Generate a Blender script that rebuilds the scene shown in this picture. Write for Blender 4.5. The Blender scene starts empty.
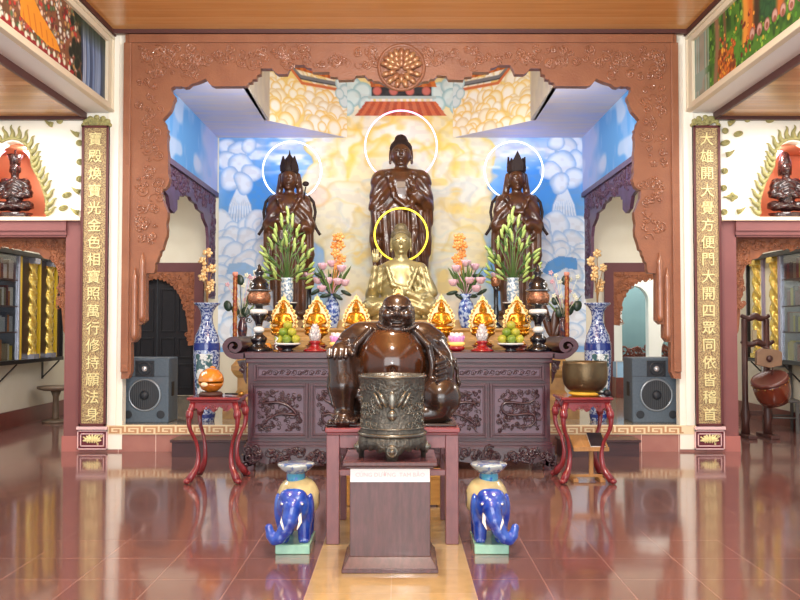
import bpy, bmesh, math, random
import numpy as np
from mathutils import Vector, Matrix
from mathutils.geometry import tessellate_polygon
from math import sin, cos, pi, radians

# ------------------------------------------------------------------ camera
scene = bpy.context.scene
COL = scene.collection
FPX, CAMZ, TILT = 841.0, 1.5, radians(1.84)
cd = bpy.data.cameras.new('camera'); cam = bpy.data.objects.new('camera', cd); COL.objects.link(cam)
cd.sensor_width = 36.0; cd.lens = FPX / 800 * 36.0; cd.clip_end = 100
cam.location = (0, 0, CAMZ); cam.rotation_euler = (pi / 2 + TILT, 0, 0)
scene.camera = cam

def W(px, py, Y):
    x = (px - 400) / FPX; u = (300 - py) / FPX
    dy = cos(TILT) - u * sin(TILT); dz = sin(TILT) + u * cos(TILT)
    t = Y / dy
    return Vector((x * t, Y, CAMZ + dz * t))
def WX(px, Y): return (px - 400) / FPX * Y
def WZ(py, Y): return W(400, py, Y).z
def SC(Y): return Y / FPX

# ------------------------------------------------------------------ materials
def lin(c):
    c = c / 255.0
    return c / 12.92 if c <= 0.04045 else ((c + 0.055) / 1.055) ** 2.4
def rgb(r, g, b): return (lin(r), lin(g), lin(b), 1.0)
MATS = {}
def mat(name, c, rough=0.5, metal=0.0, c2=None, nscale=6.0, bump=0.0, bscale=30.0, coat=0.0, stretch=(1, 1, 1), detail=4.0, emit=None, estr=0.0, sharp=False, spec=0.5, trans=0.0):
    if name in MATS: return MATS[name]
    m = bpy.data.materials.new(name); m.use_nodes = True
    nt = m.node_tree; N = nt.nodes; L = nt.links
    b = N['Principled BSDF']
    b.inputs['Base Color'].default_value = rgb(*c)
    b.inputs['Roughness'].default_value = rough
    b.inputs['Metallic'].default_value = metal
    b.inputs['Coat Weight'].default_value = coat
    b.inputs['Coat Roughness'].default_value = 0.08
    b.inputs['Specular IOR Level'].default_value = spec
    b.inputs['Transmission Weight'].default_value = trans
    if emit:
        b.inputs['Emission Color'].default_value = rgb(*emit); b.inputs['Emission Strength'].default_value = estr
    if c2 or bump:
        tc = N.new('ShaderNodeTexCoord'); mp = N.new('ShaderNodeMapping')
        mp.inputs['Scale'].default_value = stretch
        L.new(tc.outputs['Object'], mp.inputs['Vector'])
    if c2:
        nz = N.new('ShaderNodeTexNoise'); nz.inputs['Scale'].default_value = nscale; nz.inputs['Detail'].default_value = detail
        L.new(mp.outputs['Vector'], nz.inputs['Vector'])
        rp = N.new('ShaderNodeValToRGB')
        rp.color_ramp.elements[0].position = 0.46 if sharp else 0.3; rp.color_ramp.elements[1].position = 0.54 if sharp else 0.7
        rp.color_ramp.elements[0].color = rgb(*c); rp.color_ramp.elements[1].color = rgb(*c2)
        L.new(nz.outputs['Fac'], rp.inputs['Fac']); L.new(rp.outputs['Color'], b.inputs['Base Color'])
    if bump:
        n2 = N.new('ShaderNodeTexNoise'); n2.inputs['Scale'].default_value = bscale; n2.inputs['Detail'].default_value = 3
        L.new(mp.outputs['Vector'], n2.inputs['Vector'])
        bp = N.new('ShaderNodeBump'); bp.inputs['Strength'].default_value = bump; bp.inputs['Distance'].default_value = 0.02
        L.new(n2.outputs['Fac'], bp.inputs['Height']); L.new(bp.outputs['Normal'], b.inputs['Normal'])
    MATS[name] = m
    return m
def vcol_mat(name, rough=0.7):
    if name in MATS: return MATS[name]
    m = bpy.data.materials.new(name); m.use_nodes = True
    N = m.node_tree.nodes; b = N['Principled BSDF']; b.inputs['Roughness'].default_value = rough
    a = N.new('ShaderNodeVertexColor'); a.layer_name = 'paint'
    m.node_tree.links.new(a.outputs['Color'], b.inputs['Base Color'])
    MATS[name] = m
    return m

def tile_mat(name, ca, cb, mortar, size, off, rough, msize=0.004):
    m = bpy.data.materials.new(name); m.use_nodes = True
    nt = m.node_tree; N = nt.nodes; L = nt.links; b = N['Principled BSDF']
    tc = N.new('ShaderNodeTexCoord'); mp = N.new('ShaderNodeMapping'); mp.inputs['Location'].default_value = off
    L.new(tc.outputs['Object'], mp.inputs['Vector'])
    bk = N.new('ShaderNodeTexBrick'); bk.offset = 0.0; bk.squash = 1.0
    bk.inputs['Scale'].default_value = 1.0; bk.inputs['Brick Width'].default_value = size; bk.inputs['Row Height'].default_value = size
    bk.inputs['Mortar Size'].default_value = msize; bk.inputs['Mortar Smooth'].default_value = 0.2; bk.inputs['Bias'].default_value = 0
    bk.inputs['Color1'].default_value = rgb(*ca); bk.inputs['Color2'].default_value = rgb(*cb); bk.inputs['Mortar'].default_value = rgb(*mortar)
    L.new(mp.outputs['Vector'], bk.inputs['Vector'])
    nz = N.new('ShaderNodeTexNoise'); nz.inputs['Scale'].default_value = 9; nz.inputs['Detail'].default_value = 6
    L.new(tc.outputs['Object'], nz.inputs['Vector'])
    mx = N.new('ShaderNodeMix'); mx.data_type = 'RGBA'; mx.blend_type = 'OVERLAY'; mx.inputs[0].default_value = 0.25
    L.new(bk.outputs['Color'], mx.inputs[6]); L.new(nz.outputs['Fac'], mx.inputs[7])
    L.new(mx.outputs[2], b.inputs['Base Color'])
    n3 = N.new('ShaderNodeTexNoise'); n3.inputs['Scale'].default_value = 3.0; n3.inputs['Detail'].default_value = 1
    L.new(tc.outputs['Object'], n3.inputs['Vector'])
    bp = N.new('ShaderNodeBump'); bp.inputs['Strength'].default_value = 0.10; bp.inputs['Distance'].default_value = 0.01
    L.new(n3.outputs['Fac'], bp.inputs['Height'])
    bp2 = N.new('ShaderNodeBump'); bp2.invert = True; bp2.inputs['Strength'].default_value = 0.3; bp2.inputs['Distance'].default_value = 0.003
    L.new(bk.outputs['Fac'], bp2.inputs['Height']); L.new(bp.outputs['Normal'], bp2.inputs['Normal'])
    L.new(bp2.outputs['Normal'], b.inputs['Normal'])
    b.inputs['Roughness'].default_value = rough; b.inputs['Specular IOR Level'].default_value = 0.6; b.inputs['Coat Weight'].default_value = .5; b.inputs['Coat Roughness'].default_value = .13
    MATS[name] = m
    return m
def plank_mat(name, cols, width, groove, rough=0.3, axis=1):
    """boards running along X, board widths along `axis`"""
    m = bpy.data.materials.new(name); m.use_nodes = True
    nt = m.node_tree; N = nt.nodes; L = nt.links; b = N['Principled BSDF']
    tc = N.new('ShaderNodeTexCoord'); sp = N.new('ShaderNodeSeparateXYZ'); L.new(tc.outputs['Object'], sp.inputs[0])
    dv = N.new('ShaderNodeMath'); dv.operation = 'DIVIDE'; dv.inputs[1].default_value = width; L.new(sp.outputs[axis], dv.inputs[0])
    fl = N.new('ShaderNodeMath'); fl.operation = 'FLOOR'; L.new(dv.outputs[0], fl.inputs[0])
    fr = N.new('ShaderNodeMath'); fr.operation = 'FRACT'; L.new(dv.outputs[0], fr.inputs[0])
    wn = N.new('ShaderNodeTexWhiteNoise'); wn.noise_dimensions = '1D'; L.new(fl.outputs[0], wn.inputs['W'])
    mp = N.new('ShaderNodeMapping'); mp.inputs['Scale'].default_value = (0.8, 14, 14); L.new(tc.outputs['Object'], mp.inputs['Vector'])
    nz = N.new('ShaderNodeTexNoise'); nz.inputs['Scale'].default_value = 1.6; nz.inputs['Detail'].default_value = 6; L.new(mp.outputs[0], nz.inputs['Vector'])
    ad = N.new('ShaderNodeMath'); ad.operation = 'MULTIPLY_ADD'; ad.inputs[1].default_value = 0.55; L.new(wn.outputs['Value'], ad.inputs[0])
    sc = N.new('ShaderNodeMath'); sc.operation = 'MULTIPLY'; sc.inputs[1].default_value = 0.6; L.new(nz.outputs['Fac'], sc.inputs[0]); L.new(sc.outputs[0], ad.inputs[2])
    rp = N.new('ShaderNodeValToRGB'); rp.color_ramp.elements[0].color = rgb(*cols[0]); rp.color_ramp.elements[1].color = rgb(*cols[2])
    rp.color_ramp.elements[0].position = 0.15; rp.color_ramp.elements[1].position = 0.95
    e = rp.color_ramp.elements.new(0.55); e.color = rgb(*cols[1])
    L.new(ad.outputs[0], rp.inputs['Fac'])
    lt = N.new('ShaderNodeMath'); lt.operation = 'LESS_THAN'; lt.inputs[1].default_value = 0.045; L.new(fr.outputs[0], lt.inputs[0])
    mx = N.new('ShaderNodeMix'); mx.data_type = 'RGBA'; mx.inputs[7].default_value = rgb(*groove)
    L.new(lt.outputs[0], mx.inputs[0]); L.new(rp.outputs['Color'], mx.inputs[6]); L.new(mx.outputs[2], b.inputs['Base Color'])
    b.inputs['Roughness'].default_value = rough
    MATS[name] = m
    return m

# ------------------------------------------------------------------ objects
def thing(name, label, cat, loc=(0, 0, 0), group=None, rz=0.0):
    o = bpy.data.objects.new(name, None); COL.objects.link(o); o.empty_display_size = 0.1
    o.location = loc; o.rotation_euler = (0, 0, rz); o['label'] = label; o['category'] = cat
    if group: o['group'] = group
    return o
def tag(o, label, cat, group=None):
    o['label'] = label; o['category'] = cat
    if group: o['group'] = group
    return o
def struct(o, label=None, cat=None):
    o['kind'] = 'structure'
    if label: o['label'] = label
    if cat: o['category'] = cat
    return o
def finish(name, me, m, parent=None, loc=None, label=None, bevel=0, smooth=None):
    for mm in (m if isinstance(m, (list, tuple)) else [m]): me.materials.append(mm)
    if smooth is not None: me.shade_smooth() if smooth else me.shade_flat()
    o = bpy.data.objects.new(name, me); COL.objects.link(o)
    if parent: o.parent = parent
    if loc is not None: o.location = loc
    if label: o['label'] = label
    if bevel:
        md = o.modifiers.new('bevel', 'BEVEL'); md.width = bevel; md.segments = 2; md.limit_method = 'ANGLE'; md.angle_limit = radians(40)
    return o
def copy_tree(o, label=None, loc=None, rz=None, parent=None):
    c = o.copy(); COL.objects.link(c)
    if parent: c.parent = parent
    if label: c['label'] = label
    if loc is not None: c.location = loc
    if rz is not None: c.rotation_euler.z = rz
    for ch in list(o.children): copy_tree(ch, parent=c)
    return c

class MB:
    def __init__(s): s.v = []; s.f = []; s.sm = []; s.mi = []
    def add(s, vs, fs, smooth=False, mi=0):
        k = len(s.v); s.v.extend([tuple(v) for v in vs]); s.f.extend([tuple(i + k for i in f) for f in fs]); s.sm.extend([smooth] * len(fs)); s.mi.extend([mi] * len(fs))
        return s
    def box(s, x0, x1, y0, y1, z0, z1, mi=0):
        vs = [(x, y, z) for x in (x0, x1) for y in (y0, y1) for z in (z0, z1)]
        return s.add(vs, [(0, 1, 3, 2), (4, 6, 7, 5), (0, 4, 5, 1), (2, 3, 7, 6), (0, 2, 6, 4), (1, 5, 7, 3)], mi=mi)
    def frustum(s, x0, x1, y0, y1, z0, X0, X1, Y0, Y1, z1):
        vs = [(x0, y0, z0), (x1, y0, z0), (x1, y1, z0), (x0, y1, z0), (X0, Y0, z1), (X1, Y0, z1), (X1, Y1, z1), (X0, Y1, z1)]
        return s.add(vs, [(3, 2, 1, 0), (4, 5, 6, 7), (0, 1, 5, 4), (1, 2, 6, 5), (2, 3, 7, 6), (3, 0, 4, 7)])
    def lathe(s, prof, c=(0, 0, 0), n=24, sy=1.0, cap=True, smooth=True, mod=None):
        vs = []; fs = []
        for (r, z) in prof:
            for i in range(n):
                a = 2 * pi * i / n; rr = r * (mod(a, z) if mod else 1)
                vs.append((c[0] + rr * cos(a), c[1] + rr * sin(a) * sy, c[2] + z))
        for j in range(len(prof) - 1):
            for i in range(n): fs.append((j * n + i, j * n + (i + 1) % n, (j + 1) * n + (i + 1) % n, (j + 1) * n + i))
        s.add(vs, fs, smooth)
        if cap:
            k = len(s.v) - len(vs)
            s.f.append(tuple(k + i for i in reversed(range(n)))); s.sm.append(False); s.mi.append(0)
            s.f.append(tuple(k + (len(prof) - 1) * n + i for i in range(n))); s.sm.append(False); s.mi.append(0)
        return s
    def tube(s, pts, r, n=6, smooth=True, flat=None):
        pts = [Vector(p) for p in pts]; m = len(pts)
        rs = r if isinstance(r, (list, tuple)) else [r] * m
        vs = []; fs = []; up = None
        for i, p in enumerate(pts):
            t = (pts[min(i + 1, m - 1)] - pts[max(i - 1, 0)])
            t = t.normalized() if t.length > 1e-9 else Vector((0, 0, 1))
            if up is None: up = Vector((0, 0, 1)) if abs(t.z) < 0.9 else Vector((0, 1, 0))
            a = t.cross(up)
            if a.length < 1e-5: a = t.cross(Vector((1, 0, 0)))
            a.normalize(); b = a.cross(t).normalized(); up = b
            for k in range(n):
                q = 2 * pi * k / n
                vs.append(p + (a * cos(q) + b * sin(q)) * rs[i])
        for i in range(m - 1):
            for k in range(n): fs.append((i * n + k, i * n + (k + 1) % n, (i + 1) * n + (k + 1) % n, (i + 1) * n + k))
        fs.append(tuple(reversed(range(n)))); fs.append(tuple((m - 1) * n + k for k in range(n)))
        return s.add(vs, fs, smooth)
    def ell(s, c, r, nu=14, nv=9, rot=None):
        vs = []; fs = []
        for j in range(nv + 1):
            t = pi * j / nv
            for i in range(nu):
                a = 2 * pi * i / nu
                p = Vector((r[0] * sin(t) * cos(a), r[1] * sin(t) * sin(a), -r[2] * cos(t)))
                if rot: p = rot @ p
                vs.append(p + Vector(c))
        for j in range(nv):
            for i in range(nu): fs.append((j * nu + i, j * nu + (i + 1) % nu, (j + 1) * nu + (i + 1) % nu, (j + 1) * nu + i))
        return s.add(vs, fs, True)
    def prism(s, poly, d0, d1, plane='xz', holes=()):
        """poly in two coordinates extruded along the third: xz (along y), yz (along x), xy (along z)"""
        loops = [list(poly)] + [list(h) for h in holes]
        P = [p for l in loops for p in l]; n = len(P)
        def at(p, d): return {'xz': (p[0], d, p[1]), 'yz': (d, p[0], p[1]), 'xy': (p[0], p[1], d)}[plane]
        tri = tessellate_polygon([[Vector((p[0], p[1], 0)) for p in l] for l in loops])
        vs = [at(p, d0) for p in P] + [at(p, d1) for p in P]
        fs = []
        for t in tri: fs.append(tuple(t)); fs.append(tuple(i + n for i in reversed(t)))
        k = 0
        for l in loops:
            m = len(l)
            for i in range(m): fs.append((k + i, k + (i + 1) % m, n + k + (i + 1) % m, n + k + i))
            k += m
        return s.add(vs, fs)
    def torus(s, c, R, r, axis='y', n=48, m=8, a0=0.0, a1=2 * pi):
        full = abs(a1 - a0 - 2 * pi) < 1e-6; vs = []; fs = []; N = n if full else n + 1
        for i in range(N):
            a = a0 + (a1 - a0) * i / n
            for j in range(m):
                q = 2 * pi * j / m; rr = R + r * cos(q); h = r * sin(q)
                p = {'y': (rr * cos(a), h, rr * sin(a)), 'z': (rr * cos(a), rr * sin(a), h), 'x': (h, rr * cos(a), rr * sin(a))}[axis]
                vs.append((c[0] + p[0], c[1] + p[1], c[2] + p[2]))
        for i in range(n):
            for j in range(m): fs.append((i * m + j, ((i + 1) % N) * m + j, ((i + 1) % N) * m + (j + 1) % m, i * m + (j + 1) % m))
        return s.add(vs, fs, True)
    def spiral(s, c, R, turns=1.4, r=0.006, a0=0.0, ccw=1, plane='xz', n=14, sides=5, tail=0.0):
        pts = []; rs = []
        for i in range(n):
            t = i / (n - 1); a = a0 + ccw * turns * 2 * pi * t; rr = R * (1 - 0.85 * t)
            u = rr * cos(a); v = rr * sin(a)
            pts.append({'xz': (c[0] + u, c[1], c[2] + v), 'yz': (c[0], c[1] + u, c[2] + v)}[plane]); rs.append(r * (0.55 + 0.6 * t))
        return s.tube(pts, rs, n=sides)
    def curls(s, u0, u1, v0, v1, depth, n, seed, R=(0.02, 0.05), r=0.006, plane='xz', inside=None):
        rd = random.Random(seed)
        for _ in range(n):
            for _t in range(20):
                u = rd.uniform(u0, u1); v = rd.uniform(v0, v1)
                if inside is None or inside(u, v): break
            else: continue
            RR = rd.uniform(*R)
            c = (u, depth, v) if plane == 'xz' else (depth, u, v)
            s.spiral(c, RR, rd.uniform(0.7, 1.7), r * rd.uniform(0.8, 1.4), rd.uniform(0, 6.28), rd.choice((-1, 1)), plane, n=12)
        return s
    def mesh(s, name):
        me = bpy.data.meshes.new(name); me.from_pydata(s.v, [], s.f)
        me.polygons.foreach_set('use_smooth', s.sm); me.polygons.foreach_set('material_index', s.mi)
        bm = bmesh.new(); bm.from_mesh(me); bmesh.ops.recalc_face_normals(bm, faces=bm.faces); bm.to_mesh(me); bm.free()
        me.update(); return me
    def obj(s, name, m, parent=None, loc=None, label=None, bevel=0):
        return finish(name, s.mesh(name), m, parent, loc, label, bevel)

# ------------------------------------------------------------------ implicit surfaces for sculpted figures
class Sculpt:
    """smooth union of ellipsoids and tapered capsules, meshed with surface nets"""
    def __init__(s, lo, hi, h):
        s.h = h; s.lo = np.array(lo, float); n = [int((hi[i] - lo[i]) / h) + 2 for i in range(3)]
        ax = [s.lo[i] + h * np.arange(n[i]) for i in range(3)]
        s.X, s.Y, s.Z = np.meshgrid(*ax, indexing='ij'); s.F = np.full(s.X.shape, 1e3)
    def _mix(s, d, k, op):
        if op == 'u':
            if k <= 0: s.F = np.minimum(s.F, d); return
            hh = np.clip(0.5 + 0.5 * (s.F - d) / k, 0, 1); s.F = s.F * (1 - hh) + d * hh - k * hh * (1 - hh)
        else:
            if k <= 0: s.F = np.maximum(s.F, -d); return
            hh = np.clip(0.5 - 0.5 * (s.F + d) / k, 0, 1); s.F = s.F * (1 - hh) - d * hh + k * hh * (1 - hh)
    def ell(s, c, r, k=2.0, op='u', rot=None):
        x, y, z = s.X - c[0], s.Y - c[1], s.Z - c[2]
        if rot is not None:
            R = Matrix.Rotation(rot[0], 3, rot[1]).transposed()
            x, y, z = (R[0][0] * x + R[0][1] * y + R[0][2] * z, R[1][0] * x + R[1][1] * y + R[1][2] * z, R[2][0] * x + R[2][1] * y + R[2][2] * z)
        k0 = np.sqrt((x / r[0]) ** 2 + (y / r[1]) ** 2 + (z / r[2]) ** 2)
        k1 = np.sqrt((x / r[0] ** 2) ** 2 + (y / r[1] ** 2) ** 2 + (z / r[2] ** 2) ** 2) + 1e-9
        s._mix(k0 * (k0 - 1) / k1, k, op); return s
    def cap(s, a, b, ra, rb=None, k=2.0, op='u', ys=1.0):
        rb = ra if rb is None else rb
        a = np.array(a, float); b = np.array(b, float); a[1] /= ys; b[1] /= ys
        ba = b - a; x, y, z = s.X - a[0], s.Y / ys - a[1], s.Z - a[2]
        t = np.clip((x * ba[0] + y * ba[1] + z * ba[2]) / (ba @ ba + 1e-9), 0, 1)
        d = np.sqrt((x - t * ba[0]) ** 2 + (y - t * ba[1]) ** 2 + (z - t * ba[2]) ** 2) - (ra + (rb - ra) * t)
        s._mix(d * min(1, ys), k, op); return s
    def path(s, pts, rs, k=2.0):
        for i in range(len(pts) - 1): s.cap(pts[i], pts[i + 1], rs[i], rs[i + 1], k)
        return s
    def hand(s, c, dirv, side, size, k=0.4, spread=0.5, curl=0.0):
        """palm, four unequal fingers and a thumb leaving the side of the palm"""
        d = Vector(dirv).normalized(); sd = Vector(side).normalized(); nrm = d.cross(sd).normalized(); c = Vector(c)
        s.cap(c - d * size * .3 - sd * size * .2, c + d * size * .3 - sd * size * .2, size * .3, size * .32, k)
        s.cap(c - d * size * .3 + sd * size * .2, c + d * size * .3 + sd * size * .2, size * .3, size * .32, k)
        for i, ln in enumerate((0.75, 0.95, 1.0, 0.85)):
            o = (i - 1.5) * 0.27 * size
            p0 = c + d * size * .45 + sd * o; p1 = p0 + (d + sd * o / size * spread * .6).normalized() * size * ln * .55
            p2 = p1 + (d * (1 - curl) + nrm * curl).normalized() * size * ln * .5
            s.cap(p0, p1, size * .145, size * .135, k * .4); s.cap(p1, p2, size * .135, size * .11, k * .4)
        p0 = c - d * size * .1 + sd * size * .45; p1 = p0 + (d * .6 + sd * .8).normalized() * size * .5; p2 = p1 + (d * .9 + sd * .3).normalized() * size * .4
        s.cap(p0, p1, size * .18, size * .15, k * .6); s.cap(p1, p2, size * .15, size * .12, k * .4)
        return s
    def warp(s, fn): s.F = s.F + fn(s.X, s.Y, s.Z); return s
    def mesh(s, name, scale=1.0):
        F = s.F; F = np.where(F == 0, 1e-6, F)
        nx, ny, nz = F.shape; cs = (nx - 1, ny - 1, nz - 1)
        acc = np.zeros(cs + (3,)); cnt = np.zeros(cs)
        idx = np.stack(np.meshgrid(np.arange(nx), np.arange(ny), np.arange(nz), indexing='ij'), -1).astype(float)
        cross = []
        for a in range(3):
            sl0 = [slice(None)] * 3; sl1 = [slice(None)] * 3; sl0[a] = slice(0, -1); sl1[a] = slice(1, None)
            v0, v1 = F[tuple(sl0)], F[tuple(sl1)]; cr = (v0 < 0) != (v1 < 0); cross.append((cr, v0 < 0))
            t = np.where(cr, v0 / np.where(v0 == v1, 1, v0 - v1), 0); P = idx[tuple(sl0)].copy(); P[..., a] += t; P *= cr[..., None]
            o1, o2 = [q for q in range(3) if q != a]
            for d1 in (0, 1):
                for d2 in (0, 1):
                    es = [slice(None)] * 3
                    es[o1] = slice(1, None) if d1 else slice(0, -1); es[o2] = slice(1, None) if d2 else slice(0, -1)
                    acc += P[tuple(es)]; cnt += cr[tuple(es)]
        act = cnt > 0; ids = -np.ones(cs, int); ids[act] = np.arange(act.sum())
        V = (acc[act] / cnt[act][:, None]) * s.h + s.lo
        Q = []
        for a in range(3):
            cr, neg = cross[a]; o1, o2 = (a + 1) % 3, (a + 2) % 3
            es = [slice(None)] * 3; es[o1] = slice(1, -1); es[o2] = slice(1, -1)
            I = np.argwhere(cr[tuple(es)]); ng = neg[tuple(es)][cr[tuple(es)]]
            if len(I) == 0: continue
            I[:, o1] += 1; I[:, o2] += 1
            def g(d1, d2):
                J = I.copy(); J[:, o1] -= d1; J[:, o2] -= d2; return ids[J[:, 0], J[:, 1], J[:, 2]]
            q = np.stack([g(1, 1), g(0, 1), g(0, 0), g(1, 0)], 1); q[~ng] = q[~ng][:, ::-1]; Q.append(q)
        Q = np.concatenate(Q); V = V * scale
        me = bpy.data.meshes.new(name); me.vertices.add(len(V)); me.vertices.foreach_set('co', V.ravel())
        me.loops.add(Q.size); me.loops.foreach_set('vertex_index', Q.ravel().astype(np.int32))
        me.polygons.add(len(Q)); me.polygons.foreach_set('loop_start', np.arange(0, Q.size, 4, dtype=np.int32))
        me.update(calc_edges=True); me.validate(); me.shade_smooth()
        return me

# ------------------------------------------------------------------ painted surfaces (colour belongs to the painting)
class Canvas:
    def __init__(s, x0, x1, y0, y1, nx, ny, base):
        s.b = (x0, x1, y0, y1); s.nx, s.ny = nx, ny
        s.X, s.Y = np.meshgrid(np.linspace(x0, x1, nx), np.linspace(y0, y1, ny), indexing='ij')
        s.C = np.zeros((nx, ny, 3)); s.C[:] = base
        rd = np.random.RandomState(5); s.rd = rd
    def noise(s, sx, sy, seed=0):
        rd = np.random.RandomState(seed); gx = int((s.b[1] - s.b[0]) / sx) + 3; gy = int(abs(s.b[3] - s.b[2]) / sy) + 3
        G = rd.rand(gx, gy); u = np.abs(s.X - s.b[0]) / sx; v = np.abs(s.Y - s.b[2]) / sy
        i = u.astype(int); j = v.astype(int); fu = u - i; fv = v - j; fu = fu * fu * (3 - 2 * fu); fv = fv * fv * (3 - 2 * fv)
        return (G[i, j] * (1 - fu) + G[i + 1, j] * fu) * (1 - fv) + (G[i, j + 1] * (1 - fu) + G[i + 1, j + 1] * fu) * fv
    def blend(s, m, col): 
        m = np.clip(m, 0, 1)[..., None]; s.C = s.C * (1 - m) + np.array(col, float) * m
    def disc(s, x, y, r, fill, rim, w=0.35, soft=0.6, power=1.0, ry=None):
        XX = getattr(s, 'XW', s.X); YY = getattr(s, 'YW', s.Y)
        d = np.sqrt((XX - x) ** 2 + ((YY - y) * (r / (ry or r))) ** 2); inside = np.clip((r - d) / soft + 0.5, 0, 1)
        t = np.clip((d / r - (1 - w)) / w, 0, 1)[..., None] ** power
        c = np.array(fill, float) * (1 - t) + np.array(rim, float) * t
        s.C = s.C * (1 - inside[..., None]) + c * inside[..., None]
    def poly(s, pts, col):
        ins = np.zeros(s.X.shape, bool); n = len(pts)
        for i in range(n):
            x1, y1 = pts[i]; x2, y2 = pts[(i + 1) % n]
            c = ((y1 > s.Y) != (y2 > s.Y))
            ins ^= c & (s.X < (x2 - x1) * (s.Y - y1) / ((y2 - y1) if y2 != y1 else 1e-9) + x1)
        s.blend(ins.astype(float), col)
    def line(s, pts, w, col, a=1.0):
        for (x1, y1), (x2, y2) in zip(pts[:-1], pts[1:]):
            dx, dy = x2 - x1, y2 - y1; t = np.clip(((s.X - x1) * dx + (s.Y - y1) * dy) / (dx * dx + dy * dy + 1e-9), 0, 1)
            d = np.sqrt((s.X - x1 - t * dx) ** 2 + (s.Y - y1 - t * dy) ** 2); s.blend(np.clip(w / 2 - d + 0.5, 0, 1) * a, col)
    def grid(s, name, fn, m, parent=None, label=None):
        """fn(X,Y arrays) -> x,y,z arrays"""
        P = np.stack(fn(s.X, s.Y), -1).reshape(-1, 3); nx, ny = s.nx, s.ny
        i, j = np.meshgrid(np.arange(nx - 1), np.arange(ny - 1), indexing='ij'); k = (i * ny + j).ravel()
        Q = np.stack([k, k + ny, k + ny + 1, k + 1], 1)
        me = bpy.data.meshes.new(name); me.vertices.add(len(P)); me.vertices.foreach_set('co', P.ravel())
        me.loops.add(Q.size); me.loops.foreach_set('vertex_index', Q.ravel().astype(np.int32))
        me.polygons.add(len(Q)); me.polygons.foreach_set('loop_start', np.arange(0, Q.size, 4, dtype=np.int32)); me.update(calc_edges=True)
        at = me.color_attributes.new('paint', 'FLOAT_COLOR', 'POINT')
        c = np.clip(s.C, 0, 255) / 255.0; c = np.where(c <= 0.04045, c / 12.92, ((c + 0.055) / 1.055) ** 2.4)
        c = np.concatenate([c.reshape(-1, 3), np.ones((nx * ny, 1))], 1); at.data.foreach_set('color', c.astype(np.float32).ravel())
        return finish(name, me, m, parent, label=label, smooth=True)
# ------------------------------------------------------------------ palette
FY, BY = 10.2, 14.56
CREAM = mat('cream_paint', (250, 247, 234), 0.6, c2=(246, 242, 227), nscale=3)
CREAM2 = mat('pale_wall_paint', (222, 218, 200), 0.7, c2=(214, 208, 188), nscale=2)
WHITE = mat('white_paint', (240, 240, 238), 0.6)
MAUVE = mat('mauve_paint', (134, 82, 80), 0.55, c2=(126, 76, 76), nscale=3)
MAROON = mat('maroon_paint', (98, 52, 56), 0.55, c2=(90, 46, 50), nscale=4)
TRIMB = mat('dark_brown_trim', (84, 48, 44), 0.5)
TERRA = mat('terracotta_wood', (154, 100, 70), 0.4, c2=(140, 88, 62), nscale=4, bump=0.25, bscale=45)
TERRA2 = mat('terracotta_carving', (166, 110, 80), 0.2, c2=(148, 94, 68), nscale=8, coat=.6)
FRET = mat('fretwork_wood', (160, 98, 62), 0.4, c2=(126, 74, 50), nscale=12)
PURPLE = mat('purple_brown_carving', (96, 66, 92), 0.4, c2=(82, 54, 66), nscale=6)
GOLDP = mat('olive_gold_plaster', (176, 168, 108), 0.5, c2=(140, 134, 84), nscale=20, bump=0.3, bscale=60)
BLACKW = mat('black_wood', (24, 24, 29), 0.45, c2=(30, 30, 36), nscale=8, spec=.3)
FLOORM = tile_mat('red_brown_floor_tile', (118, 82, 76), (108, 74, 70), (156, 120, 110), 0.46, (0.53, 0.014, 0), 0.08, .003)
STRIPM = tile_mat('yellow_floor_tile', (172, 146, 100), (182, 156, 110), (188, 164, 124), 0.48, (0.53, 0.014, 0), 0.09)
PLATM = tile_mat('grey_green_platform_tile', (168, 158, 138), (160, 150, 130), (150, 140, 122), 0.4, (0.2, 0.1, 0), 0.10)
RISER = mat('pink_riser_tile', (172, 120, 108), 0.25, c2=(162, 108, 98), nscale=5)
CEILW = plank_mat('ceiling_boards', ((204, 138, 74), (226, 164, 96), (240, 188, 122)), 0.23, (236, 190, 128), 0.22)
CEILW2 = plank_mat('aisle_ceiling_boards', ((164, 118, 78), (190, 142, 96), (212, 170, 122)), 0.14, (120, 78, 48), 0.25)

# ------------------------------------------------------------------ floor, platform
mb = MB()
mb.box(-6.2, -0.53, -5, 20, -0.12, 0, 0); mb.box(-0.53, 0.43, -5, 20, -0.12, 0, 1); mb.box(0.43, 6.2, -5, 20, -0.12, 0, 0)
struct(mb.obj('floor', [FLOORM, STRIPM]), 'polished red-brown tile floor with a yellow tile runner down the middle', 'floor')
PZ = WZ(425, FY)
pl = struct(MB().prism([(-4.03, FY + .02), (4.03, FY + .02), (5.0, BY + .15), (6.2, BY + .15), (6.2, 17.9), (-6.2, 17.9), (-6.2, BY + .15), (-5.0, BY + .15)], 0, PZ, 'xy').obj('platform', PLATM), 'raised tiled altar platform with a pink riser and a meander band', 'platform')
rz = MB().box(WX(127, FY) - .35, WX(676, FY) + .35, FY - 0.02, FY + .02, 0, WZ(434, FY)); rz.obj('riser', RISER, pl, label='pink tiled riser')
g = MB()
for i in range(16):
    x = WX(120, FY) + i * 0.45; g.box(x, x + .008, FY - .0225, FY - .0195, 0.0, WZ(434, FY))
g.obj('tile_joint', mat('white_grout', (226, 196, 184), 0.6), pl)
zb0, zb1 = WZ(434, FY), PZ
MB().box(-3.55, 3.56, FY - 0.035, FY + .02, zb0, zb1).obj('meander_band', mat('meander_cream', (240, 222, 184), 0.4), pl, label='cream band')
key = ["#######.", "#.....#.", "#.###.#.", "#...#.#.", "#####.##"]
cell = (zb1 - zb0) / 6.6; g = MB(); x0 = -3.5
nunit = int(7.0 / (cell * 1.55 * 8))
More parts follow.
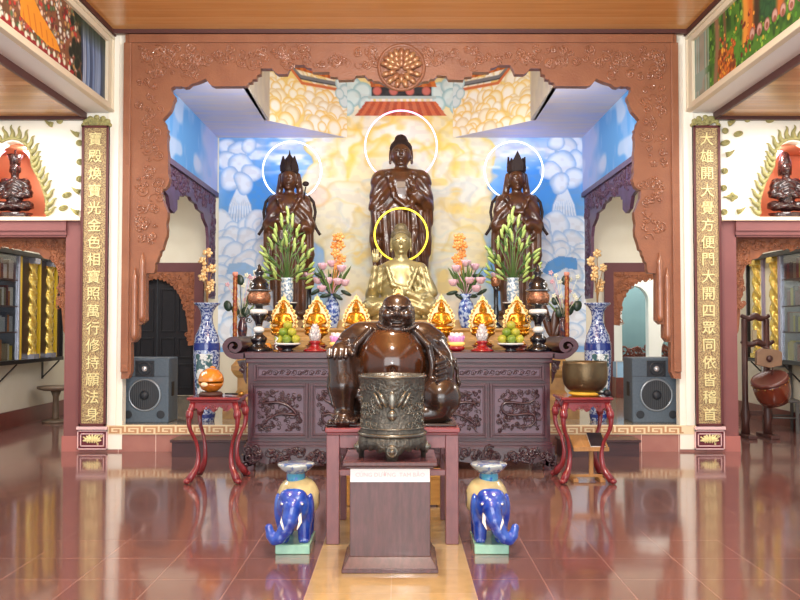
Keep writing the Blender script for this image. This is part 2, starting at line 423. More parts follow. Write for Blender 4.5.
for u in range(nunit):
    for r, row in enumerate(key):
        c = 0
        while c < 8:
            if row[c] == '#':
                e = c
                while e < 8 and row[e] == '#': e += 1
                g.box(x0 + (u * 8 + c) * cell * 1.55, x0 + (u * 8 + e) * cell * 1.55, FY - .039, FY - .035, zb1 - (r + 1.8) * cell, zb1 - (r + .8) * cell); c = e
            else: c += 1
g.obj('meander_line', mat('meander_tan', (196, 148, 104), 0.45), pl, label='tan meander pattern')

# ------------------------------------------------------------------ ceilings and beams
ZC = WZ(33.5, FY); ZB = WZ(113, FY); ZA = WZ(119, FY); XP = 3.55; XB = 3.83
struct(MB().box(-XP, XP, -5, 10.6, ZC, ZC + .1).obj('ceiling', CEILW), 'varnished board ceiling over the nave', 'ceiling')
for s, nm in ((-1, 'left'), (1, 'right')):
    def X(a, b): return (min(s * a, s * b), max(s * a, s * b))
    struct(MB().box(*X(XB, 6.2), -5, 10.4, ZA + .02, ZA + .12).obj('ceiling_' + nm, CEILW2), 'lower board ceiling over the %s aisle' % nm, 'ceiling')
    struct(MB().box(*X(XB, 6.2), 10.4, BY, ZA + .02, ZA + .12).obj('ceiling_' + nm + '_rear', CREAM2))
    b = MB().box(*X(XP - .002, XB), -5, FY, ZB, ZC).obj('trim_1' if s < 0 else 'trim_4', WHITE); struct(b, 'white beam between nave and %s aisle' % nm, 'beam')
    t = MB(); t.box(*X(XB - .004, XB + .03), -5, FY, ZA - .005, ZB + .03); t.box(*X(XB, 6.2), FY - .08, FY, ZA - .02, ZA + .03)
    struct(t.obj('trim_2' if s < 0 else 'trim_5', TRIMB), 'dark brown edging of the %s aisle ceiling' % nm, 'trim')
    t = MB().box(*X(XP - .09, XP + .03), -5, FY, ZC - .055, ZC + .02); struct(t.obj('trim_3' if s < 0 else 'trim_6', TRIMB), 'dark brown edging along the %s side of the nave ceiling' % nm, 'trim')
t = MB().box(-XP, XP, FY - .16, FY - .12, ZC - .05, ZC + .02); struct(t.obj('trim_7', TRIMB), 'dark edging where ceiling meets the carved arch', 'trim')
struct(MB().box(-4.2, 4.2, FY + .02, FY + .3, ZC - .05, 6.6).obj('wall_front_header', CREAM2))

# ------------------------------------------------------------------ side walls, back wall
BASEB = mat('red_brown_skirting_tile', (120, 62, 54), 0.3, c2=(108, 54, 48), nscale=5)
for s, nm in ((-1, 'left'), (1, 'right')):
    def X(a, b): return (min(s * a, s * b), max(s * a, s * b))
    struct(MB().box(*X(5.8, 5.95), 8.6, 18.0, 0, 4.3).obj('wall_' + nm, CREAM2), 'cream side wall of the %s aisle' % nm, 'wall')
    struct(MB().box(*X(5.77, 5.8), 8.6, BY, 0, 0.25).obj('baseboard_' + nm, BASEB), 'red-brown skirting along the %s aisle wall' % nm, 'skirting')
# back wall with two door openings
LD = (WX(118, BY), WX(195, BY)); RD = (WX(613, BY), WX(690, BY)); DZ = WZ(272, BY)
out = [(-5.95, 0), (5.95, 0), (5.95, 4.9), (-5.95, 4.9)]
hl = [(LD[0], PZ + .001), (LD[1], PZ + .001), (LD[1], DZ), (LD[0], DZ)]; hr = [(RD[0], PZ + .001), (RD[1], PZ + .001), (RD[1], DZ), (RD[0], DZ)]
struct(MB().prism(out, BY, BY + .15, holes=(hl, hr)).obj('wall_back', CREAM2), 'pale wall behind the altar', 'wall')
def door_frame(x0, x1, name, label):
    w = .155; fz = WZ(263, BY)
    o = MB().prism([(x0 - w, PZ), (x0, PZ), (x0, DZ), (x1, DZ), (x1, PZ), (x1 + w, PZ), (x1 + w, fz), (x0 - w, fz)], BY - .06, BY + .0).obj(name, MAROON)
    return struct(o, label, 'door')
d1 = door_frame(*LD, 'door_1', 'maroon door frame with closed black panelled doors at left of the altar')
d2 = door_frame(*RD, 'door_2', 'maroon door frame with an open doorway at right of the altar')
def fret_corner(xin, xout, ztop, zlow, y, side, seed):
    """carved spandrel: hangs from ztop, runs down the side at xin"""
    w = abs(xout - xin); d = 1 if xout > xin else -1; P = []
    n = 26
    for i in range(n + 1):
        t = i / n; a = t * pi / 2
        x = xin + d * (w * (0.16 + .84 * (1 - cos(a)) ** 1.0)); z = zlow + (ztop - .13 - zlow) * sin(a) ** 0.8
        P.append((x, z + (.022 if i % 2 else -.012)))
    poly = [(xin, zlow)] + P + [(xout, ztop), (xin, ztop)]
    m = MB().prism(poly, y, y + .03)
    def ins(u, v):
        t = abs(u - xin) / w
        return v > zlow + (ztop - .13 - zlow) * sin(math.acos(max(0, min(1, 1 - max(0, t - .16) / .84)))) ** .8 if t > .2 else True
    m.curls(min(xin, xout) + .02, max(xin, xout) - .02, zlow + .03, ztop - .03, y - .004, 60, seed, (.025, .06), .011, inside=ins)
    return m
mid = (LD[0] + LD[1]) / 2
fret_corner(LD[1], mid, DZ, WZ(345, BY), BY - .05, 1, 3).obj('fretwork', FRET, d1, label='orange-brown carved fretwork')
fret_corner(LD[0], mid, DZ, WZ(345, BY), BY - .05, 1, 4).obj('fretwork', FRET, d1, label='orange-brown carved fretwork')
mid = (RD[0] + RD[1]) / 2
fret_corner(RD[0], mid, DZ, WZ(325, BY), BY - .05, 1, 5).obj('fretwork', FRET, d2, label='orange-brown carved fretwork')
fret_corner(RD[1], mid, DZ, WZ(325, BY), BY - .05, 1, 6).obj('fretwork', FRET, d2, label='orange-brown carved fretwork')
xm = (LD[0] + LD[1]) / 2
for k, (a, b) in enumerate(((LD[0], xm - .005), (xm + .005, LD[1]))):
    lf = MB().box(a, b, BY + .04, BY + .09, PZ + .004, DZ)
    o = lf.obj('door_leaf', BLACKW, d1, bevel=.004)
    pn = MB(); w = b - a
    for (z0, z1) in ((PZ + .12, PZ + .55), (PZ + .65, PZ + 1.0), (PZ + 1.1, PZ + 1.85), (PZ + 1.95, DZ - .08)):
        for (u0, u1) in ((.08, .46), (.54, .92)):
            X0, X1 = a + w * u0, a + w * u1
            pn.box(X0, X1, BY + .022, BY + .04, z0, z0 + .025); pn.box(X0, X1, BY + .022, BY + .04, z1 - .025, z1)
            pn.box(X0, X0 + .025, BY + .018, BY + .04, z0, z1); pn.box(X1 - .025, X1, BY + .018, BY + .04, z0, z1)
    pn.obj('panel_moulding', BLACKW, o, bevel=.003)

# room beyond the right door
TEAL = mat('teal_wall_paint', (120, 148, 150), 0.7, c2=(112, 140, 144), nscale=2)
YP = 15.9
def arch_pts(x0, x1, z0, zt, n=14):
    r = (x1 - x0) / 2; cx = (x0 + x1) / 2; h = r * 1.15
    return [(x0, z0)] + [(cx - r * cos(pi * i / n), zt - h + h * sin(pi * i / n)) for i in range(n + 1)] + [(x1, z0)]
h1 = arch_pts(WX(622, YP), WX(648.5, YP), WZ(372, YP), WZ(286, YP))
h2 = arch_pts(WX(661, YP), WX(688, YP), PZ + .01, WZ(335, YP))
struct(MB().prism([(3.2, PZ), (6.0, PZ), (6.0, 4.2), (3.2, 4.2)], YP, YP + .2, holes=(h1, h2)).obj('wall_partition', WHITE), 'white partition with arched openings seen through the right doorway', 'wall')
struct(MB().box(3.0, 6.2, 17.8, 17.9, 0, 4.3).obj('wall_far', TEAL), 'teal far wall beyond the right doorway', 'wall')
struct(MB().box(3.0, 6.2, BY, 17.9, 4.2, 4.3).obj('ceiling_far', WHITE))
struct(MB().box(3.0, 3.1, BY + .15, 17.8, PZ, 4.2).obj('wall_far_side', TEAL))
st = thing('carved_settee', 'dark red carved wooden settee in the teal room beyond the right doorway', 'settee', (WX(635, 16.9), 16.9, PZ))
RW = mat('red_brown_carved_wood', (120, 58, 40), 0.3, c2=(90, 42, 32), nscale=10)
MB().box(-.75, .75, -.25, .25, .36, .46).obj('seat', RW, st, bevel=.01)
bb = MB().box(-.75, .75, .2, .25, .46, .62); bb.curls(-.72, .72, .5, .78, .2, 50, 8, (.05, .12), .022); bb.obj('backrest', RW, st)
for sx in (-.68, .68):
    for sy in (-.2, .2): MB().box(sx - .05, sx + .05, sy - .04, sy + .04, 0, .37).obj('leg', RW, st)
dc = thing('display_case', 'low brown case with pale blue glass beside the right loudspeaker', 'display case', (WX(625, 14.2), 14.2, PZ))
hh = WZ(377, 14.2) - PZ
MB().box(-.2, .2, -.15, .15, 0, hh).obj('base', RW, dc, bevel=.006)
MB().box(-.18, .18, -.13, .13, hh, hh + .26).obj('glass', mat('pale_blue_glass', (150, 190, 220), 0.1), dc, label='pale blue glass front')
fr_ = MB()
for x in (-.19, -.0, .18): fr_.box(x, x + .015, -.145, -.13, hh, hh + .27)
fr_.box(-.2, .2, -.145, -.13, hh + .26, hh + .28); fr_.obj('frame', mat('case_frame', (190, 190, 190), .4), dc)

# ------------------------------------------------------------------ piers, openings of the aisles
def mir(px): return 802 - px
for s, nm in ((-1, 'left'), (1, 'right')):
    q = (lambda p: p) if s < 0 else mir
    def BX(m, p0, p1, y0, y1, z0, z1):
        a, b = sorted((WX(q(p0), FY), WX(q(p1), FY))); return m.box(a, b, y0, y1, z0, z1)
    ztop = WZ(221, FY)
    pier = BX(MB(), 65, 109, FY, FY + .6, 0, ztop).obj('column_' + nm, MAUVE); struct(pier, 'mauve pier carrying the %s inscription board' % nm, 'pier')
    BX(MB(), 63.5, 112, FY - .012, FY + .6, 0, WZ(436, FY)).obj('plinth', mat('rose_plinth_tile', (176, 110, 102), .3), pier)
    stp = MB(); BX(stp, 107.3, 124, FY - .03, FY + .1, WZ(449, FY), ZC); BX(stp, 113, 118, FY - .045, FY, PZ, ZC)
    struct(stp.obj('pilaster_' + nm, CREAM), 'cream pilaster strip beside the %s edge of the carved arch' % nm, 'pilaster')
    # wall above the opening with the deity niche
    off = 0 if s < 0 else 4
    hp = [(45, 217), (45.5, 204), (43, 192), (39, 182), (33, 173), (29.5, 167), (29, 158), (27, 151), (23, 146), (17, 142.5), (10, 141)]
    hp = hp + [(20 - a, b) for a, b in reversed(hp[:-1])]
    hole = [(WX(q(a) + off, FY), WZ(b, FY)) for a, b in hp]
    xo = s * 6.0; xi = WX(q(109), FY)
    wl = MB().prism([(xo, ztop), (xi, ztop), (xi, ZA + .08), (xo, ZA + .08)], FY + .005, FY + .15, holes=(hole,)).obj('wall_%s_spandrel' % nm, CREAM)
    struct(wl, 'cream wall above the %s aisle opening with gilded plaster ornaments' % nm, 'wall')
    cx = WX(q(10) + off, FY)
    nb = MB(); nb.box(cx - .62, cx + .62, FY + .75, FY + .8, ztop - .02, ZA); nb.box(cx - .62, cx - .57, FY + .15, FY + .75, ztop - .02, ZA)
    nb.box(cx + .57, cx + .62, FY + .15, FY + .75, ztop - .02, ZA); nb.box(cx - .62, cx + .62, FY + .15, FY + .8, ZA - .3, ZA - .26); nb.box(cx - .62, cx + .62, FY + .152, FY + .8, ztop - .02, WZ(217, FY))
    struct(nb.obj('niche_' + nm, mat('orange_niche_paint', (222, 146, 108), .6, c2=(214, 136, 100), nscale=3)), 'orange painted niche in the %s wall' % nm, 'niche')
    sill = MB(); a, b = sorted((xo, WX(q(81), FY))); sill.box(a, b, FY - .07, FY + .05, ztop, WZ(217.5, FY))
    struct(sill.obj('trim_8' if s < 0 else 'trim_9', mat('sill_cream', (240, 226, 196), .5)), 'cream sill under the %s niche' % nm, 'sill')
    lt = MB(); a, b = sorted((xo, WX(q(66), FY)))
    lt.box(a, b, FY, FY + .5, WZ(237, FY), ztop); lt.box(a, b, FY - .04, FY, WZ(231, FY), ztop); lt.box(a, b, FY - .02, FY, WZ(235, FY), WZ(231, FY))
    struct(lt.obj('lintel_' + nm, MAUVE), 'mauve lintel over the %s aisle opening' % nm, 'lintel')
    # carved spandrel in the opening
    base = [(65, 237), (65, 334), (63.5, 331), (62, 316), (61, 300), (58, 289), (58.5, 276), (55.5, 266), (50, 260), (43, 258), (38, 253), (28, 251), (14, 249), (0, 246), (-20, 246), (-64, 246), (-64, 237)]
    poly = [(WX(q(a), FY + .2), WZ(b, FY + .2)) for a, b in base]
    fm = MB().prism(poly, FY + .2, FY + .235)
    X0, X1 = sorted((WX(q(-45), FY), WX(q(63), FY)))
    xin = WX(q(65), FY + .2)
    def ins(u, v):
        d = abs(u - xin) / SC(FY)
        return v > WZ(247, FY) or (d < 7 and v > WZ(310, FY)) or (d < 14 and v > WZ(262, FY))
    fm.curls(X0, X1, WZ(320, FY), WZ(240, FY), FY + .194, 190, 20 + s, (.02, .055), .009, inside=ins)
    tag(fm.obj('carved_spandrel', FRET), 'orange-brown carved wooden spandrel edging the %s aisle opening' % nm, 'carved spandrel')
# ------------------------------------------------------------------ niche architecture around the altar: painted ceiling, cove, beams
ZN = WZ(138, BY)
LAV = mat('lavender_painted_ceiling', (190, 194, 228), 0.7, c2=(214, 204, 206), nscale=3.0, stretch=(0.5, 2.2, 1), detail=8)
cove = [(-2.08, FY + .28), (-2.13, 13.29), (-.92, BY - .02), (.92, BY - .02), (2.13, 13.29), (2.08, FY + .28)]
ceil = MB().prism([(-3.4, FY + .3), (-3.4, BY), (3.4, BY), (3.4, FY + .3)], ZN, ZN + .08, 'xy', holes=([(-2.08, FY + .34), (-2.13, 13.29), (-.95, BY - .01), (.95, BY - .01), (2.13, 13.29), (2.08, FY + .34)],))
struct(ceil.obj('ceiling_altar', LAV), 'lavender painted ceiling of the altar recess', 'ceiling')
MUR = vcol_mat('mural_paint', 0.75)
rd = random.Random(11)
def clouds(cv, n, xr, yr, rr, fills, rims, seed, w=.45, pw=1.6):
    r0 = random.Random(seed)
    pts = sorted([(r0.uniform(*xr), r0.uniform(*yr), r0.uniform(*rr)) for _ in range(n)], key=lambda p: p[1])
    for x, y, r in pts: cv.disc(x, y, r, r0.choice(fills), r0.choice(rims), w=w, power=pw)
def palace_roof(cv, x0, x1, y0, y1, flip):
    """orange tiled roof with an upturned eave; x from outer to inner"""
    n = 14
    for i in range(n):
        a = x0 + (x1 - x0) * i / n; b = x0 + (x1 - x0) * (i + 1) / n
        c = (206, 116, 46) if i % 2 else (176, 84, 34)
        cv.poly([(a, y0), (b, y0), (b + (b - a) * .6, y1), (a + (b - a) * .6, y1)], c)

# back wall mural: its own coordinates are the wall's, one unit = 1/100 of 1.73 m
MX0, MX1, MY0, MY1 = 218, 586, 56, 352
cv = Canvas(MX0, MX1, MY0, MY1, 420, 330, (232, 222, 200))
n1 = cv.noise(40, 24, 1); n2 = cv.noise(14, 9, 2); n3 = cv.noise(5, 4, 3)
cx = 402
side = np.clip((np.abs(cv.X - cx) - 62 - 26 * (n1 - .5)) / 30, 0, 1)
cv.blend(side, (104, 164, 226))
cv.blend(side * np.clip((n2 - .45) * 2.2, 0, 1) * .6, (188, 210, 236))
cv.blend(side * np.clip((180 - cv.Y) / 40, 0, 1) * np.clip((n1 - .35) * 2, 0, 1), (214, 222, 238))
# clear blue pools of sky behind the attendant statues
for x in (258, 546):
    cv.blend(np.clip(1.3 - np.hypot((cv.X - x - (8 if x < 400 else -8)) / 38, (cv.Y - 200) / 34) + .5 * (n2 - .5), 0, 1) * 1.6, (66, 144, 218))
# cream-and-yellow clouds of the centre
w1, w2 = cv.noise(17, 13, 41), cv.noise(17, 13, 42); w3, w4 = cv.noise(7, 6, 43), cv.noise(7, 6, 44)
cv.XW = cv.X + (w1 - .5) * 15 + (w3 - .5) * 5; cv.YW = cv.Y + (w2 - .5) * 15 + (w4 - .5) * 5
mid = 1 - side
cv.blend(mid * np.clip((n1 - .4) * 2, 0, 1) * .7, (240, 214, 160))
for x, y, r in [(402, 118, 44), (360, 128, 30), (444, 128, 30), (402, 148, 34), (340, 150, 30), (464, 150, 30), (372, 172, 32), (432, 172, 32), (330, 182, 26), (474, 182, 26), (402, 196, 36),
                (352, 208, 28), (452, 208, 28), (330, 222, 22), (474, 222, 22), (372, 232, 26), (432, 232, 26), (340, 250, 22), (464, 250, 22), (402, 250, 30), (352, 272, 22), (452, 272, 22), (402, 282, 26)]:
    cv.disc(x + rd.uniform(-4, 4), y, r, rd.choice([(234, 226, 194), (238, 230, 204), (228, 224, 208), (238, 224, 178)]), rd.choice([(236, 196, 70), (232, 192, 90), (238, 204, 84)]) if y < 176 else rd.choice([(230, 204, 116), (206, 212, 204), (222, 200, 138)]), w=.36, soft=3.5, power=2.2)
cv.blend(np.clip((cv.Y - 215) / 60, 0, 1) * mid * np.clip((n2 - .3) * 1.5, 0, .7), (206, 222, 230))
cv.blend(np.clip((n2 - .6) * 3, 0, .7) * mid, (236, 200, 104))
wisp = cv.noise(34, 4, 12) * cv.noise(9, 3, 13)
cv.blend(np.clip((wisp - .2) * 3.2, 0, .85) * side * np.clip((178 - cv.Y) / 14, 0, 1), (232, 236, 244))
cv.blend(np.ones_like(n1) * .02, (150, 150, 160))
for r, a in ((33, .55), (52, .5), (72, .4)):           # broad yellow arcs rising over the central figure
    d = np.hypot(cv.XW - 402, (cv.YW - 172) * 1.05); cv.blend(np.clip(1 - np.abs(d - r) / 5, 0, 1) * a * (cv.Y < 178), (238, 196, 76))
for k in range(7):                                    # pale swept streaks low on the golden part
    y = 196 + k * 12; d = np.abs(cv.YW - y - 5 * np.sin(cv.X * .05 + k)); cv.blend(np.clip(1 - d / 2.2, 0, 1) * mid * .5, ((206, 216, 206), (236, 208, 128), (214, 214, 222))[k % 3])
cv.XW = cv.X + (w1 - .5) * 6; cv.YW = cv.Y + (w2 - .5) * 6
# swirl columns and falling streams near both edges
for sgn, xe in ((1, 222), (-1, 582)):
    for k in range(9):
        o = k * 3.2
        cv.line([(xe + sgn * (16 + o * .1), 186), (xe + sgn * (8 + o * .75), 205), (xe + sgn * (5 + o * .95), 222), (xe + sgn * (8 + o * 1.1), 240)], 2.2, (216, 228, 242)); 
        cv.line([(xe + sgn * (17.5 + o * .1), 186), (xe + sgn * (9.5 + o * .75), 205), (xe + sgn * (6.5 + o * .95), 222), (xe + sgn * (9.5 + o * 1.1), 240)], .8, (120, 160, 206))
    for x, y, r in [(4, 146, 9), (16, 150, 11), (26, 144, 8), (6, 162, 10), (20, 166, 13), (30, 172, 9), (8, 180, 11), (22, 184, 10)]:
        for q in range(1):
            cv.disc(xe + sgn * x, y, r * 1.05, (226, 235, 246), (128, 172, 222), w=.5, power=1.8)
    r0 = random.Random(7 + sgn)
    for y, dens in ((228, 5), (240, 6), (252, 6), (264, 6), (276, 6), (290, 6), (304, 6), (318, 6), (332, 5)):
        for k in range(dens):
            x = xe + sgn * (k * 13 + r0.uniform(-3, 5)); r = r0.uniform(8, 13)
            if abs(x - cx) < 105: continue
            yy = y + r0.uniform(-4, 4); cv.disc(x, yy, r * 1.15, (226, 235, 246), (150, 188, 228), w=.3, power=1.8)
            if r0.random() < .3: cv.disc(x + 1, yy + 1.5, r * .6, (228, 236, 246), (176, 204, 234), w=.25, power=1.3)
cv.poly([(548, 262), (560, 256), (577, 258), (578, 270), (566, 268), (552, 276), (542, 272)], (92, 158, 222))
cv.poly([(256, 268), (244, 262), (228, 264), (226, 274), (240, 274), (252, 280)], (150, 190, 230))
cv.disc(318, 196, 12, (240, 216, 190), (232, 190, 130), w=.3, soft=3)
# palace high on the central wall
cv.XW, cv.YW = cv.X, cv.Y
cv.blend(np.clip((104 - cv.Y) / 14, 0, 1) * mid, (236, 214, 150))
for x, y, r in [(352, 86, 9), (362, 92, 10), (352, 98, 9), (366, 104, 8), (346, 108, 8), (440, 92, 10), (450, 86, 9), (452, 98, 10), (438, 104, 8), (458, 107, 8)]:
    cv.disc(x, y, r, (212, 230, 232), (140, 186, 196), w=.35)
palace_roof(cv, 368, 434, 76, 87, 0)
cv.poly([(371, 87), (432, 87), (432, 96), (371, 96)], (40, 40, 48))
for k in range(4): cv.disc(377 + k * 16.5, 91, 4.6, (206, 110, 100), (150, 70, 62), w=.3)
cv.poly([(368, 95.6), (436, 95.6), (436, 98.4), (368, 98.4)], (176, 196, 196))
for k in range(11): cv.poly([(370 + k * 6, 98.6), (373 + k * 6, 98.6), (373 + k * 6, 101), (370 + k * 6, 101)], (236, 226, 220))
for k in range(20):
    a = 366 + k * 3.5; b = a + 3.5; A = 402 + (a - 402) * 1.32; B = 402 + (b - 402) * 1.32
    cv.poly([(a, 101), (b, 101), (B, 116), (A, 116)], (206, 106, 66) if k % 2 else (180, 78, 48))
cv.blend(np.clip((n3 - .5), 0, .12), (160, 150, 150))
YM = BY - .03
wm = cv.grid('wall_mural', lambda x, y: ((x - 400) / FPX * YM, np.full_like(x, YM), np.array([[WZ(v, YM) for v in y[0]]]) + 0 * x), MUR)
struct(wm, 'painted mural of blue sky, swirling clouds and golden clouds behind the statues', 'mural')
struct(MB().box(-3.2, 3.2, BY - .028, BY, PZ, 6.5).obj('wall_mural_backing', CREAM2))

# cove walls
for s in (-1, 1):
    cvo = Canvas(0, 100, 60, 140, 150, 110, (236, 208, 130))
    clouds(cvo, 150, (0, 104), (70, 142), (5, 10), [(244, 238, 222), (244, 234, 210), (246, 242, 232)], [(236, 196, 100), (230, 184, 84), (222, 194, 140)], 31 + s, .5, 1.5)
    cvo.poly([(14, 60), (94, 60), (94, 78), (60, 84), (24, 70)], (236, 200, 120))
    palace_roof(cvo, 26, 80, 62, 82, 0)
    cvo.line([(18, 73), (40, 88), (60, 87), (88, 85)], 4.0, (120, 120, 124)); cvo.line([(18, 75), (40, 90), (60, 89), (88, 87)], 1.2, (60, 56, 60))
    cvo.line([(6, 80), (22, 77), (42, 94), (88, 91), (98, 97)], 3.0, (206, 110, 62))
    for x, y, r in [(92, 84, 8), (98, 92, 9), (96, 102, 7), (90, 95, 6)]: cvo.disc(x, y, r, (216, 230, 232), (150, 190, 200), w=.35)
    P0 = Vector((s * 2.13, 13.29)); P1 = Vector((s * .92, BY - .04))
    zt, z0 = 6.45, ZN
    def fn(x, y):
        t = x / 100; z = z0 + (140 - y) / 80 * 1.3
        return P0[0] + (P1[0] - P0[0]) * t, P0[1] + (P1[1] - P0[1]) * t, z
    struct(cvo.grid('wall_cove_' + ('left' if s < 0 else 'right'), fn, MUR), 'yellow cloud painting with a palace roof on the %s slanted cove wall' % ('left' if s < 0 else 'right'), 'mural')
    a, b = sorted((s * 2.08, s * 2.16))
    struct(MB().box(a, b, FY + .3, 13.3, ZN, 6.5).obj('wall_cove_side_' + ('left' if s < 0 else 'right'), mat('grey_beige_painted', (206, 196, 176), .7, c2=(188, 178, 170), nscale=4)))
struct(MB().box(-2.3, 2.3, FY + .3, BY, 5.95, 6.05).obj('ceiling_cove', mat('cove_cream', (236, 214, 170), .7)))

# side beams of the recess with carved purple arches
for s, nm in ((-1, 'left'), (1, 'right')):
    cb = Canvas(FY + .3, BY, 3.8, ZN, 120, 50, (92, 156, 216))
    nz = cb.noise(.5, .25, 4); nz2 = cb.noise(.12, .3, 6)
    cb.blend(np.clip((cb.X - 13.1 + (nz - .5) * 1.4) * 1.6, 0, 1) * .9, (172, 180, 216)); cb.blend(np.clip((nz2 - .55) * 2, 0, .5), (150, 180, 224))
    cb.blend(np.clip((nz - .62) * 4, 0, .7), (196, 206, 228)); cb.blend(np.clip((11.4 - cb.X) * 1.5, 0, 1) * np.clip((cb.Y - 4.3) * 3, 0, .7), (196, 206, 200))
    xs = s * 3.17
    struct(cb.grid('wall_beam_' + nm, lambda x, y: (np.full_like(x, xs), x, y), MUR), 'blue painted beam along the %s side of the altar recess' % nm, 'beam')
    a, b = sorted((s * 3.175, s * 3.3)); struct(MB().box(a, b, FY + .3, BY, 3.825, ZN).obj('beam_core_' + nm, CREAM2))
    zb = 3.8
    low = [(14.45, 1.98), (14.05, 1.98), (14.0, 2.2), (13.95, 3.0), (13.87, 3.16), (13.62, 3.26), (13.55, 3.34), (13.2, 3.36), (13.1, 3.42), (12.8, 3.43), (12.7, 3.47), (12.4, 3.46), (12.3, 3.41), (12.1, 3.41), (12.05, 3.33), (11.97, 3.33), (11.97, 3.18), (11.8, 3.1), (11.6, 3.14), (11.5, 3.3), (11.2, 3.36), (10.5, 3.36)]
    poly = [(10.5, zb), (14.45, zb)] + low
    a, b = sorted((s * 3.18, s * 3.23))
    pm = MB().prism(poly, a, b, 'yz'); c0, c1 = sorted((s * 3.14, s * 3.25))
    pm.box(c0, c1, 10.5, 14.5, 3.74, 3.82)
    def ins2(u, v): return v > 3.47 or (u > 14.05 and v > 2.05)
    pm.curls(10.6, 14.4, 2.05, 3.72, s * 3.176, 170, 40 + s, (.04, .09), .012, 'yz', inside=ins2)
    struct(pm.obj('carved_side_arch', PURPLE), 'purple-brown carved arch under the blue beam at %s of the altar' % nm, 'carved arch')

# ------------------------------------------------------------------ carved arch panel in front of the recess
half = [(121, 379), (128, 378.5), (131, 372), (131, 342.5), (135, 342), (138.5, 337.5), (138.5, 324.5), (141.5, 324.5), (146, 320.5), (146, 273.5), (153.5, 273), (155, 269), (155, 263.5), (157, 261.5), (158, 257.5), (159.5, 255), (160.3, 251), (162.5, 249.5), (163.5, 245), (164.7, 241), (166.5, 236),
        (167, 229), (166.2, 224), (167.4, 218), (167.7, 212), (165, 206), (163.5, 202), (161.5, 198), (161, 190), (164, 189.3), (167, 186.5), (168.6, 182), (169.3, 178.5), (167.8, 173), (168.4, 168), (167.6, 163), (168.2, 155), (167.2, 148), (167, 140), (168, 135.5), (166.8, 132), (167.7, 129.5), (165.5, 127), (164.8, 123), (162.5, 119.5), (166.5, 115), (170, 111), (172, 106), (173, 102), (174.7, 99), (174.5, 95.5), (171.5, 92),
        (171, 88), (174, 86.3), (178, 86.7), (181, 86), (184, 87.5), (187.5, 87), (191, 84), (198, 82), (205.5, 78.7), (208, 82), (210, 84.5), (214, 86.3), (246.5, 86), (248, 82.7), (252, 82), (252.5, 79.5), (256.5, 79), (257, 75), (260.5, 74), (260.7, 68.5), (272, 68.5), (274.5, 72), (278, 74.3), (287, 74), (289, 69), (291.5, 65), (304, 65), (306, 67), (311.5, 68.5), (312.5, 72), (329.5, 72), (330, 76.5), (337.5, 77), (338.5, 80), (353.5, 79.5), (355.7, 75.7), (364.7, 75.3), (367.7, 78.7), (372, 79), (373, 81), (379, 81.5), (392, 88)]
AY = FY - .12
WW = lambda a, b: (W(a, b, AY).x, W(a, b, AY).z)
left_ = [WW(a, b) for a, b in half]; right_ = [WW(mir(a), b) for a, b in reversed(half)]
poly = left_ + right_ + [(WW(676.5, 34.5)), (WW(125.5, 34.5))]
arch = MB().prism(poly, AY, AY + .11).obj('carved_arch', TERRA, bevel=.006)
tag(arch, 'huge terracotta carved wooden arch panel framing the altar recess', 'carved arch')
bd = MB()
def strip(m, px0, py0, px1, py1, y0, y1):
    x0, x1 = sorted((WX(px0, AY), WX(px1, AY))); z0, z1 = sorted((WZ(py0, AY), WZ(py1, AY))); m.box(x0, x1, y0, y1, z0, z1)
strip(bd, 126, 34.5, 676, 43, AY - .025, AY); strip(bd, 121.5, 43, 129, 372, AY - .025, AY); strip(bd, 673, 43, 680.5, 372, AY - .025, AY)
bd.obj('border', TERRA, arch, bevel=.008)
for k, seed in ((0, 50), (1, 51)):
    r0 = random.Random(seed); cm = MB()
    q = (lambda p: p) if k == 0 else mir
    spots = []
    for _ in range(110):
        spots.append((r0.uniform(136, 380), r0.uniform(48, 66)))
    for _ in range(60): spots.append((r0.uniform(136, 160), r0.uniform(70, 240)))
    for _ in range(16): spots.append((r0.uniform(136, 200), r0.uniform(50, 78)))
    for px, py in spots:
        c = (WX(q(px), AY), AY - .006, WZ(py, AY)); R = r0.uniform(.03, .085)
        cm.spiral(c, R, r0.uniform(.6, 1.5), r0.uniform(.007, .014), r0.uniform(0, 6.3), r0.choice((-1, 1)), n=12)
        if r0.random() < .5:
            for j in range(5):
                a = j * 1.257 + r0.random(); cm.ell((c[0] + .03 * cos(a), AY - .002, c[2] + .03 * sin(a)), (.016, .01, .016), 6, 4)
    cm.obj('relief', TERRA2, arch, label='low relief of tendrils and blossoms')
    dm = MB()
    for (a, b, y0, y1) in ((131.5, 138.2, 281, 341), (138.8, 145.6, 266, 322)):
        xc = WX(q((a + b) / 2), AY); r = abs(WX(b, AY) - WX(a, AY)) / 2; zt, z0 = WZ(y0, AY), WZ(y1, AY)
        dm.lathe([(r * .5, z0), (r * .95, z0 + .05), (r, z0 + .08), (r * .9, z0 + .12), (r * .85, zt - .1), (r * 1.0, zt - .06), (r * .7, zt), (r * .9, zt + .05), (r * .4, zt + .1), (r * .2, zt + .16)], (xc, AY - .01, 0), 14)
    dm.obj('pendant_column', TERRA2, arch)
mc = Vector((WX(401.5, AY), AY - .03, WZ(67.5, AY))); R = 24 * SC(AY)
md = MB(); md.torus((mc.x, AY - .005, mc.z), R * .94, R * .085, n=56, m=10)
vs = [(mc.x + R * .95 * cos(2 * pi * i / 48), mc.z + R * .95 * sin(2 * pi * i / 48)) for i in range(48)]
md.prism(vs, AY - .02, AY + .02)
med = md.obj('medallion', TERRA, arch)
pt = MB()
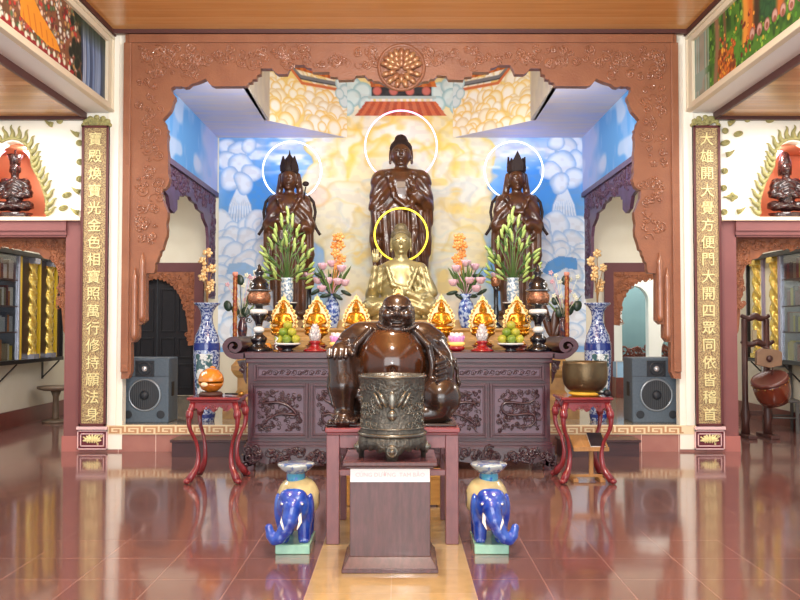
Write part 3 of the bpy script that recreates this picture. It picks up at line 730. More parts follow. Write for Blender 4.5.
for row, (rr, n, a0, a1) in enumerate(((.70, 9, 15, 165), (.48, 7, 10, 170), (.26, 5, 10, 170), (.68, 6, 200, 340), (.42, 5, 200, 340))):
    for i in range(n):
        a = radians(a0 + (a1 - a0) * i / (n - 1))
        rot = Matrix.Rotation(-(a - pi / 2), 3, 'Y')
        pt.ell((mc.x + R * rr * cos(a), AY - .03 - .008 * (5 - row), mc.z - R * .1 + R * rr * .95 * sin(a)), (R * .13, .03, R * .2), 10, 6, rot)
pt.obj('lotus_petal', mat('gilded_terracotta', (186, 140, 96), 0.3, c2=(150, 96, 70), nscale=14, metal=.3), med, label='gilded lotus petals')

# ------------------------------------------------------------------ inscription boards
GOLD = mat('gold_leaf', (214, 182, 104), 0.32, metal=0.75, c2=(190, 154, 80), nscale=12)
GOLDT = mat('gold_lettering', (240, 228, 168), 0.4, metal=0.1)
RFRAME = mat('dark_red_frame', (96, 44, 44), 0.4)
BGOLD = mat('gilded_diaper_ground', (198, 176, 124), 0.5, c2=(116, 88, 68), nscale=85, sharp=True, detail=2)
left_t = '寶殿煥寶光金色相寶照萬行修持願法身'; right_t = '大雄開大覺方便門大開四眾同依皆稽首'
def char_mesh(ch, size):
    cu = bpy.data.curves.new('t', 'FONT'); cu.body = ch; cu.size = size; cu.align_x = 'CENTER'; cu.resolution_u = 2; cu.extrude = .006; cu.offset = .0006
    o = bpy.data.objects.new('t', cu); COL.objects.link(o)
    dg = bpy.context.evaluated_depsgraph_get(); dg.update()
    me = bpy.data.meshes.new_from_object(o.evaluated_get(dg)); bpy.data.objects.remove(o); bpy.data.curves.remove(cu)
    zs = [v.co.y for v in me.vertices]; m = (min(zs) + max(zs)) / 2 if zs else 0
    me.transform(Matrix(((1, 0, 0, 0), (0, 0, -1, 0), (0, 1, 0, -m), (0, 0, 0, 1)))); me.name = 'character'
    return me
cache = {}
for s, nm, txt in ((-1, 'left', left_t), (1, 'right', right_t)):
    q = (lambda p: p) if s < 0 else mir
    YB = FY - .06
    # the boards lean a hair: top further from the centre line is handled by the camera tilt only
    xc = WX(q(93.5), YB); zt, z0 = WZ(125.5, YB), WZ(426, YB); hw = 13.6 * SC(YB)
    bdx = thing('inscription_board', 'tall gilded board with gold Chinese characters on the %s pier' % nm, 'inscription board', (xc, FY, z0))
    H = zt - z0
    MB().box(-hw, hw, -.06, 0, 0, H).obj('board', BGOLD, bdx, label='gilded diaper-pattern ground')
    f = MB(); f.box(-hw, -hw + .03, -.075, -.0, 0, H); f.box(hw - .03, hw, -.075, 0, 0, H); f.box(-hw, hw, -.075, 0, H - .03, H); f.box(-hw, hw, -.075, 0, 0, .03)
    f.obj('frame', RFRAME, bdx, bevel=.005)
    ys = np.linspace(139, 414, 17); 
    for ch, py in zip(txt, ys):
        if ch not in cache: cache[ch] = char_mesh(ch, .17)
        me = cache[ch]
        o = bpy.data.objects.new('character', me); COL.objects.link(o); o.parent = bdx; o.location = (0, -.066, WZ(py, YB) - z0)
        if not me.materials: me.materials.append(GOLDT)
    cr = MB(); cr.curls(-hw * .8, hw * .8, H + .02, H + .09, -.03, 18, 60 + s, (.025, .05), .014)
    for i in range(7):
        a = pi * i / 6; cr.ell((hw * .95 * cos(a), -.03, H + .1 * sin(a) + .01), (.035, .02, .03), 8, 5)
    cr.obj('crest', GOLDP, bdx, label='gilded cloud crest')
    # lower plaque
    z1, z2 = WZ(449.5, YB), WZ(430.5, YB)
    pq = thing('lotus_plaque', 'small dark red plaque with a gold lotus at the foot of the %s pier' % nm, 'plaque', (xc, FY, z1))
    MB().box(-hw - .01, hw + .01, -.05, 0, 0, z2 - z1).obj('panel', mat('dark_red_panel', (104, 34, 46), .4), pq)
    f = MB(); h2 = z2 - z1; e = hw + .015
    for k in (0, .035): f.box(-e + k, -e + k + .012, -.06, -.0, k, h2 - k); f.box(e - k - .012, e - k, -.06, 0, k, h2 - k); f.box(-e + k, e - k, -.06, 0, k, k + .012); f.box(-e + k, e - k, -.06, 0, h2 - k - .012, h2 - k)
    f.obj('frame', mat('pink_white_moulding', (232, 196, 196), .4), pq)
    l = MB()
    for i in range(9):
        a = radians(10 + 160 * i / 8); l.ell((.075 * cos(a), -.055, h2 * .42 + .05 * sin(a)), (.014, .008, .04), 8, 5, Matrix.Rotation(pi / 2 - a, 3, 'Y'))
    for i in range(5): l.ell(((i - 2) * .028, -.058, h2 * .5), (.014, .01, .04), 8, 5)
    l.curls(-.12, .12, .05, h2 - .05, -.052, 14, 66, (.01, .02), .005); l.obj('lotus', GOLDT, pq, label='gold lotus')
    ms = MB().box(xc - hw - .02, xc + hw + .02, FY - .08, FY, WZ(429.5, YB), WZ(426.5, YB)); struct(ms.obj('trim_%d' % (10 if s < 0 else 11), mat('pink_white_moulding', (232, 196, 196), .4)), 'pale moulding between board and plaque on the %s pier' % nm, 'trim')
# ------------------------------------------------------------------ wall ornaments, niche deities
NEONP = mat('pink_neon', (255, 190, 220), .4, emit=(255, 205, 225), estr=1.6)
for s, nm in ((-1, 'left'), (1, 'right')):
    q = (lambda p: p) if s < 0 else mir
    off = 0 if s < 0 else 4
    yw = FY - .0
    border = [(45, 214), (46, 206), (45, 198), (42.5, 190), (40, 183), (37, 177), (33.5, 171), (31, 166), (30, 160), (29, 153), (26, 147), (21.5, 142), (16, 139), (10, 138), (4, 139), (-2, 142)]
    tg = thing('flame_border', 'gilded plaster flame border around the %s wall niche' % nm, 'wall ornament', (WX(q(10) + off, FY), FY, WZ(217, FY)))
    L = tg.location; S = SC(FY)
    for k, (px, py) in enumerate(border):
        nx, ny = (border[min(k + 1, len(border) - 1)][0] - border[max(k - 1, 0)][0], border[min(k + 1, len(border) - 1)][1] - border[max(k - 1, 0)][1])
        ln = math.hypot(nx, ny); ox, oy = -ny / ln, nx / ln
        if ox < 0 and k < 12: ox, oy = -ox, -oy
        if oy > 0 and k >= 10: ox, oy = -ox, -oy
        up = 0.7; dx, dy = ox, oy - up; d = math.hypot(dx, dy); dx /= d; dy /= d
        pts = []; rs = []
        for i in range(9):
            t = i / 8; wv = 2.0 * sin(t * 6.0) * t
            x = px + dx * 13 * t - dy * wv; y = py + dy * 13 * t + dx * wv
            pts.append((WX(q(x) + off, FY) - L.x, -.012, WZ(y, FY) - L.z)); rs.append(S * (2.6 * (1 - t) ** .8 + .35))
        MB().tube(pts, rs, 7).obj('flame', GOLDP, tg)
    rim = MB(); rim.tube([(WX(q(a) + off, FY) - L.x, -.01, WZ(b, FY) - L.z) for a, b in border], .022, 6)
    rim.obj('rim', GOLDP, tg)
    # neon arch
    nt = thing('neon_arch', 'pink neon arch glowing inside the %s wall niche' % nm, 'neon light', (WX(q(12) + off, FY + .45), FY + .45, WZ(217, FY + .45)))
    r = 19.5 * SC(FY + .45)
    m = MB(); hz = WZ(166, FY + .45) - WZ(217, FY + .45); m.torus((0, 0, hz), r, .03, a0=.35, a1=pi - .35)
    m.obj('neon_tube', NEONP, nt)
    bk = MB()
    for e in (-.5, .5): bk.tube([(e * r, 0, hz + r * .866), (e * r, .3, hz + r * .866)], .008, 6)
    bk.obj('bracket', BLACKW, nt)
clouds_px = {-1: [(67, 195, 1, 'oval gilded cloud ornament, upper of two between the left niche and its board'), (63.5, 208, 1, 'oval gilded cloud ornament, lower of two between the left niche and its board'), (51, 123, 2, 'curling gilded cloud ornament under the left aisle ceiling'), (60, 121, 0, 'small gilded cloud ornament under the left ceiling corner'),
                  (77, 133, 2, 'curling gilded cloud ornament beside the top of the left board'), (79.5, 143, 0, 'small round gilded cloud just under the top cloud of the left board'), (80, 162, 0, 'lone small gilded cloud at the upper edge of the left board'), (79.5, 179, 0, 'small gilded cloud half way down the cream part beside the left board'), (78, 190, 2, 'curling gilded cloud beside the left board, second from the sill'), (77, 211, 2, 'curling gilded cloud beside the left board just above the sill')],
             1: [(738, 134, 1, 'oval gilded cloud standing free near the top of the right wall'), (732, 197, 3, 'large gilded cloud beside the right board'), (739, 210, 2, 'curling gilded cloud just above the right sill'), (730, 122, 2, 'curling gilded cloud under the right ceiling corner'), (770, 120, 1, 'oval gilded cloud under the right aisle ceiling'), (747, 119.5, 0, 'small gilded cloud tucked under the right ceiling edge'),
                 (725, 131, 0, 'small gilded cloud touching the top of the right board'), (725, 143, 1, 'oval gilded cloud touching the right board near its top'), (728, 153, 2, 'pointed curling gilded cloud at the upper right board edge'), (724.5, 171, 0, 'small gilded cloud touching the middle of the right board on cream wall'), (723.5, 188, 0, 'small half hidden gilded cloud above the large right cloud'), (724, 212, 0, 'small gilded cloud touching the right board near the sill')]}
for s in clouds_px:
    for px, py, kind, lab in clouds_px[s]:
        S = SC(FY); c = W(px, py, FY); m = MB()
        if kind == 0: m.ell((0, -.01, 0), (3.4 * S, .02, 3.2 * S)); m.spiral((0, -.03, 0), 2.4 * S, 1.2, .008)
        elif kind == 1:
            m.ell((0, -.01, 0), (5 * S, .022, 3 * S), rot=Matrix.Rotation(-.3, 3, 'Y')); m.spiral((1.5 * S, -.03, .3 * S), 2 * S, 1.2, .009); m.spiral((-2 * S, -.03, -.5 * S), 1.7 * S, 1.2, .008)
        elif kind == 2:
            e = -1 if s < 0 else 1
            m.tube([(e * -1 * S * 2, -.01, -2 * S), (0, -.01, -1.5 * S), (e * 3 * S, -.01, 0), (e * 6.5 * S, -.01, 3 * S)], [2.8 * S, 2.6 * S, 1.6 * S, .3 * S], 8); m.spiral((-e * S, -.05, -1.5 * S), 2 * S, 1.2, .009)
        else:
            m.ell((0, -.01, 0), (6 * S, .025, 3 * S)); m.ell((0, -.01, 0), (2.6 * S, .025, 5 * S)); m.tube([(-4 * S, -.01, 0), (-9 * S, -.01, 0)], [1.6 * S, .6 * S]); m.spiral((0, -.035, 0), 2.4 * S, 1.4, .01)
        tag(m.obj('cloud_ornament', GOLDP, loc=c), lab, 'wall ornament')

# seated deities in the niches (sculpted in pixels of their plane, scaled)
DARKST = mat('dark_lacquered_wood', (44, 26, 28), 0.25, c2=(60, 34, 34), nscale=14, coat=.5, metal=.0)
def niche_deity(crown):
    g = Sculpt((-24, -14, -1), (24, 14, 68), .75)
    g.ell((0, 0, 8), (20, 10, 5), 3)
    g.ell((-13, -3, 9), (9, 7, 5), 3).ell((13, -3, 9), (9, 7, 5), 3)
    g.ell((0, 0, 24), (11, 7, 15), 3).cap((-9, 0, 34), (9, 0, 34), 5, 5, 3)
    g.path([(-12, 0, 33), (-15, -2, 22), (-6, -8, 18)], [5, 5, 3], 2).path([(12, 0, 33), (15, -2, 22), (6, -8, 19)], [5, 5, 3], 2)
    g.hand((-3, -9, 19), (1, -.3, .4), (0, 0, 1), 4); g.hand((3, -9, 20), (-1, -.3, .4), (0, 0, 1), 4)
    g.cap((0, 0, 40), (0, 0, 46), 4, 4, 2).ell((0, -1, 49), (5.2, 5.8, 7), 2).ell((0, -6.6, 48.5), (1, 1.4, 2), .8)
    for e in (-1, 1): g.ell((e * 5.2, 0, 48), (1.2, 2, 3.6), .8).ell((e * 2, -5.4, 50.5), (1.3, .8, .7), .5)
    g.ell((0, -5.8, 45.5), (1.8, .8, .7), .4)
    g.warp(lambda x, y, z: .35 * np.sin(z * 1.1 + np.abs(x) * .5) * (z < 40))
    return g
S = SC(FY + .35)
for s, nm in ((-1, 'left'), (1, 'right')):
    px = 13 if s < 0 else 788
    lab = 'dark seated deity with a flared crown in the left orange niche' if s < 0 else 'dark seated deity with a tall hood in the right orange niche'
    t = thing('deity_statue', lab, 'statue', (WX(px, FY + .35), FY + .35, WZ(217, FY)))
    b = MB(); b.lathe([(.19, 0), (.22, .02), (.2, .06), (.23, .09)], n=20, sy=.65); b.obj('base', DARKST, t)
    g = niche_deity(s); me = g.mesh('body', S * .93); o = finish('body', me, DARKST, t, loc=(0, 0, .08))
    c = MB()
    if s < 0:
        c.lathe([(5 * S, 51.5 * S), (5.4 * S, 56 * S), (8 * S, 62 * S), (6.5 * S, 62.6 * S), (5 * S, 60 * S), (1.5 * S, 62 * S), (.9 * S, 68 * S), (.2 * S, 70 * S)], n=16)
    else:
        c.lathe([(6.4 * S, 42 * S), (6.8 * S, 50 * S), (6.4 * S, 55 * S), (5 * S, 60 * S), (4.4 * S, 63 * S), (2.5 * S, 65.5 * S), (.3 * S, 66 * S)], (0, 2.4 * S, 0), n=16)
    c.obj('crown' if s < 0 else 'hood', DARKST, t, loc=(0, 0, .05))

# ------------------------------------------------------------------ clerestory paintings
zb, zt2 = ZB + .1, 4.96
for s, nm in ((-1, 'left'), (1, 'right')):
    lab = 'long painting of a reclining orange-robed figure, crowd and waterfall above the left aisle' if s < 0 else 'long painting of a green forest with orange-robed figures above the right aisle'
    t = thing('wall_painting', lab, 'painting', (s * XP, 7.8, zb - .1))
    fr = MB(); Lz = zb - .1; H = ZC - .06 - Lz
    xf = lambda a, b: (min(-s * a, -s * b), max(-s * a, -s * b))
    x0, x1 = xf(0, .05)
    fr.box(x0, x1, -2.59, 2.22, 0.001, .09); fr.box(x0, x1, -2.59, 2.22, H - .1, H - .001); fr.box(*xf(0, .046), 2.2, 2.385, 0.002, H - .002); fr.box(*xf(0, .046), -2.595, -2.4, 0.002, H - .002)
    x0, x1 = xf(0, .075); fr.box(*xf(0, .07), 2.33, 2.388, .03, H - .035); fr.box(x0, x1, -2.6, 2.39, H - .035, H); fr.box(x0, x1, -2.6, 2.39, 0, .03)
    fr.obj('frame', mat('painting_frame_cream', (226, 214, 188), .5), t, bevel=.006)
    y0, y1 = -2.45, 2.25
    c = Canvas(5.35, 10.03, zb, zt2, 420, 110, (90, 70, 50))
    r0 = random.Random(80 + s); n1 = c.noise(.25, .12, 9); n2 = c.noise(.07, .07, 10)
    if s < 0:
        c.blend(n1, (150, 90, 60)); 
        for k in range(900):
            x = r0.uniform(5.3, 9.15); z = r0.uniform(zb, zt2); r = r0.uniform(.02, .045)
            c.disc(x, z, r, r0.choice([(222, 180, 150), (236, 214, 190), (196, 60, 50), (90, 120, 80), (200, 150, 90), (120, 40, 40), (230, 230, 220)]), r0.choice([(150, 100, 80), (90, 50, 40), (60, 70, 50)]), w=.5, soft=.01)
        for k in range(34):
            x = r0.uniform(8.95, 9.35); z = r0.uniform(zb, zt2); c.disc(x, z, .06, (30, 38, 30), (48, 56, 40), soft=.03)
        c.poly([(9.28, zb), (10.03, zb), (10.03, zt2), (9.22, zt2)], (46, 62, 92))
        for k in range(46):
            x = r0.uniform(9.3, 9.98); cc = r0.choice([(120, 150, 196), (170, 192, 222), (84, 110, 160), (206, 218, 232), (56, 76, 116)])
            c.line([(x, zt2), (x + r0.uniform(-.02, .02), zb + .4), (x + r0.uniform(-.05, .05), zb)], .035, cc, .0)
            d = np.abs(c.X - x - .02 * np.sin(c.Z * 6 if hasattr(c, 'Z') else c.Y * 6)); c.blend(np.clip(1 - d / .025, 0, 1) * np.clip(1.15 - (c.Y - zb) / (zt2 - zb) * r0.uniform(.2, 1), 0, 1), cc)
        c.blend(np.clip((c.X - 9.85) * 6, 0, .8), (110, 116, 110))
        c.blend(np.clip((c.Y - 4.7) * 4, 0, .8) * (c.X > 9.1), (50, 60, 34))
        # orange robed reclining figure on a red couch with white lotus
        c.poly([(7.3, 4.16), (9.0, 4.16), (9.05, 4.27), (7.3, 4.27)], (150, 40, 44))
        for k in range(13): c.disc(7.35 + k * .13, 4.27 + .02 * (k % 2), .034, (236, 228, 214), (170, 176, 120), soft=.01)
        c.poly([(7.75, 4.4), (7.72, 4.74), (7.95, 4.72), (8.2, 4.58), (8.58, 4.45), (8.68, 4.36), (8.4, 4.33), (8.1, 4.35)], (232, 150, 46))
        for k in range(1, 8): c.line([(7.6 + k * .13, 4.62 - k * .02), (7.7 + k * .13, 4.33)], .02, (196, 96, 30), .0); c.blend(np.clip(1 - np.abs(c.X - 7.62 - k * .13 - (4.6 - c.Y) * .4) / .02, 0, .7) * ((c.Y > 4.36) & (c.Y < 4.62 - k * .03) & (c.X < 8.6) & (c.X > 7.8)), (200, 100, 34))
        c.disc(7.62, 4.6, .11, (226, 180, 130), (190, 130, 90), soft=.02)
    else:
        c.blend(np.ones_like(n1), (54, 96, 36)); c.blend(n1 * 1.1, (96, 150, 48)); c.blend(np.clip((n2 - .5) * 2, 0, 1), (34, 62, 26))
        for k in range(420):
            x = r0.uniform(5.3, 9.6); z = r0.uniform(zb, zt2)
            c.disc(x, z, r0.uniform(.015, .04), r0.choice([(120, 176, 60), (80, 140, 40), (150, 190, 70), (44, 90, 30), (196, 176, 60)]), (50, 90, 30), soft=.01)
        c.blend(np.clip((c.Y - 4.62) * 5, 0, 1) * np.clip((8.45 - c.X) * 3, 0, 1), (92, 142, 206)); 
        for k in range(60): c.disc(r0.uniform(7.2, 8.4), 4.6 + r0.uniform(-.06, .08), .07, (48, 92, 52), (36, 70, 44), soft=.03)
        for (xt, w, cc) in ((8.45, .13, (206, 110, 40)), (8.55, .07, (226, 150, 60)), (8.28, .07, (70, 50, 34)), (9.32, .07, (150, 110, 80)), (7.75, .09, (196, 110, 50)), (9.1, .04, (120, 90, 60))):
            c.blend(np.clip(1.4 - np.abs(c.X - xt - .04 * np.sin(c.Y * 5)) / w, 0, 1) * (c.Y > zb + (.2 if xt < 9 else 0)), cc)
        for k in range(90):
            x = r0.uniform(8.8, 9.25); z = r0.uniform(zb, zb + .32); c.disc(x, z, r0.uniform(.02, .045), r0.choice([(226, 140, 40), (206, 110, 36), (120, 60, 30), (236, 170, 60)]), (150, 70, 30), soft=.01)
        for k in range(40): c.disc(r0.uniform(8.3, 9.2), r0.uniform(4.3, 4.7), .025, r0.choice([(220, 110, 50), (240, 170, 70), (110, 40, 30)]), (120, 50, 30), soft=.01)
        c.blend(np.clip((c.X - 9.5) * 5, 0, 1), (150, 168, 156)); c.blend(np.clip((c.X - 9.5) * 5, 0, 1) * np.clip((n1 - .4) * 2, 0, 1), (96, 130, 104))
        for k in range(16): c.blend(np.clip(1 - np.abs(c.X - 9.55 - k * .03) / .02, 0, .6) * (n1 > .3), r0.choice([(206, 216, 210), (130, 150, 140), (180, 150, 130)]))
        for k in range(9): c.disc(7.0 + k * .17, 4.42 + .012 * (k % 3), .065, (200, 160, 146), (130, 70, 60), soft=.01); c.disc(7.0 + k * .17, 4.41, .03, (150, 90, 70), (120, 60, 50), soft=.01)
    o = c.grid('canvas', lambda y, z: (np.full_like(y, -s * .012), y - 7.8, z - Lz), MUR, t)

# ------------------------------------------------------------------ wall cabinets of the aisles
CABB = mat('cabinet_black', (24, 22, 22), .3); CABR = mat('cabinet_dark_wood', (52, 34, 30), .35)
GLASS = mat('cabinet_glass', (235, 240, 242), .05, trans=1.0)
GCOL = mat('bright_gold_column', (228, 188, 60), .25, metal=.6, c2=(246, 226, 140), nscale=30)
YELL = mat('yellow_strip', (214, 180, 40), .4)
CHROME = mat('pale_metal', (186, 190, 204), .25, metal=.6)
def cabinet(s):
    nm = 'left' if s < 0 else 'right'
    X5 = 5.5
    Yp = lambda px: X5 * FPX / (400 - px)
    zb, zt = .985, 2.6
    y0, y1 = 10.75, 13.75 if s < 0 else 13.35
    t = thing('wall_cabinet', ('black cabinet with books behind glass and gold twisted columns in the left aisle' if s < 0 else 'cabinet with pale panels, gold twisted columns and books behind glass, right aisle'), 'cabinet', (s * 5.8, y0, zb - .02))
    LZ = zb - .02
    fx = lambda d0, d1: (min(-s * d0, -s * d1), max(-s * d0, -s * d1))
    H = zt - LZ; L = y1 - y0
    b = MB(); b.box(*fx(0, .02), 0, L, 0, H); b.box(*fx(0, .31), 0, L, 0, .06); b.box(*fx(0, .34), -.03, L + .02, H - .07, H); b.box(*fx(0, .3), L - .03, L, 0, H); b.box(*fx(0, .3), 0, .03, 0, H)
    b.obj('carcass', CABB, t, bevel=.004)
    yg = (Yp(19) if s < 0 else Yp(802 - 783)) - y0
    for z in (.45, .82, 1.2): MB().box(*fx(.02, .28), .03, yg, z, z + .02).obj('shelf', CABR, t)
    dv = MB().box(*fx(.02, .3), yg, yg + .03, .06, H - .07); dv.obj('divider', CHROME, t, label='pale metal upright')
    pn = MB().box(*fx(.265, .275), .03, yg, .06, H - .07); pn.obj('glass_pane', GLASS, t)
    # panel section
    fld = CABR if s < 0 else mat('cream_cabinet_panel', (226, 218, 184), .4)
    MB().box(*fx(.02, .25), yg + .03, L - .03, .06, H - .07).obj('back_panel', fld, t)
    cps = (34.5, 51.5) if s < 0 else (27.5, 45)
    for px in cps:
        y = Yp(px) - y0; m = MB(); z0, z1 = .12, H - .14; n = 70; vs = []; fs = []
        for j in range(n + 1):
            z = z0 + (z1 - z0) * j / n
            for i in range(16):
                a = 2 * pi * i / 16; r = .085 + .022 * sin(3 * a + j * .55)
                vs.append((-s * .25 + r * cos(a) * .8, y + r * sin(a), z))
        for j in range(n):
            for i in range(16): fs.append((j * 16 + i, j * 16 + (i + 1) % 16, (j + 1) * 16 + (i + 1) % 16, (j + 1) * 16 + i))
        m.add(vs, fs, True); m.obj('twisted_column', GCOL, t)
        for q0, q1 in ((.06, .13), (H - .15, H - .07)): MB().box(*fx(.2, .345), y - .09, y + .09, q0, q1).obj('column_block', CHROME if s < 0 else GCOL, t)
    sp = (22, 41, 57.5) if s < 0 else (22, 38.5, 54)
    for px in sp:
        y = Yp(px) - y0; m = MB().box(*fx(.24, .285), y - .03, y + .03, .06, H - .07); m.obj('upright_strip', YELL if s < 0 else mat('lilac_strip', (150, 138, 160), .4), t)
    for y in (.25, yg, L - .1):
        m = MB(); m.box(*fx(0, .02), y - .02, y + .02, -.3, 0); m.tube([(-s * .01, y, -.28), (-s * .28, y, -.005)], .012, 6); m.obj('bracket', CABB, t)
    # contents
    r0 = random.Random(70 + s); names = {}
    for si, z in enumerate((.06, .47, .84, 1.22)):
        y = yg - .06; k = 0
        while y > .9 and k < 9:
            w = r0.uniform(.045, .1); h = r0.uniform(.2, .3); y -= w + .008; k += 1
            colr = r0.choice([(206, 196, 170), (200, 120, 60), (226, 196, 50), (190, 194, 196), (120, 50, 46), (90, 96, 110), (230, 226, 214), (150, 130, 96)])
            if s > 0: colr = r0.choice([(140, 44, 44), (120, 40, 46), (196, 180, 60), (70, 60, 60), (150, 140, 120), (60, 40, 46)])
            bk = MB(); hw = w / 2; bk.box(*fx(-.09, .07), -hw, hw, 0, h); mm = mat('book_%d_%d_%d' % colr, colr, .6)
            o = MB().box(*fx(-.09, .085), -hw, hw, 0, h).obj('book', mm, loc=(s * 5.8 - s * .15, y0 + y + hw, LZ + z), bevel=.003)
            tag(o, 'book standing behind the glass of the %s aisle cabinet, %s shelf' % (nm, ('bottom', 'second', 'third', 'top')[si]), 'book', 'books on the %s shelf of the %s aisle cabinet' % (('bottom', 'second', 'third', 'top')[si], nm))
    return t
cabinet(-1); cabinet(1)

# ------------------------------------------------------------------ left stool, right aisle furniture
WOODG = mat('grey_brown_wood', (122, 104, 86), .5, c2=(104, 88, 72), nscale=10)
t = thing('pedestal_stool', 'round grey-brown pedestal stool beside the left aisle wall', 'stool', (WX(57, 13.3) , 13.3, 0))
MB().lathe([(.02, .5), (.2, .505), (.28, .53), (.28, .57), (.02, .575)], n=28).obj('seat', WOODG, t)
MB().lathe([(.07, .03), (.05, .1), (.045, .4), (.08, .5)], n=16).obj('column', WOODG, t)
MB().lathe([(.2, 0), (.2, .03), (.07, .05)], n=24).obj('foot', WOODG, t)
GREYW = mat('grey_chair_paint', (96, 92, 88), .45)
t = thing('wooden_chair', 'grey wooden chair behind the hanging drum in the right aisle', 'chair', (WX(779, 12.25), 12.25, 0), rz=radians(-14))
MB().box(-.22, .22, -.22, .22, .42, .46).obj('seat', GREYW, t, bevel=.008)
for sx in (-.19, .19):
    MB().box(sx - .022, sx + .022, -.21, -.166, 0, .42).obj('leg', GREYW, t)
    MB().tube([(sx, .19, 0), (sx, .19, .44), (sx, .27, .95)], .024, 6).obj('leg', GREYW, t, label='rear leg running up as back post')
MB().tube([(-.19, -.19, .2), (.19, -.19, .2)], .014).obj('stretcher', GREYW, t); MB().tube([(-.19, .19, .2), (.19, .19, .2)], .014).obj('stretcher', GREYW, t)
b = MB()
for z in (.62, .76, .9): b.box(-.19, .19, .2 + (z - .46) * .16, .225 + (z - .46) * .16, z, z + .06)
b.obj('backrest', GREYW, t)
# drum stand with curved roofs
YD = 11.5; S = SC(YD); DW = mat('stand_brown_wood', (84, 50, 44), .4, c2=(70, 42, 38), nscale=8)
t = thing('drum_stand', 'dark wooden stand with two curved roof rails holding drum and board, right aisle', 'stand', (WX(755, YD), YD, 0))
zz = lambda py: WZ(py, YD)
for sx in (-11, 11):
    MB().lathe([(.06, .04), (.05, .2), (.07, .3), (.05, .4), (.04, .5), (.04, zz(319))], (sx * S, 0, 0), n=12).obj('post', DW, t)
    MB().box(sx * S - .06, sx * S + .06, -.25, .25, 0, .05).obj('foot', DW, t, bevel=.008)
def roof(cx, z, hw):
    pts = []; rs = []
    for i in range(15):
        u = -1 + 2 * i / 14; pts.append((cx + u * hw, 0, z + .05 * abs(u) ** 3 + .045 * math.exp(-(u * 4) ** 2))); rs.append(.028 + .02 * (1 - abs(u)))
    return MB().tube(pts, rs, 8)
roof(0, zz(319), 14 * S).obj('roof_rail', DW, t); roof(2 * S, zz(345), 16 * S).obj('roof_rail', DW, t)
MB().box(-11 * S, 11 * S, -.02, .02, .3, .36).obj('rail', DW, t)
MB().box(-3 * S, 1 * S, -.015, .015, zz(340), zz(330)).obj('plaque', mat('beige_plaque', (190, 176, 140), .5), t, label='small beige plaque')
MB().tube([(2 * S, -.0, zz(345)), (13 * S, -.14, zz(350)), (14 * S, -.2, zz(352))], .012).obj('hook_arm', DW, t)
# board with a round boss
o = MB().prism([(-13 * S, -6 * S), (-12.6 * S, 7 * S), (-8 * S, 10 * S), (8 * S, 8.5 * S), (12 * S, 6 * S), (11.5 * S, -6.5 * S), (0, -9 * S)], -.05, .03)
tb = thing('sounding_board', 'pale brown wooden sounding board with dark boss hanging above the drum', 'sounding board', (WX(768, YD - .2), YD - .2, zz(358)))
o.obj('board', mat('pale_brown_wood', (150, 118, 92), .4, c2=(132, 102, 80), nscale=8), tb, bevel=.008)
MB().lathe([(.045, -.02), (.05, .0), (.03, .02), (.005, .025)], n=16).mesh
bs = MB(); bs.ell((-1 * S, -.06, 0), (.045, .03, .045)); bs.obj('boss', DW, tb, label='dark round boss')
# drum: barrel hanging tilted
DR = mat('drum_red_brown', (96, 36, 22), .2, c2=(120, 52, 28), nscale=5, coat=.6)
td = thing('barrel_drum', 'glossy red-brown barrel drum hanging tilted in the right aisle', 'drum', (WX(771, YD - .25), YD - .25, zz(388)))
R_ = Matrix.Rotation(radians(-20), 4, 'Y') @ Matrix.Rotation(radians(16), 4, 'X')
m = MB(); m.lathe([(13.5 * S, -13 * S), (16 * S, -7 * S), (17 * S, 0), (17 * S, 7 * S), (16.5 * S, 12 * S)], n=32); me = m.mesh('shell'); me.transform(R_); finish('shell', me, DR, td)
m = MB(); m.lathe([(17.4 * S, 9.5 * S), (17.8 * S, 11 * S), (16.6 * S, 13 * S), (15 * S, 12.6 * S), (.01, 12.4 * S)], n=32); me = m.mesh('drumhead'); me.transform(R_); finish('drumhead', me, mat('drumhead_brown', (92, 44, 36), .3), td)
m = MB()
for a in np.linspace(0, 2 * pi, 16, endpoint=False): m.ell((17.3 * S * cos(a), 17.3 * S * sin(a), 8 * S), (.012, .012, .012), 6, 4)
me = m.mesh('studs'); me.transform(R_); finish('stud_ring', me, mat('stud_brass', (170, 130, 70), .3, metal=.8), td)
MB().tube([(0, 0, 12 * S), (2 * S, .02, 24 * S), (3 * S, .05, 37 * S)], .008).obj('hanging_cord', DW, td)
# ------------------------------------------------------------------ tiered stone-gold pedestal at the back
PEDG = mat('tan_gold_stone', (196, 160, 100), .4, c2=(168, 130, 80), nscale=12, bump=.2, bscale=50)
def around(x0, x1, y0, y1, prof):
    """moulding profile (outset, z) swept round a rectangle"""
    m = MB(); vs = []; fs = []
    for o, z in prof: vs += [(x0 - o, y0 - o, z), (x1 + o, y0 - o, z), (x1 + o, y1, z), (x0 - o, y1, z)]
    for j in range(len(prof) - 1):
        for i in range(4): fs.append((j * 4 + i, j * 4 + (i + 1) % 4, (j + 1) * 4 + (i + 1) % 4, (j + 1) * 4 + i))
    fs.append((3, 2, 1, 0)); k = (len(prof) - 1) * 4; fs.append((k, k + 1, k + 2, k + 3))
    return m.add(vs, fs)
YT1, YT2, YT3 = 11.0, 11.62, 12.1
Z1, Z2, Z3 = WZ(341, YT1) - .0, WZ(328, YT2), WZ(320, 12.3)
px0, px1 = WX(236, YT1), WX(566, YT1)
pd = thing('altar_pedestal', 'wide tan and gold stepped stone pedestal carrying the statues behind the dark altar table', 'pedestal', (0, YT1, PZ))
h = Z1 - PZ
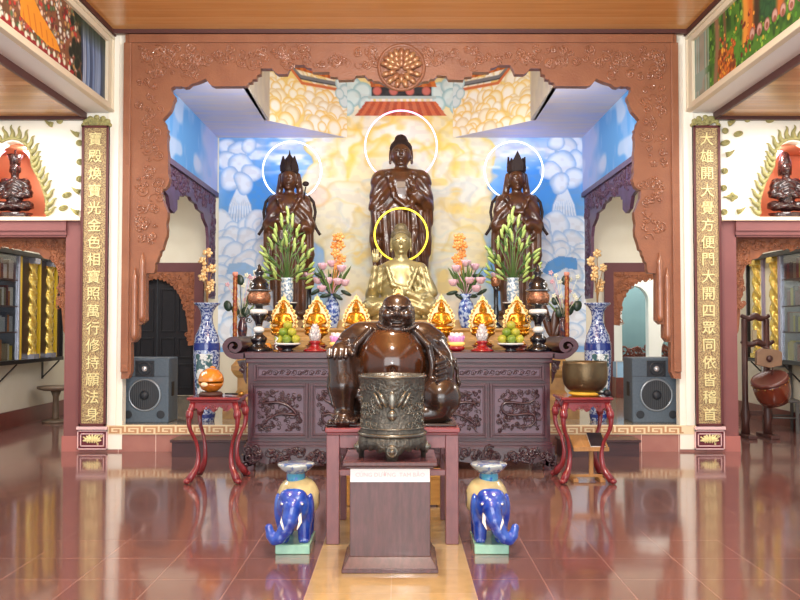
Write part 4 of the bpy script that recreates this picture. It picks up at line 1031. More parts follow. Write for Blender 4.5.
around(px0, px1, 0, 3.4, [(.14, 0), (.14, .12), (.10, .14), (.10, .24), (.02, .30), (-.02, .36), (-.02, .52), (.02, .56), (.05, .62), (.05, .68), (.0, .74), (-.03, .80), (-.03, h - .18), (.02, h - .14), (.06, h - .08), (.06, h)]).obj('lower_tier', PEDG, pd)
x2 = px1 - .22; x2l = px0 + .22
around(x2l, x2, YT2 - YT1, 3.4, [(0, h), (0, h + .04), (-.02, h + .06), (-.02, Z2 - PZ - .06), (.02, Z2 - PZ - .03), (.02, Z2 - PZ)]).obj('middle_tier', PEDG, pd)
around(x2l + .25, x2 - .25, YT3 - YT1, 3.4, [(0, Z2 - PZ), (0, Z3 - PZ)]).obj('upper_tier', PEDG, pd)
cm = MB(); cm.curls(px0 + .1, px1 - .1, h - .5 + .05, h - .2, .025, 90, 90, (.03, .07), .012); cm.obj('relief', PEDG, pd, label='carved scroll relief')

# ------------------------------------------------------------------ front altar table
ALT = mat('dark_purple_rosewood', (76, 32, 43), .28, c2=(58, 24, 34), nscale=5, stretch=(1, 1, 6), coat=.12)
ALT2 = mat('rosewood_carving', (66, 34, 42), .26, c2=(52, 27, 33), nscale=10, coat=.3)
ALT3 = mat('rosewood_panel_sheen', (100, 76, 92), .3, c2=(84, 62, 78), nscale=6, coat=.15)  # bluish sheen of the panel grounds put into the base colour
YA = 8.86; S = SC(YA)
al = thing('altar_table', 'large dark purple rosewood altar table with carved panels', 'altar', (WX(399, YA), YA, 0))
ax = lambda px: (px - 399) * S
az = lambda py: WZ(py, YA)
D = .86
MB().box(ax(248), ax(550), .02, D - .02, az(446), az(358)).obj('body', ALT, al, bevel=.004)
tp = MB(); tp.box(ax(244), ax(554), -.05, D, az(358.5), az(352)); tp.box(ax(246), ax(552), -.02, D - .03, az(363), az(358.5))
tp.obj('top', ALT, al, bevel=.006)
for e, p0, pc in ((-1, 246, 234.5), (1, 552, 566.5)):
    sc_ = MB(); pts = [(p0, 355.3), (p0 + e * 5, 356), (p0 + e * 11, 356), (p0 + e * 17, 353), (pc + e * 8.5, 346), (pc + e * 4, 340), (pc - e * 2, 339.5), (pc - e * 6, 343), (pc - e * 6, 348), (pc - e * 2, 351), (pc + e * 2.5, 349), (pc + e * 2.5, 345.5), (pc, 344.5)]
    P = [Vector((ax(a), 0, az(b))) for a, b in pts]; Q = []
    for i in range(len(P) - 1):                       # smooth the centre line
        a, b, c, d = P[max(i - 1, 0)], P[i], P[i + 1], P[min(i + 2, len(P) - 1)]
        for k in range(4):
            t_ = k / 4; Q.append(.5 * ((2 * b) + (c - a) * t_ + (2 * a - 5 * b + 4 * c - d) * t_ ** 2 + (3 * b - a - 3 * c + d) * t_ ** 3))
    Q.append(P[-1]); lo_, hi_ = [], []
    for i, p in enumerate(Q):
        d = (Q[min(i + 1, len(Q) - 1)] - Q[max(i - 1, 0)]).normalized(); u_ = i / (len(Q) - 1); n_ = Vector((-d.z, 0, d.x)) * S * (3.2 - 1.9 * u_)
        lo_.append(p + n_); hi_.append(p - n_)
    vs = []; fs = []
    for yy in (-.05, D):
        for a, b in zip(lo_, hi_): vs += [(a.x, yy, a.z), (b.x, yy, b.z)]
    n_ = len(Q)
    for i in range(n_ - 1):
        k = 2 * i; o_ = 2 * n_
        fs += [(k, k + 1, k + 3, k + 2), (o_ + k + 2, o_ + k + 3, o_ + k + 1, o_ + k), (k, k + 2, o_ + k + 2, o_ + k), (k + 1, o_ + k + 1, o_ + k + 3, k + 3)]
    fs += [(0, o_, o_ + 1, 1), (2 * n_ - 2, 2 * n_ - 1, o_ + 2 * n_ - 1, o_ + 2 * n_ - 2)]
    MB().add(vs, fs).obj('scroll_end', ALT, al, bevel=.003)
    br = MB().prism([(ax(p0), az(360)), (ax(p0 + e * 9), az(361)), (ax(p0 + e * 7), az(366)), (ax(p0 + e * 3.5), az(370)), (ax(p0 + e * 2.5), az(378)), (ax(p0), az(384))], .02, .06)
    br.curls(min(ax(p0), ax(p0 + e * 6)), max(ax(p0), ax(p0 + e * 6)), az(372), az(362), .015, 10, 91, (.012, .03), .007)
    br.obj('corner_bracket', ALT2, al)
def panel(name, x0, x1, y0, y1, seed, ncurl, parent, r, kind):
    X0, X1, Z0, Z1_ = ax(x0), ax(x1), az(y1), az(y0)
    f = MB(); w = .028
    f.box(X0, X0 + w, -.015, .03, Z0, Z1_); f.box(X1 - w, X1, -.015, .03, Z0, Z1_); f.box(X0 + w, X1 - w, -.015, .03, Z0, Z0 + w); f.box(X0 + w, X1 - w, -.015, .03, Z1_ - w, Z1_)
    w2 = w + .022
    f.box(X0 + w, X0 + w2, .0, .03, Z0 + w, Z1_ - w); f.box(X1 - w2, X1 - w, .0, .03, Z0 + w, Z1_ - w); f.box(X0 + w2, X1 - w2, .0, .03, Z0 + w, Z0 + w2); f.box(X0 + w2, X1 - w2, 0, .03, Z1_ - w2, Z1_ - w)
    fo = f.obj(name, ALT, parent, bevel=.003)
    MB().box(X0 + w2, X1 - w2, .006, .03, Z0 + w2, Z1_ - w2).obj('ground', ALT3, fo)
    c = MB(); m_ = w2 + .03; r0 = random.Random(seed)
    if kind == 'door':
        c.curls(X0 + m_, X1 - m_, Z0 + m_, Z1_ - m_, .004, ncurl, seed, r, .007)
        # winding dragon body
        pts = []; xc, zc = (X0 + X1) / 2, (Z0 + Z1_) / 2; ww, hh = (X1 - X0) / 2 - m_, (Z1_ - Z0) / 2 - m_
        for i in range(60):
            t = i / 59; pts.append((xc + ww * .8 * sin(t * 9 + seed), -.004, zc + hh * (.85 - 1.7 * t) + .03 * cos(t * 18)))
        c.tube(pts, [.008 + .009 * sin(pi * i / 59) for i in range(60)], 6)
        for i in range(4, 56, 3):
            p = pts[i]; a = r0.uniform(0, 6.3); c.tube([p, (p[0] + .05 * cos(a), -.006, p[2] + .05 * sin(a)), (p[0] + .075 * cos(a + .5), -.004, p[2] + .075 * sin(a + .5))], [.009, .007, .002], 5)
    else:
        n = int((X1 - X0) / .07)
        for i in range(n):
            x = X0 + m_ + (X1 - X0 - 2 * m_) * (i + .5) / n; c.spiral((x, .004, (Z0 + Z1_) / 2), .03, 1.3, .006, i * 2.1, 1 if i % 2 else -1)
            c.tube([(x - .03, .004, (Z0 + Z1_) / 2 - .02), (x, .002, (Z0 + Z1_) / 2 + (.022 if i % 2 else -.022)), (x + .035, .004, (Z0 + Z1_) / 2 + .015)], [.003, .008, .003], 5)
    c.obj('carving', ALT2, fo, label='relief carving of a dragon among scrolls' if kind == 'door' else 'relief carving of running scrolls')
    return fo
for i in range(3):
    w = 296 / 3; panel('frieze', 251 + i * w + 3, 251 + (i + 1) * w - 3, 364.5, 380.5, 100 + i, 0, al, (.015, .03), 'frieze')
for i in range(5):
    w = 298 / 5; panel('front_panel', 250 + i * w + 1.2, 250 + (i + 1) * w - 1.2, 383.5, 438, 110 + i, 120, al, (.012, .034), 'door')
ml = MB(); ml.box(ax(246.5), ax(551.5), -.0, D, az(446), az(442)); ml.box(ax(244), ax(554), -.02, D, az(448.5), az(445.5)); ml.obj('base_moulding', ALT, al, bevel=.005)
# carved apron and scroll feet
ap = [(244.5, 448), (244.5, 466), (252, 466), (258, 461), (268, 464), (285, 459), (310, 465), (340, 461), (370, 466), (399, 463)]
P_ = [(ax(a), az(b)) for a, b in ap] + [(ax(798 - a), az(b)) for a, b in reversed(ap[:-1])]
a_ = MB().prism(P_, -.02, .02); a_.curls(ax(248), ax(550), az(461), az(450), -.026, 130, 120, (.03, .065), .013); a_.obj('carved_apron', ALT2, al)
for e in (-1, 1):
    for yb in (0, D - .08):
        ft = MB(); xc = e * 150.5 * S
        ft.prism([(xc - .07, az(455)), (xc + .07, az(455)), (xc + .06, az(462)), (xc + .075, .02), (xc + .06, 0), (xc - .06, 0), (xc - .075, .02), (xc - .05, az(462))], yb - .02, yb + .08)
        ft.spiral((xc + e * .02, yb - .02, .055), .05, 1.4, .014); ft.obj('foot', ALT2, al)

# ------------------------------------------------------------------ dark steps up to the platform
STEPM = mat('dark_step_wood', (74, 44, 46), .35, c2=(62, 38, 40), nscale=6, stretch=(1, 6, 6))
for s, a, b in ((-1, 171, 247), (1, 560, 640)):
    Y0 = 9.78; t = thing('wooden_step', 'low dark wooden step in front of the platform, %s of the altar' % ('left' if s < 0 else 'right'), 'step', (WX((a + b) / 2, Y0), Y0, 0))
    hw = (b - a) / 2 * SC(Y0); H = WZ(440, Y0)
    MB().box(-hw, hw, -.01, .36, H - .03, H).obj('tread', STEPM, t, bevel=.005); MB().box(-hw + .02, hw - .02, .01, .35, 0, H - .03).obj('body', STEPM, t)

# ------------------------------------------------------------------ red carved stools
RED = mat('red_lacquer_wood', (134, 36, 42), .22, c2=(116, 28, 36), nscale=6, coat=.7)
def red_stool(px0, px1, label):
    Y0 = 8.07; S = SC(Y0); xc = WX((px0 + px1) / 2, Y0); H = WZ(397.5, Y0)
    t = thing('carved_stool', label, 'stool', (xc, Y0 + .24, 0)); hw = (px1 - px0) / 2 * S; hd = .24
    tp = MB(); tp.box(-hw, hw, -hd, hd, H - .03, H); tp.box(-hw + .02, hw - .02, -hd + .02, hd - .02, H - .055, H - .03); tp.obj('top', RED, t, bevel=.012)
    for sx in (-1, 1):
        for sy in (-1, 1):
            pts = []; rs = []
            for i in range(15):
                u = i / 14; z = (H - .05) * (1 - u) + .03 * u
                o = .0 + .035 * sin(pi * min(1, u * 2.2)) - .042 * sin(pi * max(0, (u - .4) / .6)) + (.035 * max(0, (u - .85) / .15))
                pts.append((sx * (hw - .055 + o), sy * (hd - .055 + o), z)); rs.append(.031 - .013 * sin(pi * min(1, max(0, (u - .1)) / .8)) + (.006 if u > .9 else 0))
            lg = MB().tube(pts, rs, 8); p = pts[-1]; lg.ell((p[0] + sx * .012, p[1] + sy * .012, .028), (.036, .036, .028), 10, 6); lg.ell((pts[2][0], pts[2][1], pts[2][2] - .01), (.04, .04, .06), 10, 6)
            lg.obj('leg', RED, t)
    def apron(L):
        P = [(-L, H - .055), (L, H - .055), (L, H - .16)]; n = 24
        for i in range(n + 1):
            u = 1 - 2 * i / n; P.append((u * L * .98, H - .115 - .03 * math.cos(u * pi * 3) * (1 - .3 * abs(u)) - (.03 if abs(u) > .92 else 0)))
        return P + [(-L, H - .16)]
    for sy in (-1, 1):
        m = MB().prism(apron(hw - .06), sy * (hd - .05) - .012, sy * (hd - .05) + .012)
        if sy < 0: m.curls(-hw + .1, hw - .1, H - .12, H - .08, -hd + .035, 12, 130, (.012, .03), .006)
        m.obj('apron', RED, t)
        m = MB().prism([(a * (hd - .06) / (hw - .06), b) for a, b in apron(hw - .06)], sy * (hw - .05) - .012, sy * (hw - .05) + .012, 'yz'); m.obj('apron', RED, t)
    return t, Vector((xc, Y0 + .24, H)), hw
s1, T1, hw1 = red_stool(187, 240, 'red lacquered stool with cabriole legs holding the round orange wooden drum')
s2, T2, hw2 = red_stool(561, 613, 'red lacquered stool with cabriole legs holding the big bronze singing bowl')
# wooden fish drum
t = thing('wooden_fish_drum', 'round orange-gold lacquered wooden fish drum on the left red stool', 'drum', (WX(211.5, T1.y), T1.y, T1.z))
g = Sculpt((-17, -17, -1), (17, 17, 30), .8); g.ell((0, 0, 13.5), (13, 12, 12.5), 1).ell((0, -4, 11.5), (15, 10, .9), .6, 's').ell((0, 7, 24), (4, 5, 4), 2)
g.warp(lambda x, y, z: .25 * np.sin(np.arctan2(x, z - 12) * 9) * (np.hypot(x, z - 12) > 7) * (y < 0))
finish('body', g.mesh('body', .0096), mat('orange_gold_lacquer', (206, 134, 40), .18, c2=(178, 100, 30), nscale=4, coat=.8), t, loc=(0, 0, .02))
MB().lathe([(.11, 0), (.12, .015), (.1, .035)], n=24).obj('cushion', mat('dark_cushion', (70, 40, 30), .6), t)
MB().ell((-.04, -.113, .115), (.035, .012, .022)).obj('slot_knob', mat('pale_ivory', (230, 206, 170), .4), t)
tm = thing('mallet', 'small dark mallet lying on the right corner of the left red stool', 'mallet', (T1.x + hw1 - .09, T1.y - .05, T1.z))
MB().tube([(-.1, .08, .014), (.06, -.02, .02)], .009, 8).obj('handle', BLACKW, tm); MB().ell((.075, -.03, .024), (.035, .026, .024)).obj('head', mat('brass_small', (150, 110, 50), .3, metal=.7), tm)
# singing bowl
BRZ = mat('aged_bronze', (112, 94, 66), .38, metal=.75, c2=(88, 74, 54), nscale=7, bump=.12, bscale=40)
t = thing('singing_bowl', 'large bronze singing bowl on the right red stool', 'singing bowl', (WX(584.5, T2.y), T2.y, T2.z))
R = 22.3 * SC(T2.y)
MB().lathe([(R * .55, 0), (R * .72, .012), (R * .74, .03), (R * .6, .045)], n=28).obj('cushion', mat('yellow_cushion', (224, 178, 60), .7, c2=(206, 156, 40), nscale=12), t, label='yellow cushion ring')
hB = 33 * SC(T2.y)
prof = [(.01, .03), (R * .45, .032), (R * .75, .055), (R * .94, .11), (R * 1.0, .18), (R * 1.0, hB * .8), (R * .97, hB - .01), (R * .985, hB + .01), (R * .9, hB + .01), (R * .92, hB * .7), (R * .8, .12), (.01, .06)]
MB().lathe(prof, n=40).obj('bowl', BRZ, t)
tm = thing('bowl_mallet', 'dark round-headed striker beside the bronze singing bowl', 'mallet', (T2.x + hw2 - .07, T2.y - .13, T2.z))
MB().tube([(-.12, .02, .03), (.02, 0, .03)], .012, 8).obj('handle', BLACKW, tm); MB().ell((.035, 0, .034), (.04, .034, .034)).obj('head', BLACKW, tm)
# book stand under the right stool
OAK = mat('light_oak', (178, 132, 78), .4, c2=(158, 112, 64), nscale=8, stretch=(6, 1, 1))
YS = 8.3; t = thing('book_stand', 'small light wooden book stand under the right red stool', 'book stand', (WX(590, YS), YS, 0)); zt_ = WZ(446, YS)
MB().box(-.2, .11, -.015, .015, .03, .055).obj('base_bar', OAK, t, bevel=.004)
b = MB(); b.box(-.2, -.15, -.13, .13, 0, .03); b.box(.06, .11, -.13, .13, 0, .03); b.obj('foot', OAK, t, bevel=.004)
MB().box(-.02, .02, -.015, .015, .05, zt_ + .02).obj('post', OAK, t, bevel=.003)
sl = MB(); sl.add([(-.19, -.1, zt_ - .03), (.15, -.1, zt_ - .03), (.15, .12, zt_ + .08), (-.19, .12, zt_ + .08), (-.19, -.1, zt_ - .012), (.15, -.1, zt_ - .012), (.15, .12, zt_ + .098), (-.19, .12, zt_ + .098)], [(3, 2, 1, 0), (4, 5, 6, 7), (0, 1, 5, 4), (1, 2, 6, 5), (2, 3, 7, 6), (3, 0, 4, 7)])
sl.box(-.19, .15, -.115, -.1, zt_ - .035, zt_ + .005); sl.obj('slanted_top', OAK, t)
bk = thing('prayer_book', 'thin black book with white page edges on the small book stand', 'book', (WX(590, YS) + .05, YS, zt_))
k = .11 / .22
def slab(m, x0, x1, y0, y1, o0, o1): 
    f = lambda y: (y + .1) * k - .012
    return m.add([(x0, y0, f(y0) + o0), (x1, y0, f(y0) + o0), (x1, y1, f(y1) + o0), (x0, y1, f(y1) + o0), (x0, y0, f(y0) + o1), (x1, y0, f(y0) + o1), (x1, y1, f(y1) + o1), (x0, y1, f(y1) + o1)], [(3, 2, 1, 0), (4, 5, 6, 7), (0, 1, 5, 4), (1, 2, 6, 5), (2, 3, 7, 6), (3, 0, 4, 7)])
slab(MB(), -.07, .07, -.094, .1, .001, .022).obj('pages', mat('white_pages', (232, 228, 220), .7), bk); slab(MB(), -.072, .072, -.096, .102, .022, .03).obj('cover', mat('black_cover', (34, 22, 26), .4), bk)

# ------------------------------------------------------------------ loudspeakers
SPK = mat('blue_grey_cabinet', (88, 104, 118), .5, c2=(78, 94, 108), nscale=40, bump=.15, bscale=150)
SPD = mat('speaker_dark', (38, 44, 52), .5); SPC = mat('speaker_cone', (66, 72, 78), .5); RING = mat('silver_ring', (150, 160, 168), .3, metal=.6)
def speaker(pxc, label, rz):
    Y0 = 10.42; S = SC(Y0); t = thing('loudspeaker', label, 'loudspeaker', (WX(pxc, Y0), Y0, PZ), rz=rz)
    hw = 23.8 * S; H = WZ(358, Y0) - PZ; D_ = .46
    MB().prism([(-hw, 0), (hw, 0), (hw * .97, D_), (-hw * .97, D_)], 0, H, 'xy').obj('cabinet', SPK, t, bevel=.012)
    def ringat(z, r, m): m.torus((0, -.004, z), r, .014, n=40, m=6); return m
    zw = H * .43; rw = 15.5 * S
    c = MB(); c.lathe([(rw, 0), (rw * .93, -.012), (rw * .45, -.05), (.001, -.05)], n=36)
    me = c.mesh('woofer'); me.transform(Matrix.Translation((0, -.012, zw)) @ Matrix.Rotation(radians(90), 4, 'X')); 
    w = finish('woofer', me, SPC, t); 
    ringat(zw, rw, MB()).obj('rim', RING, w, label='silver rim')
    MB().ell((0, -.02, zw), (rw * .3, .04, rw * .3)).obj('dust_cap', SPD, w)
    gr = MB()
    for i in range(15):
        u = -1 + 2 * (i + .5) / 15; hh = rw * .93 * math.sqrt(1 - u * u); gr.tube([(u * rw * .93, -.018, zw - hh), (u * rw * .93, -.018, zw + hh)], .0035, 4)
    gr.obj('grille', SPD, w)
    zh = H * .835; hn = MB()
    hn.prism([(-.115, zh - .1), (.115, zh - .1), (.115, zh + .1), (-.115, zh + .1)], -.012, .0); hn.torus((0, -.012, zh), .075, .012, n=24)
    for sx in (-.09, .09):
        for sz in (-.075, .075): hn.ell((sx, -.012, zh + sz), (.012, .008, .012), 8, 5)
    ho = hn.obj('horn', SPD, t); MB().ell((0, -.02, zh), (.035, .03, .035)).obj('tweeter_dome', mat('bright_dome', (220, 224, 230), .2, metal=.5), ho, label='bright dome')
    for sx in (-1, 1):
        p = MB(); p.lathe([(.05, 0), (.05, .006), (.035, -.004), (.01, -.004)], n=16); me = p.mesh('port'); me.transform(Matrix.Translation((sx * hw * .68, -.004, H * .13)) @ Matrix.Rotation(radians(90), 4, 'X')); finish('port', me, SPD, t)
    sd = MB(); sd.box(-hw, hw, -.003, 0, H * .715, H * .722); sd.obj('seam', SPD, t)
    hd = MB(); e = 1 if pxc < 400 else -1; x = e * hw * .92; hd.add([(x - .0, .12, H * .52), (x - .0, .2, H * .52), (x - .0, .2, H * .7), (x, .12, H * .7)], [(0, 1, 2, 3)])
    hb = MB(); hb.box(min(e * hw * .9, e * hw * 1.002), max(e * hw * .9, e * hw * 1.002), .14, .26, H * .4, H * .62); hb.obj('handle_recess', BLACKW, t)
    return t
speaker(145.5, 'blue-grey loudspeaker on the platform in front of the black doors', radians(0)); speaker(655.5, 'blue-grey loudspeaker on the platform by the open right doorway', radians(0))

# ------------------------------------------------------------------ big blue and white floor vases with golden blossom
def porcelain(name, c, c2, sc, rough=.12): return mat(name, c, rough, c2=c2, nscale=sc, sharp=True, coat=.6, detail=3)
PORC = porcelain('blue_white_porcelain', (46, 70, 140), (176, 192, 220), 38); PORCD = porcelain('dense_blue_porcelain', (44, 66, 136), (120, 146, 200), 30); PORW = porcelain('white_blue_scene', (222, 230, 230), (70, 104, 110), 16)
BLUEP = mat('cobalt_band', (40, 60, 136), .12, coat=.6)
def floor_vase(px, label, Y0=10.66):
    xc = WX(px, Y0); S = SC(Y0); z0 = PZ; H = WZ(303, Y0) - PZ
    t = thing('floor_vase', label, 'vase', (xc, Y0, PZ)); R = 13.2 * S
    pr = [(.6, 0), (.62, .02), (.66, .06), (.8, .2), (.95, .4), (1.0, .55), (.98, .64), (.86, .72), (.62, .78), (.46, .83), (.42, .88), (.5, .93), (.72, .97), (.98, .99), (1.0, 1.0), (.9, 1.0), (.4, .93), (.36, .85)]
    MB().lathe([(r * R, z * H) for r, z in pr], n=36).obj('body', PORC, t)
    for z0_, z1_, m in ((.60, .66, BLUEP), (.155, .185, BLUEP), (.03, .06, BLUEP)):
        def rad(z):
            for (r0, a), (r1, b) in zip(pr[:13], pr[1:14]):
                if a <= z <= b: return r0 + (r1 - r0) * (z - a) / (b - a)
            return 1
        MB().lathe([(rad(z) * R + .004, z * H) for z in (z0_, (z0_ + z1_) / 2, z1_)], n=36, cap=False).obj('band', m, t)
    # white cartouche on the front
    m = MB(); vs = []; fs = []; nz_, na = 12, 10
    for j in range(nz_ + 1):
        z = .22 + .35 * j / nz_
        for i in range(na + 1):
            a = -pi / 2 + (-.65 + 1.3 * i / na); r = rad(z) * R + .006; vs.append((r * cos(a), r * sin(a), z * H))
    for j in range(nz_):
        for i in range(na): k = j * (na + 1) + i; fs.append((k, k + 1, k + na + 2, k + na + 1))
    m.add(vs, fs, True); m.obj('cartouche', PORW, t, label='white cartouche with a landscape')
    return Vector((xc, Y0, PZ + H))
GFL = mat('gold_blossom', (224, 176, 110), .35, metal=.3, c2=(240, 214, 160), nscale=30); GST = mat('gold_stem', (150, 110, 60), .5)
def gold_spray(top, label, seed):
    t = thing('golden_blossom_spray', label, 'flowers', (top.x, top.y, top.z - .08)); r0 = random.Random(seed); S = SC(top.y)
    st = MB(); tips = []
    for (dx, dz) in ((1, 50), (-5, 42), (5, 35), (-4, 26), (4, 20), (-2, 33), (2, 14)):
        p = Vector((dx * S, r0.uniform(-.05, .05), dz * S + .08)); tips.append(p)
        st.tube([(0, 0, .0), (dx * .2 * S, 0, p.z * .5), p], [.008, .006, .004], 5)
    st.obj('stems', GST, t)
    for p in tips:
        f = MB(); r = r0.uniform(4.2, 5.4) * S
        for i in range(6):
            a = i * pi / 3 + r0.random(); rot = Matrix.Rotation(a, 3, 'Y') @ Matrix.Rotation(radians(35), 3, 'X')
            f.ell(p + Vector((cos(a) * r * .55, -.01, -sin(a) * r * .55)), (r * .5, .012, r * .36), 8, 5, Matrix.Rotation(a, 3, 'Y'))
        f.ell(p + Vector((0, -.03, 0)), (r * .25, .02, r * .25), 8, 5); f.obj('blossom', GFL, t)
    return t
v = floor_vase(207, 'tall blue and white porcelain floor vase between the left loudspeaker and the altar'); gold_spray(v, 'golden artificial blossom spray in the tall left porcelain vase', 1)
v = floor_vase(597.5, 'tall blue and white porcelain floor vase between the altar and the right doorway'); gold_spray(v, 'golden artificial blossom spray in the tall right porcelain vase', 2)

# ------------------------------------------------------------------ table in front with pedestal, elephants
MAV = mat('mauve_painted_wood', (136, 86, 90), .3, c2=(118, 72, 78), nscale=7, stretch=(3, 3, 1), coat=.2)
MAVT = mat('red_mauve_top', (134, 62, 68), .25, coat=.3)
YB_ = 5.85; S = SC(YB_)
bt = thing('statue_table', 'pink-mauve wooden table under the fat laughing Buddha', 'table', (WX(392.5, YB_), YB_, 0)); bx = lambda px: (px - 392.5) * S
TZ = WZ(428, YB_); TD = .84
tp = MB(); tp.box(bx(325.5), bx(459.5), -.02, TD, TZ - .03, TZ); tp.box(bx(327), bx(458), -.005, TD - .01, TZ - .05, TZ - .03); tp.obj('top', MAVT, bt, bevel=.006)
lw = 13 * S
for sx in (-1, 1):
    for y in (0, TD - .1):
        xo = bx(326.8) if sx < 0 else bx(458.2) - lw
        MB().box(xo, xo + lw, y, y + .09, 0, TZ - .05).obj('leg', MAV, bt, bevel=.005)
def rails(z0, z1, nm):
    xl, xr = bx(326.8) + lw, bx(458.2) - lw
    MB().box(xl, xr, .01, .06, z0, z1).obj(nm, MAV, bt, bevel=.003); MB().box(xl, xr, TD - .08, TD - .03, z0, z1).obj(nm, MAV, bt, bevel=.003)
    for x0 in (bx(326.8) + .015, bx(458.2) - lw + .02): MB().box(x0, x0 + .05, .09, TD - .1, z0, z1).obj(nm, MAV, bt, bevel=.003)
rails(TZ - .14, TZ - .05, 'apron'); rails(WZ(476, YB_), WZ(470, YB_), 'stretcher')
TBL = Vector((WX(392.5, YB_), YB_, TZ))
# kneeling bench behind
YK = 7.05; t = thing('kneeling_bench', 'low yellow wooden bench on the floor behind the mauve table', 'bench', (WX(395, YK), YK, 0)); kz = WZ(476, YK); hw = 51 * SC(YK)
YEL = mat('yellow_pine', (206, 158, 84), .4, c2=(186, 134, 66), nscale=6, stretch=(1, 1, 6))
MB().box(-hw, hw, 0, .4, kz - .03, kz).obj('top', YEL, t, bevel=.004); MB().box(-hw + .02, hw - .02, -.006, .016, .02, kz - .03).obj('front_board', YEL, t)
for sx in (-hw + .03, hw - .07): MB().box(sx, sx + .04, .02, .38, 0, kz - .03).obj('leg', YEL, t)
# burner pedestal
PBR = mat('pedestal_brown', (90, 54, 58), .26, c2=(70, 42, 46), nscale=9, stretch=(5, 5, 1), coat=.3)
YP_ = 5.17; S = SC(YP_ + .05); xc = WX(390, YP_)
bp = thing('burner_pedestal', 'dark brown wooden pedestal with flared foot and white label, in front of the mauve table', 'pedestal', (xc, YP_, 0))
hb = 40 * S; hf = 47.5 * S; zf = WZ(558, YP_ + .05)
m = MB(); m.frustum(-hf, hf, 0, 2 * hf * .9, 0, -hf, hf, 0, 2 * hf * .9, .025); m.frustum(-hf + .005, hf - .005, .005, 2 * hf * .9, .025, -hb - .004, hb + .004, .05, 2 * hf * .9 - .04, zf + .01)
m.obj('foot', PBR, bp, bevel=.004)
zs = WZ(467.5, YP_ + .05); MB().box(-hb, hb, .055, 2 * hf * .9 - .05, zf, zs).obj('body', PBR, bp, bevel=.004)
ht = 46.8 * S; zt_ = WZ(462, YP_)
m = MB(); m.box(-ht, ht, .0, 2 * hf * .9, zt_ - .028, zt_); m.box(-ht + .02, ht - .02, .02, 2 * hf * .9 - .02, zs - .004, zt_ - .028); m.obj('top', PBR, bp, bevel=.006)
z1_, z2_ = WZ(482, YP_ + .05), WZ(468, YP_ + .05)
lb = MB().box(-hb + .003, hb - .003, .05, .056, z1_, z2_).obj('label', mat('white_paper', (244, 244, 246), .5), bp, label='white paper strip with faint red lettering')
cu = bpy.data.curves.new('t', 'FONT'); cu.body = 'CÚNG DƯỜNG  TAM BẢO'; cu.size = .036; cu.align_x = 'CENTER'; cu.align_y = 'CENTER'; cu.resolution_u = 2; cu.extrude = .0006
o = bpy.data.objects.new('t', cu); COL.objects.link(o); dg = bpy.context.evaluated_depsgraph_get(); dg.update()
me = bpy.data.meshes.new_from_object(o.evaluated_get(dg)); bpy.data.objects.remove(o); me.transform(Matrix.Translation((0, .049, (z1_ + z2_) / 2)) @ Matrix.Rotation(pi / 2, 4, 'X')); finish('lettering', me, mat('pale_red_ink', (246, 206, 212), .6), lb)
PTOP = Vector((xc, YP_, zt_)); PDEP = 2 * hf * .9
# incense burner
BUR = mat('burner_bronze', (106, 104, 96), .36, metal=.7, c2=(74, 72, 68), nscale=30, bump=.6, bscale=60)
BURS = mat('burner_bronze_plain', (116, 113, 104), .26, metal=.75)
S = SC(YP_ + .05); yb = YP_ + PDEP / 2 - .03
ib = thing('incense_burner', 'cylindrical bronze incense burner with boss and short legs on the brown pedestal', 'incense burner', (xc + 2 * S, yb, zt_)); R = 34.5 * S; hz = lambda py: WZ(py, yb) - zt_ 
zl = WZ(437, YP_ + .05) - zt_; zT = WZ(376.5, YP_ + .05) - zt_
MB().lathe([(.01, zl), (R * .96, zl), (R * .97, zl + .02), (R * .945, zl + .03), (R * .94, zl + .2), (R * .97, zT - .03), (R * 1.0, zT - .015), (R * 1.0, zT), (R * .9, zT), (R * .9, zT - .08), (.01, zT - .085)], n=48, cap=False).obj('drum', BUR, ib)
m = MB(); m.torus((0, 0, zl + .005), R * .985, .012, 'z', 48); m.torus((0, 0, zT - .006), R * .985, .01, 'z', 48); m.torus((0, 0, zl + .045), R * .955, .006, 'z', 48); m.obj('rim_band', BURS, ib)
# footed base ring with scallops
n = 96; vs = []; fs = []
for i in range(n):
    a = 2 * pi * i / n; w = abs(math.cos(2 * a)) ** .6; zlow = .055 * (1 - w ** 3) + .0; 
    zlow = 0.0 if abs(math.sin(2 * a)) < .32 else .035 + .03 * abs(math.sin(2 * a)) + .01 * math.sin(20 * a)
    for r, z in ((R * 1.0, zlow), (R * 1.02, max(zlow, zl - .04)), (R * .98, zl), (R * .84, zl), (R * .86, zlow)): vs.append((r * cos(a), r * sin(a), z))
for i in range(n):
    for j in range(5): fs.append((i * 5 + j, ((i + 1) % n) * 5 + j, ((i + 1) % n) * 5 + (j + 1) % 5, i * 5 + (j + 1) % 5))
m = MB(); m.add(vs, fs, True); m.obj('footed_base', BUR, ib)
for a in (-pi / 2, 0, pi, pi / 2):
    m = MB(); c = Vector((R * 1.0 * cos(a), R * 1.0 * sin(a), zl * .42)); m.ell(c, (.036 if cos(a) ** 2 < .5 else .02, .02 if cos(a) ** 2 < .5 else .036, .042), 14, 8); tdir = Vector((-sin(a), cos(a), 0))
    m.ell(c + Vector((cos(a), sin(a), 0)) * .015, (.02, .02, .02), 12, 8); m.torus(c + Vector((cos(a), sin(a), 0)) * .008, .03, .006, 'y' if cos(a) ** 2 < .5 else 'x', 20, 6); m.obj('leg_boss', BURS, ib)
m = MB(); zb_ = zl + (zT - zl) * .36; m.ell((0, -R * .96, zb_), (.033, .03, .036), 16, 10); m.ell((0, -R * .945, zb_ + .09), (.028, .014, .06), 14, 8); m.obj('front_boss', BURS, ib)
